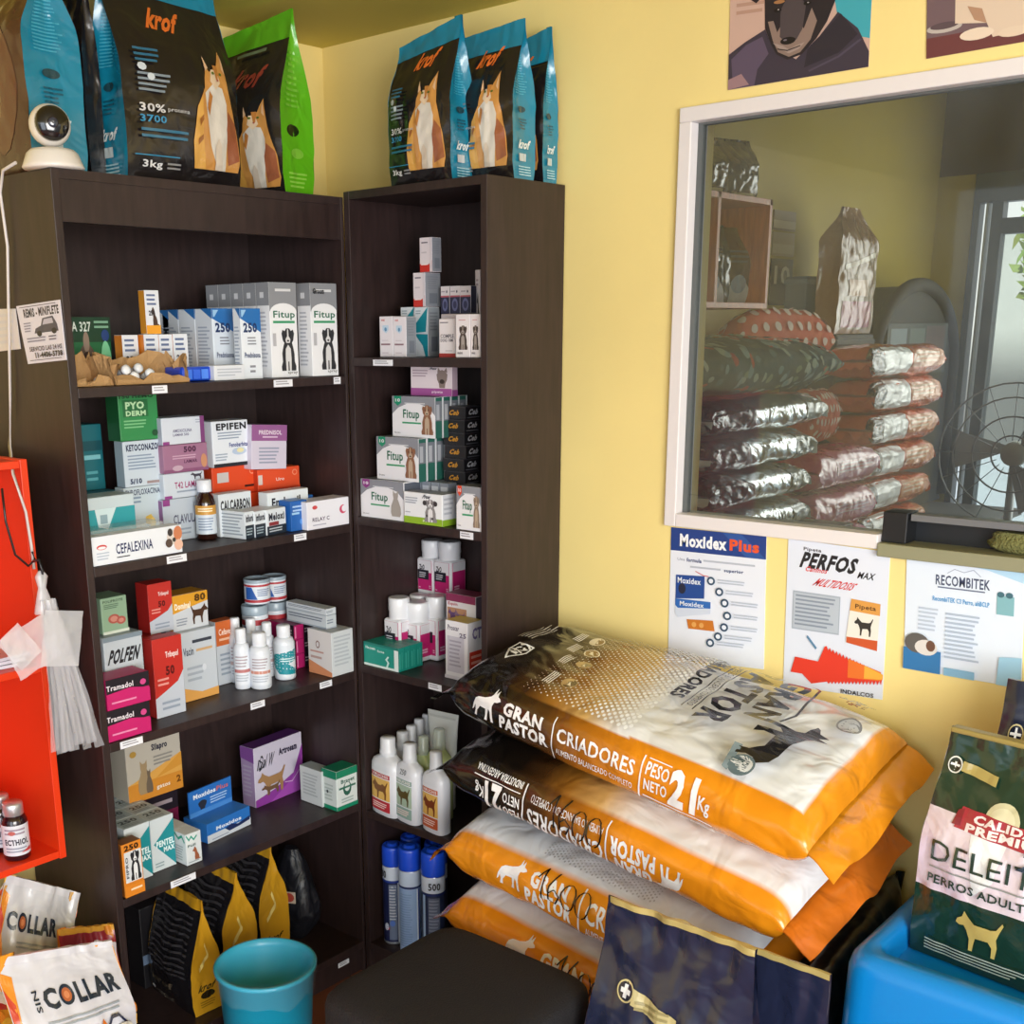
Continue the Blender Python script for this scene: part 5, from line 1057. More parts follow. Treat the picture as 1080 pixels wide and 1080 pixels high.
# printed broad face: x runs along the sack (bottom to top of the pack), y from front edge to wall
face = Art()
for i in range(34):
    for j in range(30):
        fx = .205+i*.0098; fy = .02+(j+.5*(i % 2))*.0325
        if fy > .98: continue
        q = min(1, max(0, (fx-.2)/.33)); rr = .0012+.0052*q
        if rr > .0008: face.c(fx, fy, rr*.78, rr*1.75, '#e6e2d6' if q < .62 else '#e8eaec', 8)
for k, (fx, fy) in enumerate([(.235, .60), (.262, .47), (.285, .33), (.31, .14)]):
    face.c(fx, fy, .021, .042, '#e7dcc0' if k < 2 else '#b89a66', 20).c(fx, fy, .018, .036, '#8a6a3a' if k < 2 else '#5a4528', 20).sil(fx-.012, fy-.02, fx+.012, fy+.02, 'sitdog', '#e7dcc0')
    face.lines(fx-.05, fy-.035, fx-.028, fy+.035, 1, '#00000f')if False else None
    for q in range(4): face.r(fx-.022-.006*q-.02, fy-.05-.01, fx-.0195-.006*q-.02, fy+.04, '#e9e6de')
for q in range(5): face.r(.06+.011*q, .36, .0635+.011*q, .60+.04*(q % 2), '#dcdad6')
face.poly([(.085,.22),(.115,.12),(.145,.22),(.14,.3),(.09,.3)], '#eef0f2').poly([(.09,.225),(.115,.138),(.14,.225),(.136,.29),(.094,.29)], '#17110c').sil(.10, .19, .13, .27, 'doghead', '#eef0f2')
face.t(.53, .33, .568, .83, 'CRIADORES', '#1a1a1e', 2, rot=-90)
face.r(.582, .27, .585, .85, '#2a2a2e').t(.590, .29, .606, .83, 'ALIMENTO BALANCEADO COMPLETO', '#2a2a2e', 0, rot=-90).r(.611, .27, .614, .85, '#2a2a2e')
face.t(.624, .22, .70, .87, 'PASTOR', '#1c1c22', 2, rot=-90).t(.712, .38, .785, .83, 'GRAN', '#1c1c22', 2, rot=-90)
face.stroke([(.76, .90), (.80, .80), (.81, .52), (.795, .42)], .006, '#2a2a2e')
sd_ = np.array(SIL['shepherd']); sd_ = np.c_[.765+.15*sd_[:, 1], .50-.44*sd_[:, 0]]
face.poly([(a, b) for a, b in sd_], '#1d1d22')
face.c(.92, .60, .028, .062, '#77797d', 24).c(.92, .60, .023, .052, '#aeb1b6', 24).lines(.905, .57, .935, .63, 3, '#85878c')
face.t(.875, .76, .90, .90, '24%', '#26262c', 1, rot=-90).t(.905, .76, .917, .92, 'PROTEINA', '#4a4a50', 0, rot=-90).t(.84, .82, .865, .92, '3 6', '#3a3a40', 0, rot=-90).r(.868, .78, .871, .92, '#4a4a50')
face.c(.80, .06, .03, .055, '#5d7079', 24).c(.80, .06, .025, .046, '#cfd4d8', 24).t(.785, .025, .815, .095, 'PREMIUM', '#3f5058', 1, rot=-90).poly([(.755,.16),(.765,.02),(.78,.01),(.775,.16)], '#7d8f98')
sack('dog_food_sack', 'top sack of the pile, white and orange with a shepherd emblem and dotted fade', 'dog food sack', (-.415, -.745, .845), (-.43, -1.51, .735), (-.04, -1.51, .81), (-.04, -.745, .885), .135, colfn=col_top, arts=[(side1, -.028, .972, -.066, .058), (face, 0, 1, .07, .43)], seed=2, nph=180, bumpm=.45, rough=.22, flapcol=('#14100e', '#e08f1c'), flapdrop=.03, flap=.05, n=3.2, wr=.008, endp=15, sag=.0, part_names=('end_seal', 'end_seal'))
side2 = Art()
def flip180(A):
    B2 = Art(); B2.L = [(1-V, F_, c) for V, F_, c in A.L]; return B2
base2 = Art()
base2.sil(.25, .38, .325, .94, 'shepherd', '#e8eaee', True).t(.335, .62, .44, .86, 'GRAN', '#e8eaee', 2).t(.325, .32, .455, .6, 'PASTOR', '#e8eaee', 2).r(.464, .12, .468, .92, '#e8eaee').t(.475, .50, .71, .82, 'CRIADORES', '#e8eaee', 1).t(.475, .26, .70, .38, 'ALIMENTO BALANCEADO COMPLETO', '#e8eaee', 0).r(.722, .12, .726, .9, '#e8eaee').t(.735, .66, .79, .84, 'PESO', '#eef0f2', 1).t(.735, .42, .79, .6, 'NETO', '#eef0f2', 1).t(.795, .36, .85, .9, '21', '#f4f5f6', 2).t(.855, .42, .885, .7, 'Kg', '#eef0f2', 1).r(.735, .32, .89, .335, '#eef0f2').t(.735, .12, .89, .26, 'INDUSTRIA ARGENTINA', '#eef0f2', 1)
side2 = flip180(base2)
def hand(A, x, y, w, h, col='#15110e'):
    X = lambda a: x+w*a; Y = lambda b: y+h*b; k = .005
    A.stroke([(X(0), Y(.6)), (X(.1), Y(1)), (X(.12), Y(0))], k, col)
    A.stroke([(X(.32), Y(1)), (X(.22), Y(.5)), (X(.24), Y(.08)), (X(.36), Y(0)), (X(.42), Y(.3)), (X(.32), Y(.45)), (X(.24), Y(.3))], k, col)
    for c in (.58, .84): A.stroke([(X(c+.12*math.cos(t)), Y(.42+.42*math.sin(t))) for t in np.linspace(0, 6.4, 14)], k, col)
hand(side2, .36, .40, .17, .52)
sack('dog_food_sack', 'second sack from the top, its orange strip lettered upside down and a black end', 'dog food sack', (-.43, -.745, .69), (-.455, -1.49, .605), (-.045, -1.49, .66), (-.045, -.745, .735), .135, colfn=col_two, arts=[(side2, 0, 1, -.062, .07)], seed=5, flapcol=('#14100e', '#cf6f1c'), flapdrop=.03, flap=.05, n=3.0, wr=.008, endp=15)
side3 = Art(); side3.sil(.22, .38, .325, .94, 'shepherd', '#e8eaee', True).t(.345, .60, .48, .86, 'GRAN', '#eef0f2', 2).t(.33, .28, .50, .57, 'PASTOR', '#eef0f2', 2).r(.525, .1, .53, .95, '#eef0f2').t(.55, .42, .83, .8, 'CRIADORES', '#eef0f2', 1).t(.55, .2, .83, .34, 'ALIMENTO BALANCEADO COMPLETO', '#eef0f2', 0)
hand(side3, .37, .5, .2, .48)
dots3 = Art()
for i in range(40):
    for j in range(5): dots3.c(.2+i*.014, .1+(j+.5*(i % 2))*.18, .0042, .055*(1-j*.15), '#a9adb3', 8)
def sack3(z0, seed, label, arts):
    k0 = 1 if z0 > .3 else .5 if z0 > .1 else 0
    return sack('dog_food_sack', label, 'dog food sack', (-.43, -.745, z0), (-.455, -1.40, z0-.05*k0), (-.05, -1.40, z0), (-.05, -.745, z0+.04*k0), .135*(1 if k0 > .5 else .8), colfn=col_or, arts=arts, seed=seed, flapcol=('#d8841a', '#d8841a'), flapdrop=.03, flap=.045, n=3.0, wr=.009, endp=15, nu=70, nph=60)
sack3(.515, 8, 'third sack down, orange strip with a handwritten price over its emblem', [(side3, 0, 1, -.058, .066), (dots3, .2, .9, .085, .13)])
side4 = Art(); side4.sil(.25, .38, .36, .94, 'shepherd', '#dfe3ea', True).t(.39, .50, .54, .80, 'GRAN', '#eef0f2', 2).r(.60, .1, .605, .95, '#eef0f2').t(.38, .12, .56, .44, 'PASTOR', '#eef0f2', 2); hand(side4, .45, .4, .18, .5)
sack3(.365, 13, 'fourth sack down, orange, the lowest one showing above the black stool', [(side4, 0, 1, -.058, .066)])
sack3(.202, 17, 'orange sack near the floor, hidden low in the pile behind the stool', [])
sack3(.072, 19, 'orange sack lying on the floor tiles under the whole pile', [])
blk = Art()
blk.t(.12, .3, .26, .7, 'GP', '#5d646c', 2).sil(.02, .2, .11, .8, 'shepherd', '#5d646c', True).t(.3, .3, .72, .7, 'CRIADORES', '#8d9298', 1).t(.8, .3, .92, .6, '24%', '#9a9ea4', 1)
sack('dog_food_sack', 'black sack standing on edge between the pile and the blue tub', 'dog food sack', (-.47, -1.515, .03), (-.06, -1.515, .03), (-.045, -1.515, .565), (-.47, -1.515, .49), .095, solid=film('#131216', .35), arts=[(blk, 0, 1, .545, .64)], seed=23, flapcol=('#131216', '#131216'), flap=.015, flapdrop=0, n=2.6, wr=.010, nu=70, nph=60)
# ------------------------------------------------------------------ navy bags in front of the pile
nav = Art().poly([(.27,.760),(.56,.725),(.565,.765),(.27,.80)], '#b9ad7c').c(.22, .785, .062, .028, '#c9bd8a', 24).c(.22, .785, .052, .0235, '#1d2236', 24).r(.185, .779, .255, .791, '#e9edf2').r(.207, .768, .233, .802, '#e9edf2').lines(.3, .745, .53, .775, 2, '#948a5e')
NV = '#20263f'
p1 = on(660, 938, 'x', -.60); p2 = on(800, 1000, 'x', -.575)
def navy(label, x, y0, y1, h, seed, art, d=.13, rz=-90, wr=.012, topw=1):
    w = abs(y1-y0)
    return pouch('pet_food_bag', label, 'pet food bag', w, d, h, (x, (y0+y1)/2, .001), rad(rz), NV, '#161b30', seal='#b6a468', front_art=art, seed=seed, wr=wr, bulge=.9, collapse=.4, sealh=.016, rough=.24, topw=topw)
nb1 = navy('navy dog food bag with a gold rim and white cross badge, standing before the sacks', -.615, -1.24, -1.55, .655, 41, nav, d=.11, topw=.84)
nb2 = navy('dim navy bag with gold rim tucked behind the badge bag beside the black sack', -.522, -1.40, -1.60, .60, 43, None, d=.02, wr=.004)
# ------------------------------------------------------------------ hatch window
M_FR = mat('#e4dfe0', .35, bump=.05, bscale=80)
wr_ = root('window_1', None, None); wr_['kind'] = 'structure'
jw = .026; y1 = -.9755; y0 = WY0-.004; zt_ = 1.9305; zb_ = 1.151
yS = -1.4145                                    # where the pass-through slot starts
MB().box((-.012, y0, zt_-jw), (.05, y1, zt_), M_FR, .002).build('window_frame', wr_)
MB().box((-.012, y1-jw, zb_), (.05, y1, zt_-jw), M_FR, .002).build('window_frame', wr_)
MB().box((-.012, yS, zb_), (.05, y1-jw, zb_+jw), M_FR, .002).build('window_frame', wr_)
MB().box((-.012, y0, zb_), (.05, y0+jw, zt_-jw), M_FR, .002).build('window_frame', wr_)
gk = mat('#5b5f5e', .5)
mb = MB(); a = .012
mb.box((.014, y1-jw-.009, zb_+jw), (.03, y1-jw, zt_-jw), gk).box((.014, y0+jw, zt_-jw-.004), (.03, y1-jw-.009, zt_-jw), gk)
mb.build('glazing_gasket', wr_)
gm = bpy.data.materials.new('dusty_glass'); gm.use_nodes = True; nt = gm.node_tree; nt.nodes.clear()
out = nt.nodes.new('ShaderNodeOutputMaterial'); tr = nt.nodes.new('ShaderNodeBsdfTransparent'); gl = nt.nodes.new('ShaderNodeBsdfGlossy'); df = nt.nodes.new('ShaderNodeBsdfDiffuse')
tr.inputs['Color'].default_value = (.9, .93, .91, 1); gl.inputs['Roughness'].default_value = .03; df.inputs['Color'].default_value = (.55, .6, .62, 1)
m1_ = nt.nodes.new('ShaderNodeMixShader'); m2_ = nt.nodes.new('ShaderNodeMixShader'); fr = nt.nodes.new('ShaderNodeFresnel'); fr.inputs['IOR'].default_value = 1.45
tc = nt.nodes.new('ShaderNodeTexCoord'); nz_ = nt.nodes.new('ShaderNodeTexNoise'); nz_.inputs['Scale'].default_value = 6; mr = nt.nodes.new('ShaderNodeMapRange')
mr.inputs['From Min'].default_value = .35; mr.inputs['From Max'].default_value = .75; mr.inputs['To Min'].default_value = .025; mr.inputs['To Max'].default_value = .07
nt.links.new(tc.outputs['Object'], nz_.inputs['Vector']); nt.links.new(nz_.outputs['Fac'], mr.inputs['Value'])
nt.links.new(mr.outputs['Result'], m1_.inputs['Fac']); nt.links.new(tr.outputs[0], m1_.inputs[1]); nt.links.new(df.outputs[0], m1_.inputs[2])
nt.links.new(fr.outputs[0], m2_.inputs['Fac']); nt.links.new(m1_.outputs[0], m2_.inputs[1]); nt.links.new(gl.outputs[0], m2_.inputs[2]); nt.links.new(m2_.outputs[0], out.inputs['Surface'])
MB().box((.020, y0+jw, zb_+jw+.036), (.024, y1-jw, zt_-jw), gm).build('window_pane', wr_)
MB().box((.020, yS+.0, zb_+jw), (.024, y1-jw, zb_+jw+.036), gm).build('window_pane', wr_)
# pass-through slot: sill strip, rail under the glass, dark tray
MB().box((-.016, y0, zb_-.012), (.05, yS-.001, zb_+.012), mat('#8d8c70', .5), .002).build('slot_sill', wr_)
MB().box((.0, y0, zb_+.054), (.03, yS-.05, zb_+.066), mat('#77797e', .35, metal=.3), .001).build('slot_rail', wr_)
MB().box((.0, yS-.045, zb_+.012), (.05, yS-.001, zb_+.067), mat('#15171b', .5), .002).build('slot_block', wr_)
MB().box((.045, y0, zb_+.012), (.055, yS-.045, zb_+.056), mat('#1a1d22', .5)).build('slot_panel', wr_)
sp_ = on(1062, 590, 'x', .015)
soft_bag('sponge', 'olive green sponge lying in the pass-through slot', 'sponge', .055, .018, .035, (.022, float(sp_[1])-.02, zb_+.0125), math.pi/2, mat('#7a7a48', .9, bump=1, bscale=200), 9, neck=.7)
# ------------------------------------------------------------------ the room beyond
XF = 3.97
HF = 3.05
struct(MB().box((WT, -4.6, HF), (XF+.12, WT, HF+.08), M_CEIL), 'ceiling_far_room')
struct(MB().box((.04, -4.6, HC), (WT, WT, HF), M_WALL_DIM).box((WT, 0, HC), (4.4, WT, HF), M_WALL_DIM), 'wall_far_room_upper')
dz = .0
d0y = float(on(1018, 300, 'x', XF)[1]); d1y = float(on(1040, 300, 'x', XF)[1])
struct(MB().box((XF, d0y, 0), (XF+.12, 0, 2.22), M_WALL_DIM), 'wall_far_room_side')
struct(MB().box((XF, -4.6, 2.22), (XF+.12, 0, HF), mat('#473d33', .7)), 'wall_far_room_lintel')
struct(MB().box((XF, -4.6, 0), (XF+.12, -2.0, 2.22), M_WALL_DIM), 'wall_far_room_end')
dr = root('door_1', None, None); dr['kind'] = 'structure'
M_AL = mat('#4d5558', .4, metal=.3); M_ALL = mat('#aeb4b4', .35, metal=.4)
for yy, ww, m in ((d0y-.035, .03, M_AL), (d0y-.075, .012, M_ALL), (d0y-.14, .05, M_AL)):
    MB().box((XF-.01, yy, 0), (XF+.06, yy+ww, 2.09), m, .002).build('door_frame', dr)
zt1 = float(on(1045, 238, 'x', XF)[2])
MB().box((XF-.01, -1.98, zt1-.04), (XF+.06, d0y-.14, zt1+.03), M_AL, .002).build('door_transom', dr)
MB().box((XF+.02, -1.98, .05), (XF+.026, d0y-.14, zt1-.04), gm).build('door_pane', dr)
struct(MB().box((XF+.12, -9, -.08), (14, 9, -.01), mat('#c9ccd0', .8)), 'ground_outside')
def tree(label, loc, r, h, seed):
    rr = random.Random(seed); g = root('street_tree', label, 'tree', loc)
    MB().tube([(0, 0, 0), (.05, .03, h*.4), (0, 0, h*.8)], [.12, .1, .06], mat('#5a4a38', .9, bump=.5)).build('trunk', g)
    lv = mat('#9bb04a', .6, vary=.5, bscale=3); vs = []; fs = []
    for k in range(2600):
        a, b = rr.uniform(0, 6.28), math.acos(rr.uniform(-1, 1)); q = r*rr.uniform(.55, 1)
        c = Vector((q*math.sin(b)*math.cos(a), q*math.sin(b)*math.sin(a), h+q*.9*math.cos(b)))
        d1 = Vector((rr.gauss(0, 1), rr.gauss(0, 1), rr.gauss(0, 1))).normalized()*.11; d2 = d1.orthogonal().normalized()*.06
        n = len(vs); vs += [c-d1, c+d2, c+d1, c-d2]; fs.append((n, n+1, n+2, n+3))
    MB().add(vs, fs, lv).build('foliage', g)
tree('yellow green street tree seen through the far glass door', (11.5, .6, 0), 1.3, 2.3, 3)
MB().box((XF-.01, -1.98, 2.09), (XF+.06, d0y-.005, 2.22), M_AL, .002).build('door_header', dr)
struct(MB().box((WT, -4.72, 0), (XF+.12, -4.6, HF), M_WALL_DIM), 'wall_far_room_unseen')  # unseen end wall, added to keep the far room darker
# wall cabinet in the far room
M_CAB = wood_mat('#cf7040', 'orange_wood', .4)
P = lambda u, v, y: on(u, v, 'y', y)
cy0 = -.25
xr = float(P(811, 265, cy0)[0]); xl = .95; zT = float(P(773, 204, cy0)[2]); zB = float(P(773, 319, cy0)[2]); xd = float(P(757, 260, cy0)[0])
cw = root('wall_cabinet', 'open orange wood wall cabinet with two bays, seen through the hatch glass', 'cabinet')
for x in (xl, xd, xr): MB().box((x-.009, cy0, zB), (x+.009, -.003, zT), M_CAB, .001).build('side_panel', cw)
MB().box((xl, cy0, zT-.018), (xr+.009, -.003, zT), M_CAB, .001).build('top_panel', cw)
MB().box((xl, cy0, zB-.018), (xr+.009, -.003, zB), M_CAB, .001).build('bottom_panel', cw)
MB().box((xl, -.009, zB), (xr, -.003, zT), M_CAB).build('back_panel', cw)
silv = Art().poly([(.1,0),(.9,0),(.8,.2),(.5,.38),(.25,.2)], '#cfd6da').c(.5, .25, .2, .12, '#9fb4c9').lines(.2, .5, .8, .7, 3, '#5a6068')
zc = zB+.001
for x, w, col, lab, s in ((xd-.13, .17, '#2f4a2a', 'dark green topped pouch in the first bay of the orange cabinet', 51), (xd+.13, .17, '#1c2c33', 'dark pouch with silver base in the wide bay of the orange cabinet', 52), (xd+.31, .17, '#5a4630', 'brown pouch with silver base at the end of the orange cabinet', 53)):
    pouch('pet_food_pouch', lab, 'pet food bag', w, .09, .25, (x, -.12, zc), rad(-20), col, col, front_art=silv, seed=s, wr=.006)
zc = zT+.001
pouch('pet_food_pouch', 'black pouch with a pale stripe on top of the orange cabinet', 'pet food bag', .22, .1, .17, (xr-.32, -.13, zc), rad(-15), '#26261f', '#2c2c24', front_art=Art().poly([(.1,.5),(.5,.3),(.55,.36),(.12,.62)], '#b9b48a').r(.5, .0, .9, .12, '#d9d3a0'), seed=54, wr=.008)
pouch('pet_food_pouch', 'plain dark pouch at the end of the orange cabinet top', 'pet food bag', .2, .1, .19, (xr-.10, -.13, zc), rad(-15), '#3a3a2a', '#34342a', front_art=Art().r(.4, .0, .9, .1, '#d9d3a0'), seed=55, wr=.008)
# framed notice boards on the back wall
nx0 = float(P(813, 280, -.004)[0]); nx1 = float(P(836, 280, -.004)[0])
for (va, vb, col, txt, lab) in ((222, 243, '#8a7a5c', None, 'brown notice sheet highest beside the orange cabinet'), (245, 270, '#b9aa8a', None, 'pale notice sheet in the middle beside the orange cabinet'), (273, 322, '#4d4a3c', '10', 'dark sheet with white numerals beside the orange cabinet')):
    za, zb2 = float(P(824, va, -.004)[2]), float(P(824, vb, -.004)[2])
    mb = MB().box((nx0, -.006, zb2), (nx1, -.001, za), card(col)); A = Art().r(.02, .02, .98, .98, col)
    if txt: A.t(.15, .45, .85, .85, txt, '#d6d2c0', 1)
    else: A.r(0, .1, 1, .5, '#c9bd9c')
    A.put(mb, quad_fn((nx0, -.0065, zb2), (nx1, -.0065, zb2), (nx1, -.0065, za), (nx0, -.0065, za)))
    tag(mb.build('notice_sheet'), lab, 'notice')
# counters that carry the goods
TZ = .93; TL_ = .72
def counter(label, x0, x1, y0, y1, zt):
    g = root('counter_table', label, 'table')
    MB().box((x0, y0, zt-.03), (x1, y1, zt), mat('#5f5c56', .5), .003).build('table_top', g)
    for lx in (x0+.03, x1-.08):
        for ly in (y0+.03, y1-.08): MB().box((lx, ly, 0), (lx+.05, ly+.05, zt-.03), mat('#6a6a68', .5), .003).build('table_leg', g)
counter('pale counter under the silver sacks in the room beyond the hatch', .55, 1.60, -.70, -.1, TZ)
counter('lower pale counter under the pink and orange sacks beyond the hatch', 1.63, 3.75, -.60, -.012, TL_)
def pile_sack(label, u0, u1, vm, y, dep, z0, hgt, col, art, seed, metal=0, endp=16):
    x0 = float(P(u0, vm, y)[0]); x1 = float(P(u1, vm, y)[0]); zc_ = z0+hgt/2
    m = mat(col, .22, metal=metal, bump=.6, bscale=14, coat=.5)
    return sack('pet_food_sack', label, 'pet food sack', (x0, y, zc_), (x1, y, zc_), (x1, y+dep, zc_), (x0, y+dep, zc_), hgt, solid=m, arts=art, seed=seed, flap=.008, flapcol=(col, col), n=3.2, wr=.010, nu=48, nph=44, endp=endp)
sl = Art().r(.30, 0, .34, 1, '#5d6a6e').r(.0, 0, .3, 1, '#2c383c').r(.80, 0, 1, 1, '#7f9296')
hs = .104
for k in range(4):
    pile_sack('silver and black sack, %s of four stacked under the floral cushion' % ('lowest', 'second', 'third', 'topmost')[k], 750, (858, 856, 860, 868)[k], 490, -.62, .34, TZ+.001+hs*k, hs*.93, '#d3dcdf', [(sl, 0, 1, -.05, .10)], 60+k, .7)
pk_ = Art().r(.3, .35, .95, .8, '#d9869f').lines(.35, .3, .9, .7, 3, '#e8b9c9')
for k in range(3):
    pile_sack('pink sack, %s of three between the silver and the orange stacks' % ('lowest', 'middle', 'topmost')[k], 862, 926, 510, -.56, .24, TL_+.001+.141*k, .132, '#c43f68', [(pk_, 0, 1, -.04, .05)], 70+k)
og = Art().r(0, 0, .16, 1, '#3a2a28').r(.16, 0, .5, 1, '#eef1f2').r(.52, .2, .97, .8, '#dd8a50').lines(.55, .3, .9, .7, 3, '#f0c8a0')  # brown left end is painted shade, where the stack recedes into the dark
for k in range(6):
    pile_sack('orange and silver sack, %s in the tall stack nearest the far door' % ('lowest', 'second', 'third', 'fourth', 'fifth', 'topmost')[k], (918, 918, 920, 920, 920, 914)[k], (984, 986, 988, 989, 989, 990)[k], 460, -.46, .2, TL_+.001+.126*k, .118, '#d4602f', [(og, 0, 1, -.05, .07)], 80+k, .2)
def cushion(label, u0, u1, v, y, dep, hgt, z0, col, art_fn, seed, droop=0):
    x0 = float(P(u0, v, y)[0]); x1 = float(P(u1, v, y)[0]); zc_ = z0+hgt/2
    return sack('pet_cushion', label, 'cushion', (x0, y, zc_), (x1, y, zc_-droop), (x1, y+dep, zc_-droop), (x0, y+dep, zc_), hgt, solid=mat(col, .9, bump=.3, bscale=60), arts=art_fn, seed=seed, flap=0, n=2.2, wr=.010, nu=50, nph=44, endp=3.4, taper=.2, amat=lambda c_: mat(c_, .9))
fa = Art(); rr = random.Random(12)
for k in range(260):
    x, y = rr.random(), rr.random(); fa.c(x, y, rr.uniform(.008, .02), rr.uniform(.02, .06), rr.choice(['#7fa3a6', '#9db7ad', '#5d7f86', '#3f5f66', '#b8524a', '#86a08a', '#b3c5bd', '#8fb0b4']), 7)
da = Art()
for i in range(9):
    for j in range(5): da.c((i+.5*(j % 2)+.3)/9.3, (j+.5)/5, .028, .06, '#ecd9d0', 12)
zc0 = TZ+.001+hs*4+.002
cushion('large teal floral cushion lying on the silver sacks behind the hatch glass', 722, 897, 388, -.66, .36, .16, zc0, '#45656a', [(fa, 0, 1, -.1, .3)], 90)
cushion('coral polka dot cushion standing behind the floral one', 782, 884, 355, -.27, .12, .22, zc0+.03, '#d9674e', [(da, 0, 1, -.09, .2)], 91)
cushion('coral polka dot cushion tucked on top of the pink sacks', 862, 889, 440, -.50, .16, .19, TL_+.001+.141*3+.003, '#d06a5a', [(da, 0, 1, -.08, .14)], 92)
xb0 = float(P(868, 340, -.18)[0]); xb1 = float(P(908, 340, -.18)[0]); zs0 = float(P(890, 352, -.18)[2])
cr = root('storage_crate', 'dark grey crate carrying the upright brown sack behind the hatch glass', 'crate', ((xb0+xb1)/2, -.185, TL_))
wc_ = (xb1-xb0)/2
MB().box((-wc_, -.055, .001), (wc_, .055, zs0-TL_-.002), mat('#34393d', .6), .01).build('crate_body', cr); MB().box((-wc_-.004, -.059, zs0-TL_-.045), (wc_+.004, .059, zs0-TL_-.02), mat('#434a4e', .6), .006).build('crate_rim', cr)
pouch('pet_food_sack', 'tall brown and pink sack standing upright against the far yellow wall', 'pet food sack', (xb1-xb0)*.95, .09, .47, ((xb0+xb1)/2, -.185, zs0), rad(0), '#8d6d4c', '#9c7a5a', front_art=Art().r(.1, .05, .9, .26, '#a0485c').poly([(.1,.5),(.9,.62),(.9,.66),(.1,.54)], '#d9cdb8').r(.2, .30, .7, .43, '#cfa98a'), seed=95, wr=.012, topw=.5, collapse=.7)
gx0 = float(P(838, 320, -.06)[0]); gx1 = float(P(866, 320, -.06)[0]); gz1 = float(P(850, 292, -.06)[2])
g = root('storage_crate', 'blue grey crate against the wall beside the upright brown sack', 'crate', ((gx0+gx1)/2, -.06, TL_))
MB().box((-(gx1-gx0)/2, -.045, .001), ((gx1-gx0)/2, .045, gz1-TL_), mat('#5a6a70', .6), .006).build('crate_body', g)
MB().box((-(gx1-gx0)/2-.004, -.049, gz1-TL_-.03), ((gx1-gx0)/2+.004, .049, gz1-TL_-.012), mat('#6a7a80', .6), .003).build('crate_rim', g)
cx0 = float(P(916, 345, -.2)[0]); cx1 = float(P(1012, 345, -.2)[0]); cz1 = float(P(955, 293, -.2)[2])
pc = root('pet_carrier', 'arched black padded pet carrier by the far door', 'pet carrier', ((cx0+cx1)/2, -.135, TL_+.001))
W_ = (cx1-cx0)/2-.03; Hh = cz1-TL_-.03
N = 24
def arch(k, s=1):
    a = math.pi*k/N; return (-W_*s*math.cos(a), Hh*.62+Hh*.38*s*math.sin(a))
prof = [(-W_, .002)]+[arch(k) for k in range(N+1)]+[(W_, .002)]
mb = MB(); n = len(prof); vs = [(x, -.06, z_) for x, z_ in prof]+[(x, .11, z_) for x, z_ in prof]
mb.add(vs, [(i, i+1, n+i+1, n+i) for i in range(n-1)]+[tuple(range(n))[::-1], tuple(range(n, 2*n))], mat('#262b2f', .7), False); mb.build('carrier_shell', pc)
MB().tube([(x*.96, -.065, z_*.975+.03) for x, z_ in prof], .03, mat('#1d2124', .75), 10).build('padded_rim', pc)
mb = MB().box((-W_*.7, -.075, Hh*.62), (W_*.7, -.06, Hh*.84), mat('#3b4648', .6)); Art().r(.35, .1, .6, .9, '#4a5a58').r(.62, .05, .95, .95, '#40303a').r(.05, .55, .3, .9, '#6a7a80').put(mb, quad_fn((-W_*.7, -.0755, Hh*.62), (W_*.7, -.0755, Hh*.62), (W_*.7, -.0755, Hh*.84), (-W_*.7, -.0755, Hh*.84))); mb.build('mesh_panel', pc)
# floor fan by the door
fx = on(1066, 480, 'x', 3.3)
fn_ = root('floor_fan', 'round wire guard fan by the far door, partly cut by the hatch frame', 'fan', (3.3, float(fx[1]), .001)); fz = float(fx[2])
mb = MB(); gwm = mat('#8d9294', .4, metal=.4)
for rr_ in (.08, .16, .24, .3): mb.tube([(0, rr_*math.cos(t), fz+rr_*math.sin(t)) for t in np.linspace(0, 2*math.pi, 33)], .004, gwm, 6)
for t in np.linspace(0, 2*math.pi, 17)[:-1]: mb.tube([(0, .06*math.cos(t), fz+.06*math.sin(t)), (0, .3*math.cos(t), fz+.3*math.sin(t))], .002, gwm, 5)
mb.build('wire_guard', fn_)
MB().lathe([(.001, 0), (.05, .002), (.055, .05), (.03, .09)], mat('#b8bcb4', .4), 20).build('motor_hub', fn_, M=Matrix.Translation((0.02, 0, fz)) @ Matrix.Rotation(math.pi/2, 4, 'Y'))
for k in range(3):
    a0 = 2*math.pi*k/3; mb = MB(); mb.add([(.03, .05*math.cos(a0), fz+.05*math.sin(a0)), (.015, .25*math.cos(a0-.3), fz+.25*math.sin(a0-.3)), (.045, .26*math.cos(a0+.35), fz+.26*math.sin(a0+.35)), (.04, .05*math.cos(a0+.8), fz+.05*math.sin(a0+.8))], [(0, 1, 2, 3)], mat('#9aa0a0', .4)); mb.build('fan_blade', fn_)
MB().tube([(.06, 0, .03), (.06, 0, fz)], .018, gwm, 12).build('fan_pole', fn_)
MB().lathe([(.16, 0), (.17, .01), (.15, .03), (.03, .04)], mat('#5a5e60', .5), 24, (.06, 0, 0)).build('fan_base', fn_)
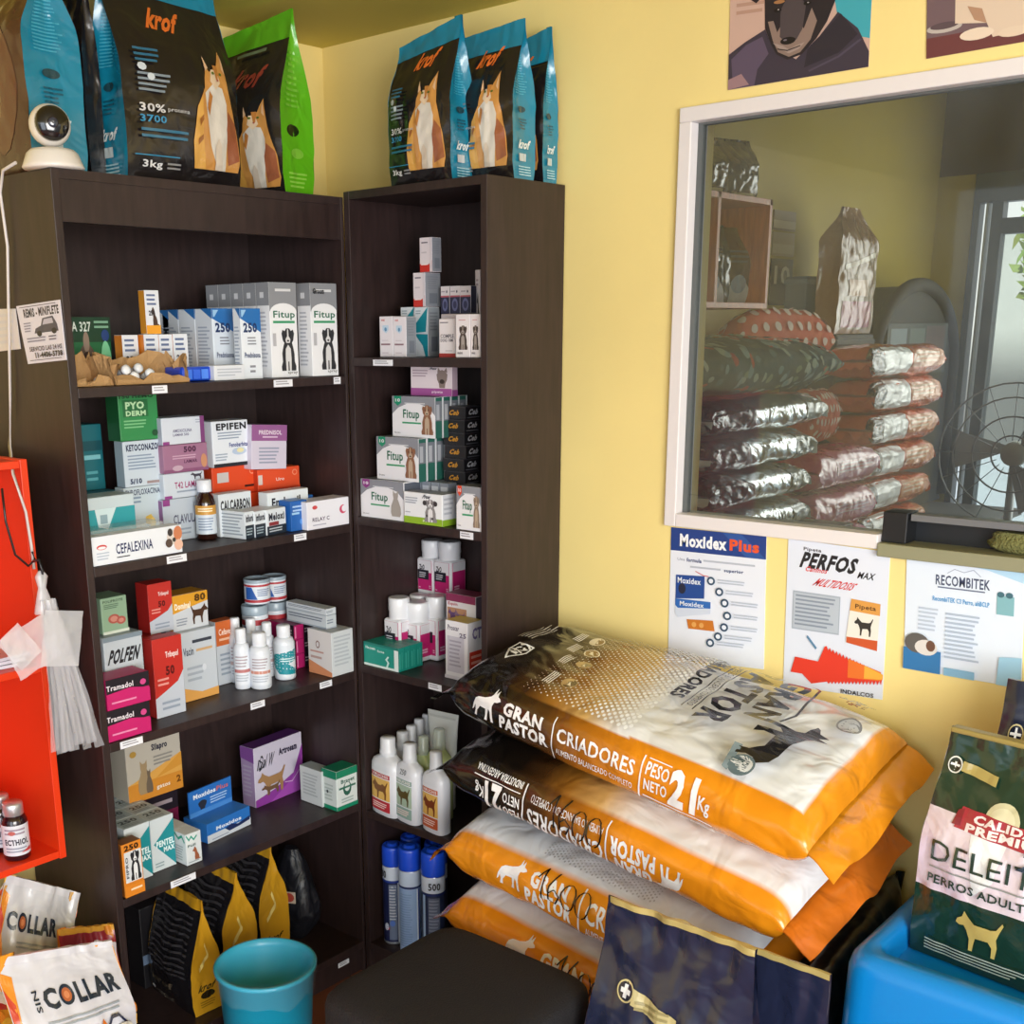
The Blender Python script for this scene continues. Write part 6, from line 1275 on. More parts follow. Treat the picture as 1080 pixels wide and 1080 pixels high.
# ------------------------------------------------------------------ papers on the yellow wall
def sheet(name, label, cat, quad, art, x=-.0022, base='#e9edf4', th=.0012, ax='x'):
    pts = [on(u, v, ax, x) for u, v in quad]      # bottom-left, bottom-right, top-right, top-left
    p = [np.array(q) for q in pts]
    nn = np.cross(p[1]-p[0], p[3]-p[0]); nn /= np.linalg.norm(nn)
    mb = MB(); m = card(base)
    vs = list(p)+[q-nn*th for q in p]
    mb.add(vs, [(0,1,2,3), (7,6,5,4), (0,4,5,1), (1,5,6,2), (2,6,7,3), (3,7,4,0)], m)
    art.put(mb, quad_fn(*p), off=.00012)
    return tag(mb.build(name), label, cat)
A = Art().r(0, 0, 1, 1, '#e4eaf6').poly([(0,1),(1,1),(1,.83),(0,.83)], '#1d3f86').poly([(.55,1),(.75,1),(1,.83),(.8,.83)], '#2a559c').t(.1, .865, .6, .96, 'Moxidex', '#f2f5fa', 2).t(.63, .87, .93, .955, 'Plus', '#e2562f', 2)
A.t(.08, .76, .16, .78, 'Una', '#8d93a4', 0).t(.18, .755, .34, .785, 'formula', '#2a3f76', 1).lines(.36, .755, .92, .785, 1, '#b5bccb').lines(.22, .70, .56, .73, 1, '#b5bccb').t(.58, .70, .78, .73, 'superior', '#2a3f76', 1).stroke([(.28,.69),(.36,.665),(.42,.66)], .006, '#c8484a')
A.poly([(.07,.47),(.38,.49),(.38,.66),(.07,.65)], '#1f4a94').t(.09, .59, .34, .635, 'Moxidex', '#e6edf6', 1).c(.14, .55, .04, .04, '#20283e').poly([(.07,.47),(.45,.47),(.45,.38),(.1,.33),(.07,.36)], '#cfd9ea').poly([(.07,.47),(.45,.47),(.45,.42),(.1,.4),(.07,.42)], '#2f6ab8').t(.12, .42, .38, .455, 'Moxidex', '#e6edf6', 1).poly([(.2,.32),(.48,.33),(.5,.25),(.22,.25)], '#c8762a').c(.28, .285, .025, .02, '#e0a45c').c(.36, .285, .025, .02, '#e0a45c')
for x, y in ((.45, .63), (.54, .555), (.60, .475), (.63, .38), (.6, .29), (.54, .215), (.46, .16)):
    A.c(x, y, .042, .032, '#2a4a66', 18).c(x, y, .024, .018, '#e4eaf6', 12); A.lines(x+.07, y-.02, min(x+.36, .95), y+.02, 2, '#b9c2d2')
sheet('poster', 'worming tablets poster with a navy heading band under the hatch', 'poster', [(704.5, 694), (805.5, 706), (808.5, 566), (708, 556)], A)
A = Art().r(0, 0, 1, 1, '#dde4f2').t(.16, .93, .34, .96, 'Pipeta', '#20222c', 1).t(.12, .82, .72, .93, 'PERFOS', '#1c1e26', 2, sh=.1).t(.7, .80, .88, .845, 'MAX', '#1c1e26', 1, sh=.15).t(.18, .80, .42, .835, 'Caninos', '#d2393c', 1, sh=.1).t(.26, .71, .72, .765, 'MULTIDOSIS', '#d2393c', 1, sh=.2)
A.r(.07, .40, .55, .66, '#a4afbd').r(.08, .41, .54, .65, '#b7c1cd').lines(.1, .42, .52, .64, 8, '#8793a3')
A.poly([(.62,.36),(.93,.33),(.94,.65),(.66,.66)], '#e9e4da').poly([(.65,.58),(.94,.57),(.94,.65),(.66,.66)], '#d99a4a').t(.7, .59, .9, .63, 'Pipeta', '#5a3a1c', 1).sil(.7, .42, .88, .55, 'standdog', '#34302e').poly([(.63,.36),(.93,.33),(.93,.4),(.63,.4)], '#c9562c').stroke([(.24,.36),(.33,.29)], .018, '#5b87a8')
comb = [(.10,.12),(.12,.22),(.34,.20),(.42,.30)]; x = .42
pts = [(.08,.1),(.12,.21),(.36,.2),(.42,.31)]
for k in range(16): pts += [(.44+k*.034, .315-k*.008), (.455+k*.034, .285-k*.008)]
pts += [(1.0,.17)]
for k in range(16): pts += [(.985-k*.034, .10-k*.003), (.97-k*.034, .13-k*.004)]
pts += [(.3,.04),(.2,.1)]
A.poly(pts, '#df3a26').poly([(.66,.25),(.98,.19),(.98,.13),(.66,.12)], '#e8742a').poly([(.82,.22),(1,.175),(1,.14),(.82,.13)], '#f0b040').t(.6, .005, .92, .035, 'INDALCOS', '#20222c', 1)
sheet('poster', 'pipette poster with a red to yellow comb graphic under the hatch', 'poster', [(826, 722), (930.5, 738), (939, 582.6), (831.6, 568)], A)
A = Art().r(0, 0, 1, 1, '#dbe6f4').poly([(.4,1),(1,1),(1,.88),(.7,.96)], '#aed3ec').t(.26, .79, .72, .88, 'RECOMBITEK', '#3f4a68', 1).stroke([(.36,.9),(.42,.94),(.5,.92),(.58,.95),(.64,.9)], .006, '#9aa4bc').lines(.28, .755, .7, .78, 1, '#5f6a86').t(.24, .64, .72, .69, 'RecombiTEK C3 Perro, ahBCLP', '#4a9ad2', 1).r(.78, .60, .92, .76, '#7fb2bc').c(.81, .77, .03, .025, '#3f6a78').c(.88, .77, .03, .025, '#3f6a78').lines(.12, .36, .3, .58, 6, '#b5c2d4').lines(.36, .14, .66, .56, 11, '#a9b8cc').r(.0, .0, .33, .2, '#2f74ae').c(.12, .25, .11, .09, '#5d5a58').c(.2, .22, .1, .07, '#d8d4d0').c(.24, .24, .04, .05, '#6a4a3a').r(.36, .0, .62, .07, '#7fb0d0').poly([(.8,0),(1,0),(1,.26),(.82,.24)], '#9ccbe6')
sheet('poster', 'vaccine leaflet poster with a puppy on a blue sofa beside the comb poster', 'poster', [(953, 704), (1077, 726), (1082, 601), (956.5, 587.7)], A)
A = Art().r(0, 0, 1, 1, '#c9a89a').poly([(.72,1),(1,1),(1,.3),(.8,.4)], '#3fa4b4').lines(.05, .7, .3, 1, 4, '#b5907f')
A.poly([(0,0),(0,.35),(.12,.45),(.27,.55),(.32,.38),(.5,.2),(.66,.4),(.78,.62),(.92,.42),(1,.16),(1,0)], '#3b3443').poly([(.04,.0),(.02,.3),(.13,.42),(.25,.48),(.3,.3),(.22,.16),(.2,0)], '#5a4d63').poly([(.0,0),(.0,.1),(.1,.14),(.16,.02)], '#9a7a80').poly([(.56,.1),(.8,.2),(.92,.36),(.8,.6),(.7,.45),(.58,.28)], '#2b2733').stroke([(.6,.06),(.8,.16),(.94,.3)], .02, '#4d4658')
A.poly([(.19,.97),(.16,.86),(.2,.82),(.26,.9),(.27,.56),(.32,.38),(.36,.28),(.44,.21),(.54,.24),(.64,.38),(.71,.54),(.76,.74),(.8,.95),(.76,1.0),(.22,1.0)], '#262129')
A.poly([(.29,.62),(.33,.42),(.37,.3),(.45,.235),(.53,.265),(.6,.38),(.64,.56),(.6,.7),(.55,.5),(.5,.6),(.4,.6),(.36,.5),(.33,.62)], '#8a756c').poly([(.38,.72),(.38,.45),(.43,.38),(.5,.4),(.54,.5),(.56,.74),(.5,.86),(.43,.85)], '#4b4247').poly([(.33,.4),(.38,.33),(.45,.27),(.52,.3),(.56,.36),(.5,.34),(.45,.31),(.4,.36)], '#a08d86')
A.c(.44, .40, .055, .038, '#17141a').c(.42, .41, .014, .01, '#6a6470').c(.36, .72, .028, .02, '#120f13').c(.57, .75, .028, .02, '#120f13').c(.365, .725, .007, .006, '#b9b0b4').c(.575, .755, .007, .006, '#b9b0b4').c(.37, .8, .04, .018, '#a5754c').c(.57, .83, .04, .018, '#a5754c').stroke([(.37,.33),(.44,.30),(.53,.33)], .01, '#2a2227')
sheet('pet_photo', 'photo print of a black and tan dog above the hatch corner', 'photo print', [(768, 95), (916, 70.5), (921, -32), (770.5, -12)], A, base='#d8c0b0')
A = Art().r(0, 0, 1, 1, '#6f5a60').r(0, 0, 1, .2, '#6a3a3c').c(.15, .28, .15, .05, '#b9b0aa').c(.15, .3, .12, .035, '#5a4a50').poly([(.24,.3),(.24,.8),(.4,1),(.9,1),(.9,.5),(.8,.12),(.55,.1),(.5,.25)], '#d8c3ae').c(.42, .16, .14, .06, '#e2d0bc').c(.72, .12, .13, .05, '#dcc8b2').poly([(.34,.45),(.46,.4),(.5,.25),(.4,.3)], '#b08a70').r(.85, .1, 1, .7, '#8a8a94')
sheet('pet_photo', 'photo print of a pale puppy above the hatch, partly out of frame', 'photo print', [(977, 62), (1108, 39), (1112, -72), (978, -44)], A, base='#8a7a78')
# notices taped to the side of the wide bookcase
A = Art().r(0, 0, 1, 1, '#dcdcec').t(.14, .78, .95, .93, 'REMIS - MINIFLETE', '#2c2c3c', 2).poly([(.32,.5),(.36,.58),(.5,.62),(.56,.74),(.8,.76),(.88,.62),(.9,.5)], '#4a4a5c').poly([(.54,.63),(.59,.72),(.78,.73),(.8,.64)], '#b9b9cc').c(.44, .49, .06, .05, '#20202c').c(.8, .51, .06, .05, '#20202c').lines(.1, .52, .28, .7, 4, '#8d8da2').lines(.12, .34, .6, .44, 2, '#8d8da2').lines(.66, .34, .85, .44, 2, '#6a6a80').t(.14, .2, .95, .28, 'SERVICIO LAS 24 HS', '#4a4a5e', 1).t(.26, .08, .95, .18, '11-4406-5738', '#20202c', 2).r(.1, .045, .92, .055, '#4a4a5e').r(.08, .955, .92, .965, '#4a4a5e')
sheet('taxi_notice', 'printed taxi service flyer with a car drawing on the bookcase side', 'flyer', [(29.6, 384), (70, 379.6), (63, 316), (17, 323)], A, x=AX0-.0025, base='#dcdcec')
sheet('blank_notice', 'plain pale sheet taped beside the taxi flyer on the bookcase side', 'paper', [(-4, 371), (21.5, 368), (16, 325.5), (-8, 326)], Art().lines(.1, .1, .9, .9, 5, '#cfcfd6'), x=AX0-.0022, base='#d6d3d4')
# ------------------------------------------------------------------ orange wall shelf unit
M_OR = mat('#e23a12', .38)
ou = root('wall_shelf', 'bright orange red open shelf unit on the back wall beside the bookcase', 'shelf')
ox0, ox1, oy, oz0, oz1 = -1.75, -1.0, -.245, .545, 1.322
MB().box((ox1-.0, oy, oz0), (ox1+.014, -.002, oz1), M_OR, .001).build('side_panel', ou)
MB().box((ox0-.014, oy, oz0), (ox0, -.002, oz1), M_OR, .001).build('side_panel', ou)
zs = [oz0+.002, .925, oz1-.016]
for zz, nm in zip(zs, ('bottom_shelf', 'middle_shelf', 'top_panel')): MB().box((ox0, oy+.002, zz), (ox1, -.002, zz+.014), M_OR, .001).build(nm, ou)
MB().box((ox0, -.008, oz0+.016), (ox1, -.002, oz1-.016), M_OR).build('back_panel', ou)
zb1 = zs[0]+.014
def darkb(R, H):
    A = Art().r(0, 0, 1, 1, '#d9dce6').t(.18, .35, .85, .55, 'ECTHIOL', '#1d2036', 2).lines(.2, .65, .8, .9, 2, '#9a8a9c').c(.4, .76, .1, .07, '#b5605c').lines(.2, .08, .8, .28, 2, '#8d92a6').poly([(.6,.1),(.9,.1),(.9,.25)], '#c8484a')
    return [('bottle_body', [(R*.93, 0), (R, .003), (R, H*.68), (R*.85, H*.76), (R*.66, H*.79)], mat('#22121a', .1, coat=.6), (A, R*1.006, H*.1, H*.64, 2.8)),
            ('bottle_cap', [(R*.74, H*.78), (R*.78, H*.79), (R*.78, H*.97), (R*.7, H)], mat('#cfd1d6', .3, metal=.7), None)]
bottle('medicine_bottle', 'dark glass bottle with silver cap in front on the orange shelf', 'bottle', Z0, 19, 903, 846, 27, zb1, darkb, pl=-.205)
bottle('medicine_bottle', 'dark glass bottle with silver cap behind the other on the orange shelf', 'bottle', Z0, 5, 893, 838, 25, zb1, darkb, pl=-.15)
bottle('medicine_bottle', 'dark glass bottle at the edge of view on the orange shelf', 'bottle', Z0, -12, 888, 832, 25, zb1, darkb, pl=-.15)
zm = zs[1]+.014
for k in range(3):
    mb = MB(); mb.box((-.105, -.08, 0), (.105, .08, .006), card('#d8dcea')); Art().lines(.1, .1, .9, .9, 6, '#a9b0c4').r(.05, .75, .5, .92, ('#8a9ac0', '#c06a70', '#7a8ab8')[k]).put(mb, quad_fn((-.105, -.08, .0062), (.105, -.08, .0062), (.105, .08, .0062), (-.105, .08, .0062)))
    tag(mb.build('leaflet_pad', None, (-1.13+.012*k, -.13-.006*k, zm+.001+.0075*k), .1*(k-1)), 'white leaflet pad, %s of the pile on the orange middle shelf' % ('lowest', 'middle', 'topmost')[k], 'leaflet pad', 'white leaflet pads')
# bunch of clear plastic bags hung on the orange panel
bx = root('plastic_bag_bunch', 'bunch of clear plastic bags hanging by a hook from the orange panel', 'plastic bags', tuple(float(c_) for c_ in on(44, 614, 'y', -.338)))
PB = clear('#d9dbe2', .34, .15); PB2 = clear('#e6e8ee', .5, .18)
MB().tube([(0, .02, .035), (0, .0, .04), (0, -.006, .02), (0, 0, .0)], .0025, mat('#26262a', .4)).build('hook', bx)
mb = MB(); P_ = []
for k in range(14):
    a = 2*math.pi*k/14; P_.append([(.012*r_*math.cos(a)*(1+.3*nz(k, z_*40, 1)), .008*r_*math.sin(a), z_) for r_, z_ in ((.4, .02), (1, .01), (.6, -.01), (1.1, -.03), (1.7, -.055))])
mb.grid(np.array(P_), PB2, closed_u=True); mb.build('bag_knot', bx)
rr = random.Random(3)
for k in range(11):
    s = k/10-.5; G = []; x0_, xe = .02*s+.004, .088*s+.03; yo = -.006-.004*(k % 3); L_ = .275+.018*rr.random()
    for q in np.linspace(-.5, .5, 5):
        G.append([(x0_+(xe-x0_)*t**1.2+q*(.010+.009*t)+.003*nz(k*3, t*5, q*4), yo-.012*math.sin(t*2.4)+.004*nz(k, t*6, q*5+k), -.03-L_*t) for t in np.linspace(0, 1, 14)])
    MB().grid(np.array(G), PB).build('bag_strip', bx)
for k, (cx_, cz_, w_, h_, rt) in enumerate(((-.045, -.105, .09, .085, .35), (.012, -.10, .075, .1, -.2), (-.072, -.098, .05, .07, .6))):
    G = [[(cx_+w_*(a*math.cos(rt)-b*h_/w_*math.sin(rt)), -.026-.004*k+.006*nz(a*4+k, b*4, k), cz_+w_*(a*math.sin(rt)+b*h_/w_*math.cos(rt))) for b in np.linspace(-.5, .5, 8)] for a in np.linspace(-.5, .5, 8)]
    MB().grid(np.array(G), PB2).build('folded_bag', bx)
# ------------------------------------------------------------------ webcam and its lead
zt = HA+.001
wx = float(on(52, 160, 'y', -.275)[0])
wc = root('webcam', 'white ball shaped security webcam at the front corner of the wide bookcase top', 'camera', (wx, -.284, zt), rad(-28))
MB().lathe([(.049, 0), (.052, .003), (.050, .008), (.043, .026), (.036, .032), (.014, .036)], plastic('#e3ded8', .35), 32).build('camera_base', wc)
mb = MB().lathe([(.0005, -.0345)]+[(.0345*math.cos(t), .0345*math.sin(t)) for t in np.linspace(-1.5, 1.5, 15)]+[(.0005, .0345)], plastic('#e6e1dc', .3), 32, (0, 0, .071)); hd = mb.build('camera_head', wc)
mb = MB(); dk = mat('#101014', .1, coat=.8)
mb.lathe([(.0285, -.022), (.0275, -.029), (.022, -.0335), (.011, -.0365), (.0005, -.037)], dk, 28); mb.lathe([(.009, -.0365), (.007, -.0385), (.0005, -.0375)], mat('#2b3040', .05, coat=1), 20)
ln = mb.build('lens_face', hd, M=Matrix.Translation((0, 0, .071)) @ Matrix.Rotation(rad(-90), 4, 'X') @ Matrix.Rotation(0, 4, 'Z'))
ln.matrix_local = Matrix.Translation((0, 0, .071)) @ Matrix.Rotation(rad(28), 4, 'Z') @ Matrix.Rotation(rad(-22), 4, 'Z') @ Matrix.Rotation(rad(-90), 4, 'X')
pw = [(wx-.045, -.24, zt+.012), (-.94, -.18, zt+.006), (-.944, -.17, zt-.03)]
for v in (260, 330, 420, 470): q = on((8, 9, 11, 10)[(260, 330, 420, 470).index(v)], v, 'x', AX0-.008); pw.append((AX0-.008, float(q[1]), float(q[2])))
q = on(14, 500, 'y', oy-.012); pw.append((float(q[0]), oy-.012, float(q[2])))
for u, v in ((27, 540), (33, 575), (36, 600)):
    q = on(u, v, 'y', oy-.012); pw.append((float(q[0]), oy-.012, float(q[2])))
tag(MB().tube(pw, .0028, plastic('#cfc8c4')).build('power_cable'), 'thin pale cable running from the webcam down the bookcase side', 'cable')
kb = []
for u, v in ((2, 515), (6, 550), (16, 585), (30, 597), (37, 590), (34, 582)):
    q = on(u, v, 'y', oy-.02); kb.append((float(q[0]), oy-.02, float(q[2])))
tag(MB().tube(kb, .0022, plastic('#1c1a1c')).build('black_cord'), 'thin black cord looped on the orange shelf panel', 'cord')
# ------------------------------------------------------------------ treat bags on the floor by the wide bookcase
def collar_art(sin=True):
    A = Art(); d_ = 0 if sin else -.17
    A.poly([(0,.4),(.10,.4),(.08,.6),(.13,.7),(.06,.8),(.10,.93),(0,.95)], '#dd8a2c').poly([(0,.5),(.05,.55),(.03,.7),(.06,.85),(0,.9)], '#c23a2a')
    A.t(.28+d_, .815, .395+d_, .88, 'C', '#1d2b3c', 2).c(.47+d_, .8475, .062, .033, '#1d2b3c', 20).c(.47+d_, .8475, .042, .022, '#b5643a', 16).c(.47+d_, .8475, .024, .012, '#d98a5a', 12).t(.55+d_, .815, .93+d_, .88, 'LLAR', '#1d2b3c', 2)
    if sin: A.t(.20, .815, .245, .88, 'SIN', '#1d2b3c', 1, rot=90)
    A.lines(.25, .755, .9, .785, 2, '#9aa3ad')
    A.poly([(.35,.66)]+[(.35+.03*k, .68+.02*(k % 2)+.004*k) for k in range(12)]+[(.72,.70),(.72,.62)], '#d9762a')
    A.stroke([(.1,.62),(.2,.66),(.3,.64),(.4,.60),(.66,.66),(.76,.74),(.82,.74),(1,.60)], .014, '#1d2440')
    A.c(.84, .64, .11, .06, '#d8d2c0', 20).c(.84, .66, .06, .03, '#e2b450', 14).t(.79, .63, .89, .66, 'B', '#6a7a7a', 1)
    A.c(.2, .15, .16, .1, '#d9a02c', 14).c(.6, .12, .2, .12, '#c8482c', 14).c(.4, .2, .1, .08, '#e6c86a', 12)
    return A
def fl_side():
    A = Art(); rr = random.Random(8)
    for k in range(50): A.c(rr.random(), rr.random(), rr.uniform(.08, .2), rr.uniform(.015, .04), rr.choice(['#d9542a', '#e8b53a', '#e6dccb', '#b02f2a', '#e08a2c']), 9)
    return A
pouch('treat_bag', 'white dog biscuit bag standing in front with bold navy lettering and flame edges', 'treat bag', .215, .15, .50, (-1.135, -.44, .001), rad(-6), '#cfcfd8', '#e0972c', seal='#d2d1d8', front_art=collar_art(), side_art=fl_side(), seed=61, wr=.009, topdrop=(.0, -.09), rough=.32, collapse=.7, lean=.0, sealh=.03)
pouch('treat_bag', 'white dog biscuit bag leaning behind, its lettering sloping down', 'treat bag', .165, .08, .50, (-1.232, -.19, .037), rad(-6), '#c9cace', '#cfa05a', seal='#cfced2', front_art=collar_art(False), side_art=fl_side(), seed=63, wr=.009, topdrop=(.02, -.02), rough=.32, collapse=.7, sealh=.03, roll=rad(25))
pouch('treat_bag', 'orange bag at the edge of view beside the white biscuit bag', 'treat bag', .13, .12, .50, (-1.33, -.42, .001), rad(-6), '#d98a24', '#c8641c', seal='#d9a03a', seed=65, wr=.012, rough=.32)
pouch('treat_bag', 'crumpled red and white bag top between the two white biscuit bags', 'treat bag', .11, .07, .425, (-.99, -.297, .001), rad(-10), '#8f2433', '#d98a30', seal='#d9a03a', front_art=Art().poly([(.45,.75),(.95,.7),(1,.9),(.6,.93)], '#dcd5dc').c(.3, .8, .1, .03, '#c8642c'), seed=67, wr=.012, rough=.32, roll=.0, topdrop=(.0, -.06), sealh=.03)
# ------------------------------------------------------------------ turquoise bin with a clear liner
bk = root('waste_bin', 'turquoise plastic waste bin with a clear liner in front of the wide bookcase', 'bin', (-.715, -.505, .001))
BM = plastic('#17a8cc', .35); R1, R0, Hb = .101, .078, .292
MB().lathe([(.0005, 0), (R0, 0), (R0+.003, .004), (R1-.003, Hb-.012), (R1+.003, Hb-.010), (R1+.004, Hb-.002), (R1+.001, Hb), (R1-.003, Hb-.001), (R1-.007, Hb-.014), (R0-.003, .008), (.0005, .006)], BM, 56, cap=False).build('bin_body', bk)
P_ = []
for k in range(56):
    a = 2*math.pi*k/56; w_ = .004*nz(math.cos(a)*4, math.sin(a)*4, 2); d_ = .05+.035*nz(math.cos(a)*2+4, math.sin(a)*2, 7)
    row = [((R1+.006+.004*nz(k*.3, t*6, 3))*math.cos(a)*(1-.07*t), (R1+.006+.004*nz(k*.3, t*6, 3))*math.sin(a)*(1-.07*t), Hb-.002-d_*t) for t in np.linspace(1, 0, 6)]
    row += [((R1-.004)*math.cos(a), (R1-.004)*math.sin(a), Hb+.003), ((R1-.014)*math.cos(a)+w_, (R1-.014)*math.sin(a)+w_, Hb-.03), ((R0)*math.cos(a)+w_*2, R0*math.sin(a)+w_*2, .12), (.0*math.cos(a), 0, .04)]
    P_.append(row)
MB().grid(np.array(P_), clear('#cfeef4', .07, .08), closed_u=True).build('bin_liner', bk)
# ------------------------------------------------------------------ black upholstered stool
st = root('stool', 'square black upholstered stool in front of the sack pile', 'stool', (-.733, -1.043, 0), 0)
mb = MB(); hw = .174; N = 64; P_ = []
def sq(a, n=8): 
    c, s = math.cos(a), math.sin(a); return math.copysign(abs(c)**(2/n), c), math.copysign(abs(s)**(2/n), s)
for k in range(N):
    a = 2*math.pi*k/N; x, y = sq(a); P_.append([(hw*q*x, hw*q*y, z_) for q, z_ in ((.96, .385), (1, .392), (1.0, .432), (.985, .445), (.95, .453), (.8, .459), (.5, .463), (.2, .465), (.002, .465))])
mb.grid(np.array(P_), mat('#121116', .75, bump=.4, bscale=300), closed_u=True); mb.build('seat_cushion', st)
MB().box((-hw*.9, -hw*.9, .355), (hw*.9, hw*.9, .386), mat('#1c1a1e', .6), .008).build('seat_frame', st)
for sx in (-1, 1):
    for sy in (-1, 1): MB().tube([(sx*hw*.82, sy*hw*.82, .36), (sx*hw*.92, sy*hw*.92, .0)], .014, mat('#c9c9cc', .3, metal=.8), 14).build('leg', st)
# ------------------------------------------------------------------ blue tub and what stands in it
tbx = root('storage_tub', 'large glossy blue plastic tub against the yellow wall, upright green bag on it', 'tub', (-.235, -1.93, .001))
BL_ = mat('#0a82d2', .28, coat=.3)
import bmesh
hx, hy, hz = .205, .345, .598
def rrect(hx, hy, r, n=6):
    pts = []
    for cx_, cy_, a0 in ((hx-r, hy-r, 0), (-hx+r, hy-r, 90), (-hx+r, -hy+r, 180), (hx-r, -hy+r, 270)):
        for k in range(n+1): a = rad(a0+90*k/n); pts.append((cx_+r*math.cos(a), cy_+r*math.sin(a)))
    return pts
rings = [(hx+.018, hy+.018, .05, 0), (hx+.016, hy+.016, .05, .02), (hx+.003, hy+.003, .04, hz-.03), (hx-.001, hy-.001, .04, hz-.012), (hx-.010, hy-.010, .036, hz-.002), (hx-.020, hy-.020, .03, hz), (hx-.038, hy-.03, .03, hz-.002), (hx-.046, hy-.038, .025, hz-.01), (hx-.05, hy-.042, .022, hz-.046)]
loops = [[(x-(.0 if x < 0 else .0), y, z_) for x, y in rrect(a, b, r)] for a, b, r, z_ in rings]
mb = MB(); G = np.array(loops).transpose(1, 0, 2); mb.grid(G, BL_, closed_u=True)
n_ = len(loops[0]); mb.add(loops[-1], [tuple(range(n_))], BL_); mb.add(loops[0], [tuple(range(n_))[::-1]], BL_); mb.build('tub_body', tbx)
zr = .599-.046+.003
ga = Art().r(0, 0, 1, .33, '#163227').r(0, .33, 1, .68, '#d9ccd6').poly([(0,.33),(.4,.33),(.2,.5),(.0,.62)], '#cdbccc').poly([(.35,.62),(.6,.64),(.55,.45),(.42,.36)], '#e6eaee')
ga.c(.52, .70, .12, .075, '#c9c4a0', 22).c(.52, .70, .09, .055, '#d9d5b4', 22).poly([(.22,.63),(.98,.60),(1,.69),(.24,.715)], '#a12c3c').poly([(.2,.64),(.26,.64),(.26,.71),(.22,.70)], '#7d1f2c').t(.34, .665, .84, .70, 'CALIDAD', '#f0dfe0', 2).t(.30, .625, .88, .66, 'PREMIUM', '#f0dfe0', 2)
ga.t(.1, .465, .92, .555, 'DELEITE', '#23382f', 0).lines(.1, .425, .85, .44, 1, '#8a8f8e').t(.1, .365, .9, .405, 'PERROS ADULTOS', '#2c3f37', 1)
ga.sil(.34, .12, .66, .30, 'standdog', '#b3a05c').lines(.12, .04, .9, .10, 4, '#a9b5ae')
ga.c(.1, .86, .055, .035, '#dfe2da', 18).c(.1, .86, .045, .029, '#16261f', 18).r(.065, .856, .135, .865, '#eef0ee').r(.092, .839, .108, .882, '#eef0ee').poly([(.155,.845),(.42,.825),(.42,.865),(.155,.885)], '#a9985a')
ga.t(.68, .54, .95, .62, '20', '#2a3a4a', 0, sh=.2)
gbag = pouch('pet_food_bag', 'green and pale dog food bag with a red ribbon standing on the blue tub', 'pet food bag', .225, .10, .365, (-.255, -1.748, zr), rad(-97), '#17352a', '#cfc3cd', seal='#17352a', back='#17352a', front_art=ga, seed=71, wr=.006, bulge=.8, lean=.03, collapse=.5, sealh=.06, rough=.22, topw=.94, topdrop=(.015, -.03))
mb = MB().box((-.106, -.008, .362), (.106, .012, .371), mat('#a9985a', .4, metal=.3), .003); mb.build('gold_rim', gbag, M=Matrix.Translation((0, .012, 0)))
na = Art().c(.12, .80, .05, .04, '#c9bd8a', 18).c(.12, .80, .042, .034, '#161b30', 18).r(.085, .795, .155, .806, '#e9edf2').r(.113, .775, .127, .826, '#e9edf2').poly([(.17,.785),(.5,.77),(.5,.81),(.17,.83)], '#9a8d5c')
pouch('pet_food_bag', 'navy dog food bag standing behind the green bag on the blue tub', 'pet food bag', .24, .06, .43, (-.125, -1.80, zr), rad(-95), '#1a2038', '#151a2e', front_art=na, seed=73, wr=.006, rough=.28, collapse=.5, topw=.96)
# ------------------------------------------------------------------ nudge shelf goods clear of the panels and each other's case
bpy.context.view_layer.update()
for o in list(COL.objects):
    if o.parent is not None or o.get('category') not in ('medicine box', 'bottle', 'tub', 'tube', 'spray can', 'case', 'sack'): continue
    pts = [m_.matrix_world @ Vector(c) for m_ in [o]+list(o.children_recursive) if m_.type == 'MESH' for c in m_.bound_box]
    lo = [min(p[i] for p in pts) for i in range(3)]; hi = [max(p[i] for p in pts) for i in range(3)]
    cx_, cy_ = (lo[0]+hi[0])/2, (lo[1]+hi[1])/2
    if cx_ > 0 or cx_ < AX0 or cy_ < -.76: continue
    if cx_ < AX1 and cy_ > AY0-.02: bx_ = (AX0+T+.001, AX1-.009, None, -.011)
    else: bx_ = (None, -.010, BY0+T+.001, BY1-T-.001)
    dx = dy = 0
    if bx_[1] is not None and hi[0] > bx_[1]: dx = bx_[1]-hi[0]
    if bx_[0] is not None and lo[0] < bx_[0]: dx = bx_[0]-lo[0]
    if bx_[3] is not None and hi[1] > bx_[3]: dy = bx_[3]-hi[1]
    if bx_[2] is not None and lo[1] < bx_[2]: dy = bx_[2]-lo[1]
    o.location.x += dx; o.location.y += dy
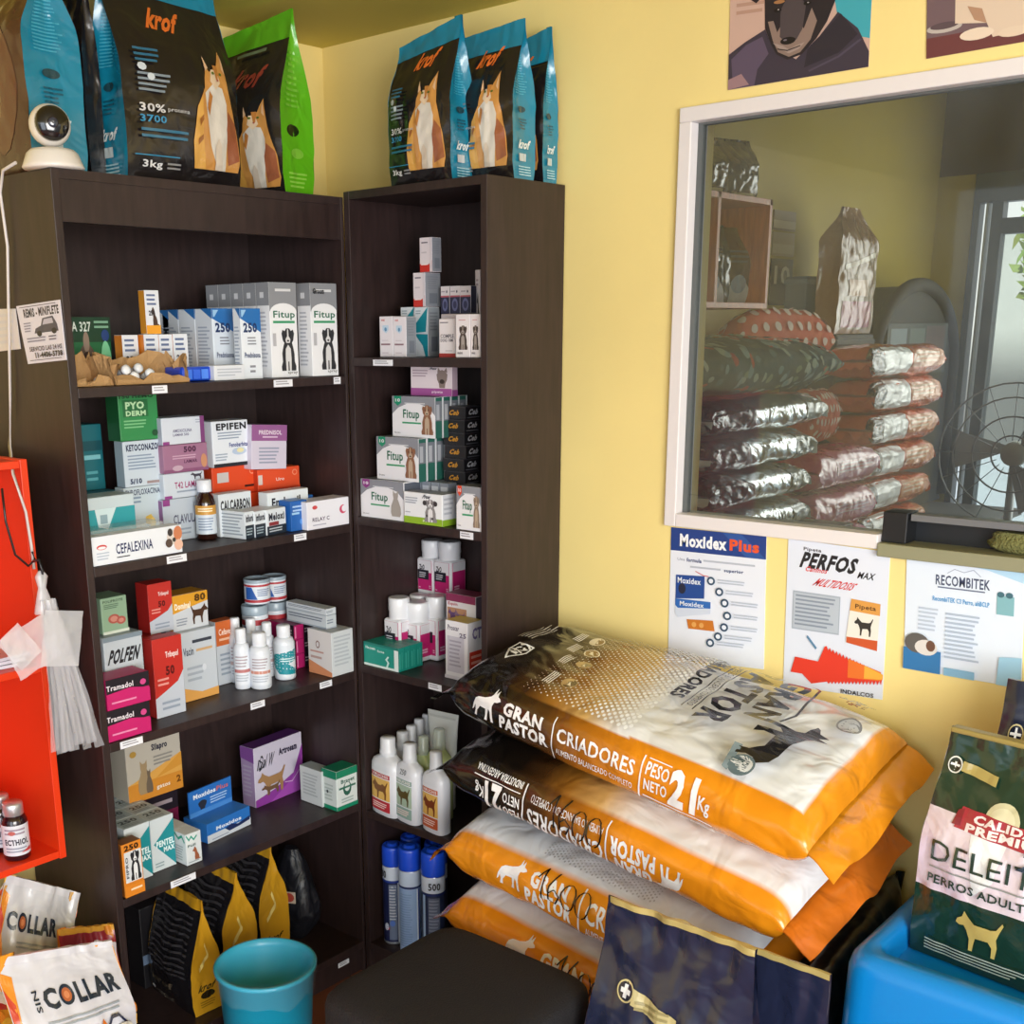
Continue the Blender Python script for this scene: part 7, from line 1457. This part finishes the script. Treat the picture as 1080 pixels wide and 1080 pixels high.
# ------------------------------------------------------------------ light and camera
w = bpy.data.worlds.new('overcast_daylight'); SC.world = w; w.use_nodes = True
nt = w.node_tree; bg = nt.nodes['Background']
tc = nt.nodes.new('ShaderNodeTexCoord'); sx = nt.nodes.new('ShaderNodeSeparateXYZ'); cr = nt.nodes.new('ShaderNodeValToRGB')
mr = nt.nodes.new('ShaderNodeMapRange'); mr.inputs['From Min'].default_value = -1; mr.inputs['From Max'].default_value = 1
nt.links.new(tc.outputs['Generated'], sx.inputs[0]); nt.links.new(sx.outputs['Z'], mr.inputs['Value']); nt.links.new(mr.outputs['Result'], cr.inputs['Fac'])
el = cr.color_ramp.elements
el[0].position = 0; el[0].color = (.3, .3, .3, 1); el[1].position = 1; el[1].color = (.5, .66, .95, 1)
for p_, c_ in ((.48, (.4, .4, .4, 1)), (.5, (1.25, 1.25, 1.2, 1)), (.6, (1.0, 1.05, 1.1, 1)), (.72, (.6, .7, .86, 1))):
    e_ = el.new(p_); e_.color = c_
nt.links.new(cr.outputs['Color'], bg.inputs['Color']); bg.inputs['Strength'].default_value = .95
def area(name, loc, target, size, sy, energy, col):
    l = bpy.data.lights.new(name, 'AREA'); l.shape = 'RECTANGLE'; l.size = size; l.size_y = sy; l.energy = energy; l.color = col
    o = bpy.data.objects.new(name, l); COL.objects.link(o); o.location = loc
    o.rotation_euler = (Vector(target)-Vector(loc)).to_track_quat('-Z', 'Y').to_euler()
    return o
a_ = area('shopfront_daylight', (-2.5, -4.1, 1.4), (-.2, -1.0, .95), 1.8, 1.6, 98, (1, .98, .95)); a_.data.spread = rad(150)
area('cool_fill', (-3.9, -2.6, 1.3), (-.4, -.8, .9), 1.5, 1.9, 30, (.78, .88, 1))  # unseen bluish fill lamp, added to lift the dim shelf fronts
area('far_room_door_daylight', (3.7, -1.3, 1.6), (1.8, -.45, 1.1), 1.0, 1.5, 20, (1, .98, .94))
sn = bpy.data.lights.new('sun', 'SUN'); sn.energy = 5; sn.angle = .02; so = bpy.data.objects.new('sun', sn); COL.objects.link(so); so.rotation_euler = Vector((.5, .0, -.86)).to_track_quat('-Z', 'Y').to_euler()
cam = bpy.data.cameras.new('camera'); co = bpy.data.objects.new('camera', cam); COL.objects.link(co); SC.camera = co
cam.sensor_fit = 'HORIZONTAL'; cam.sensor_width = 36; cam.lens = CP['f']/1080*36
cam.shift_x = (540-CP['px'])/1080; cam.shift_y = (CP['py']-540)/1080
cam.clip_start = .02; cam.clip_end = 200
R3 = Matrix((tuple(CR), tuple(CU), tuple(-CF))).transposed()
co.matrix_world = Matrix.Translation(Vector(CC)) @ R3.to_4x4()
SC.view_settings.view_transform = 'Standard'; SC.view_settings.look = 'None'; SC.view_settings.exposure = 0; SC.view_settings.gamma = 1
SC.cycles.max_bounces = 8; SC.cycles.transparent_max_bounces = 24; SC.cycles.use_denoising = True
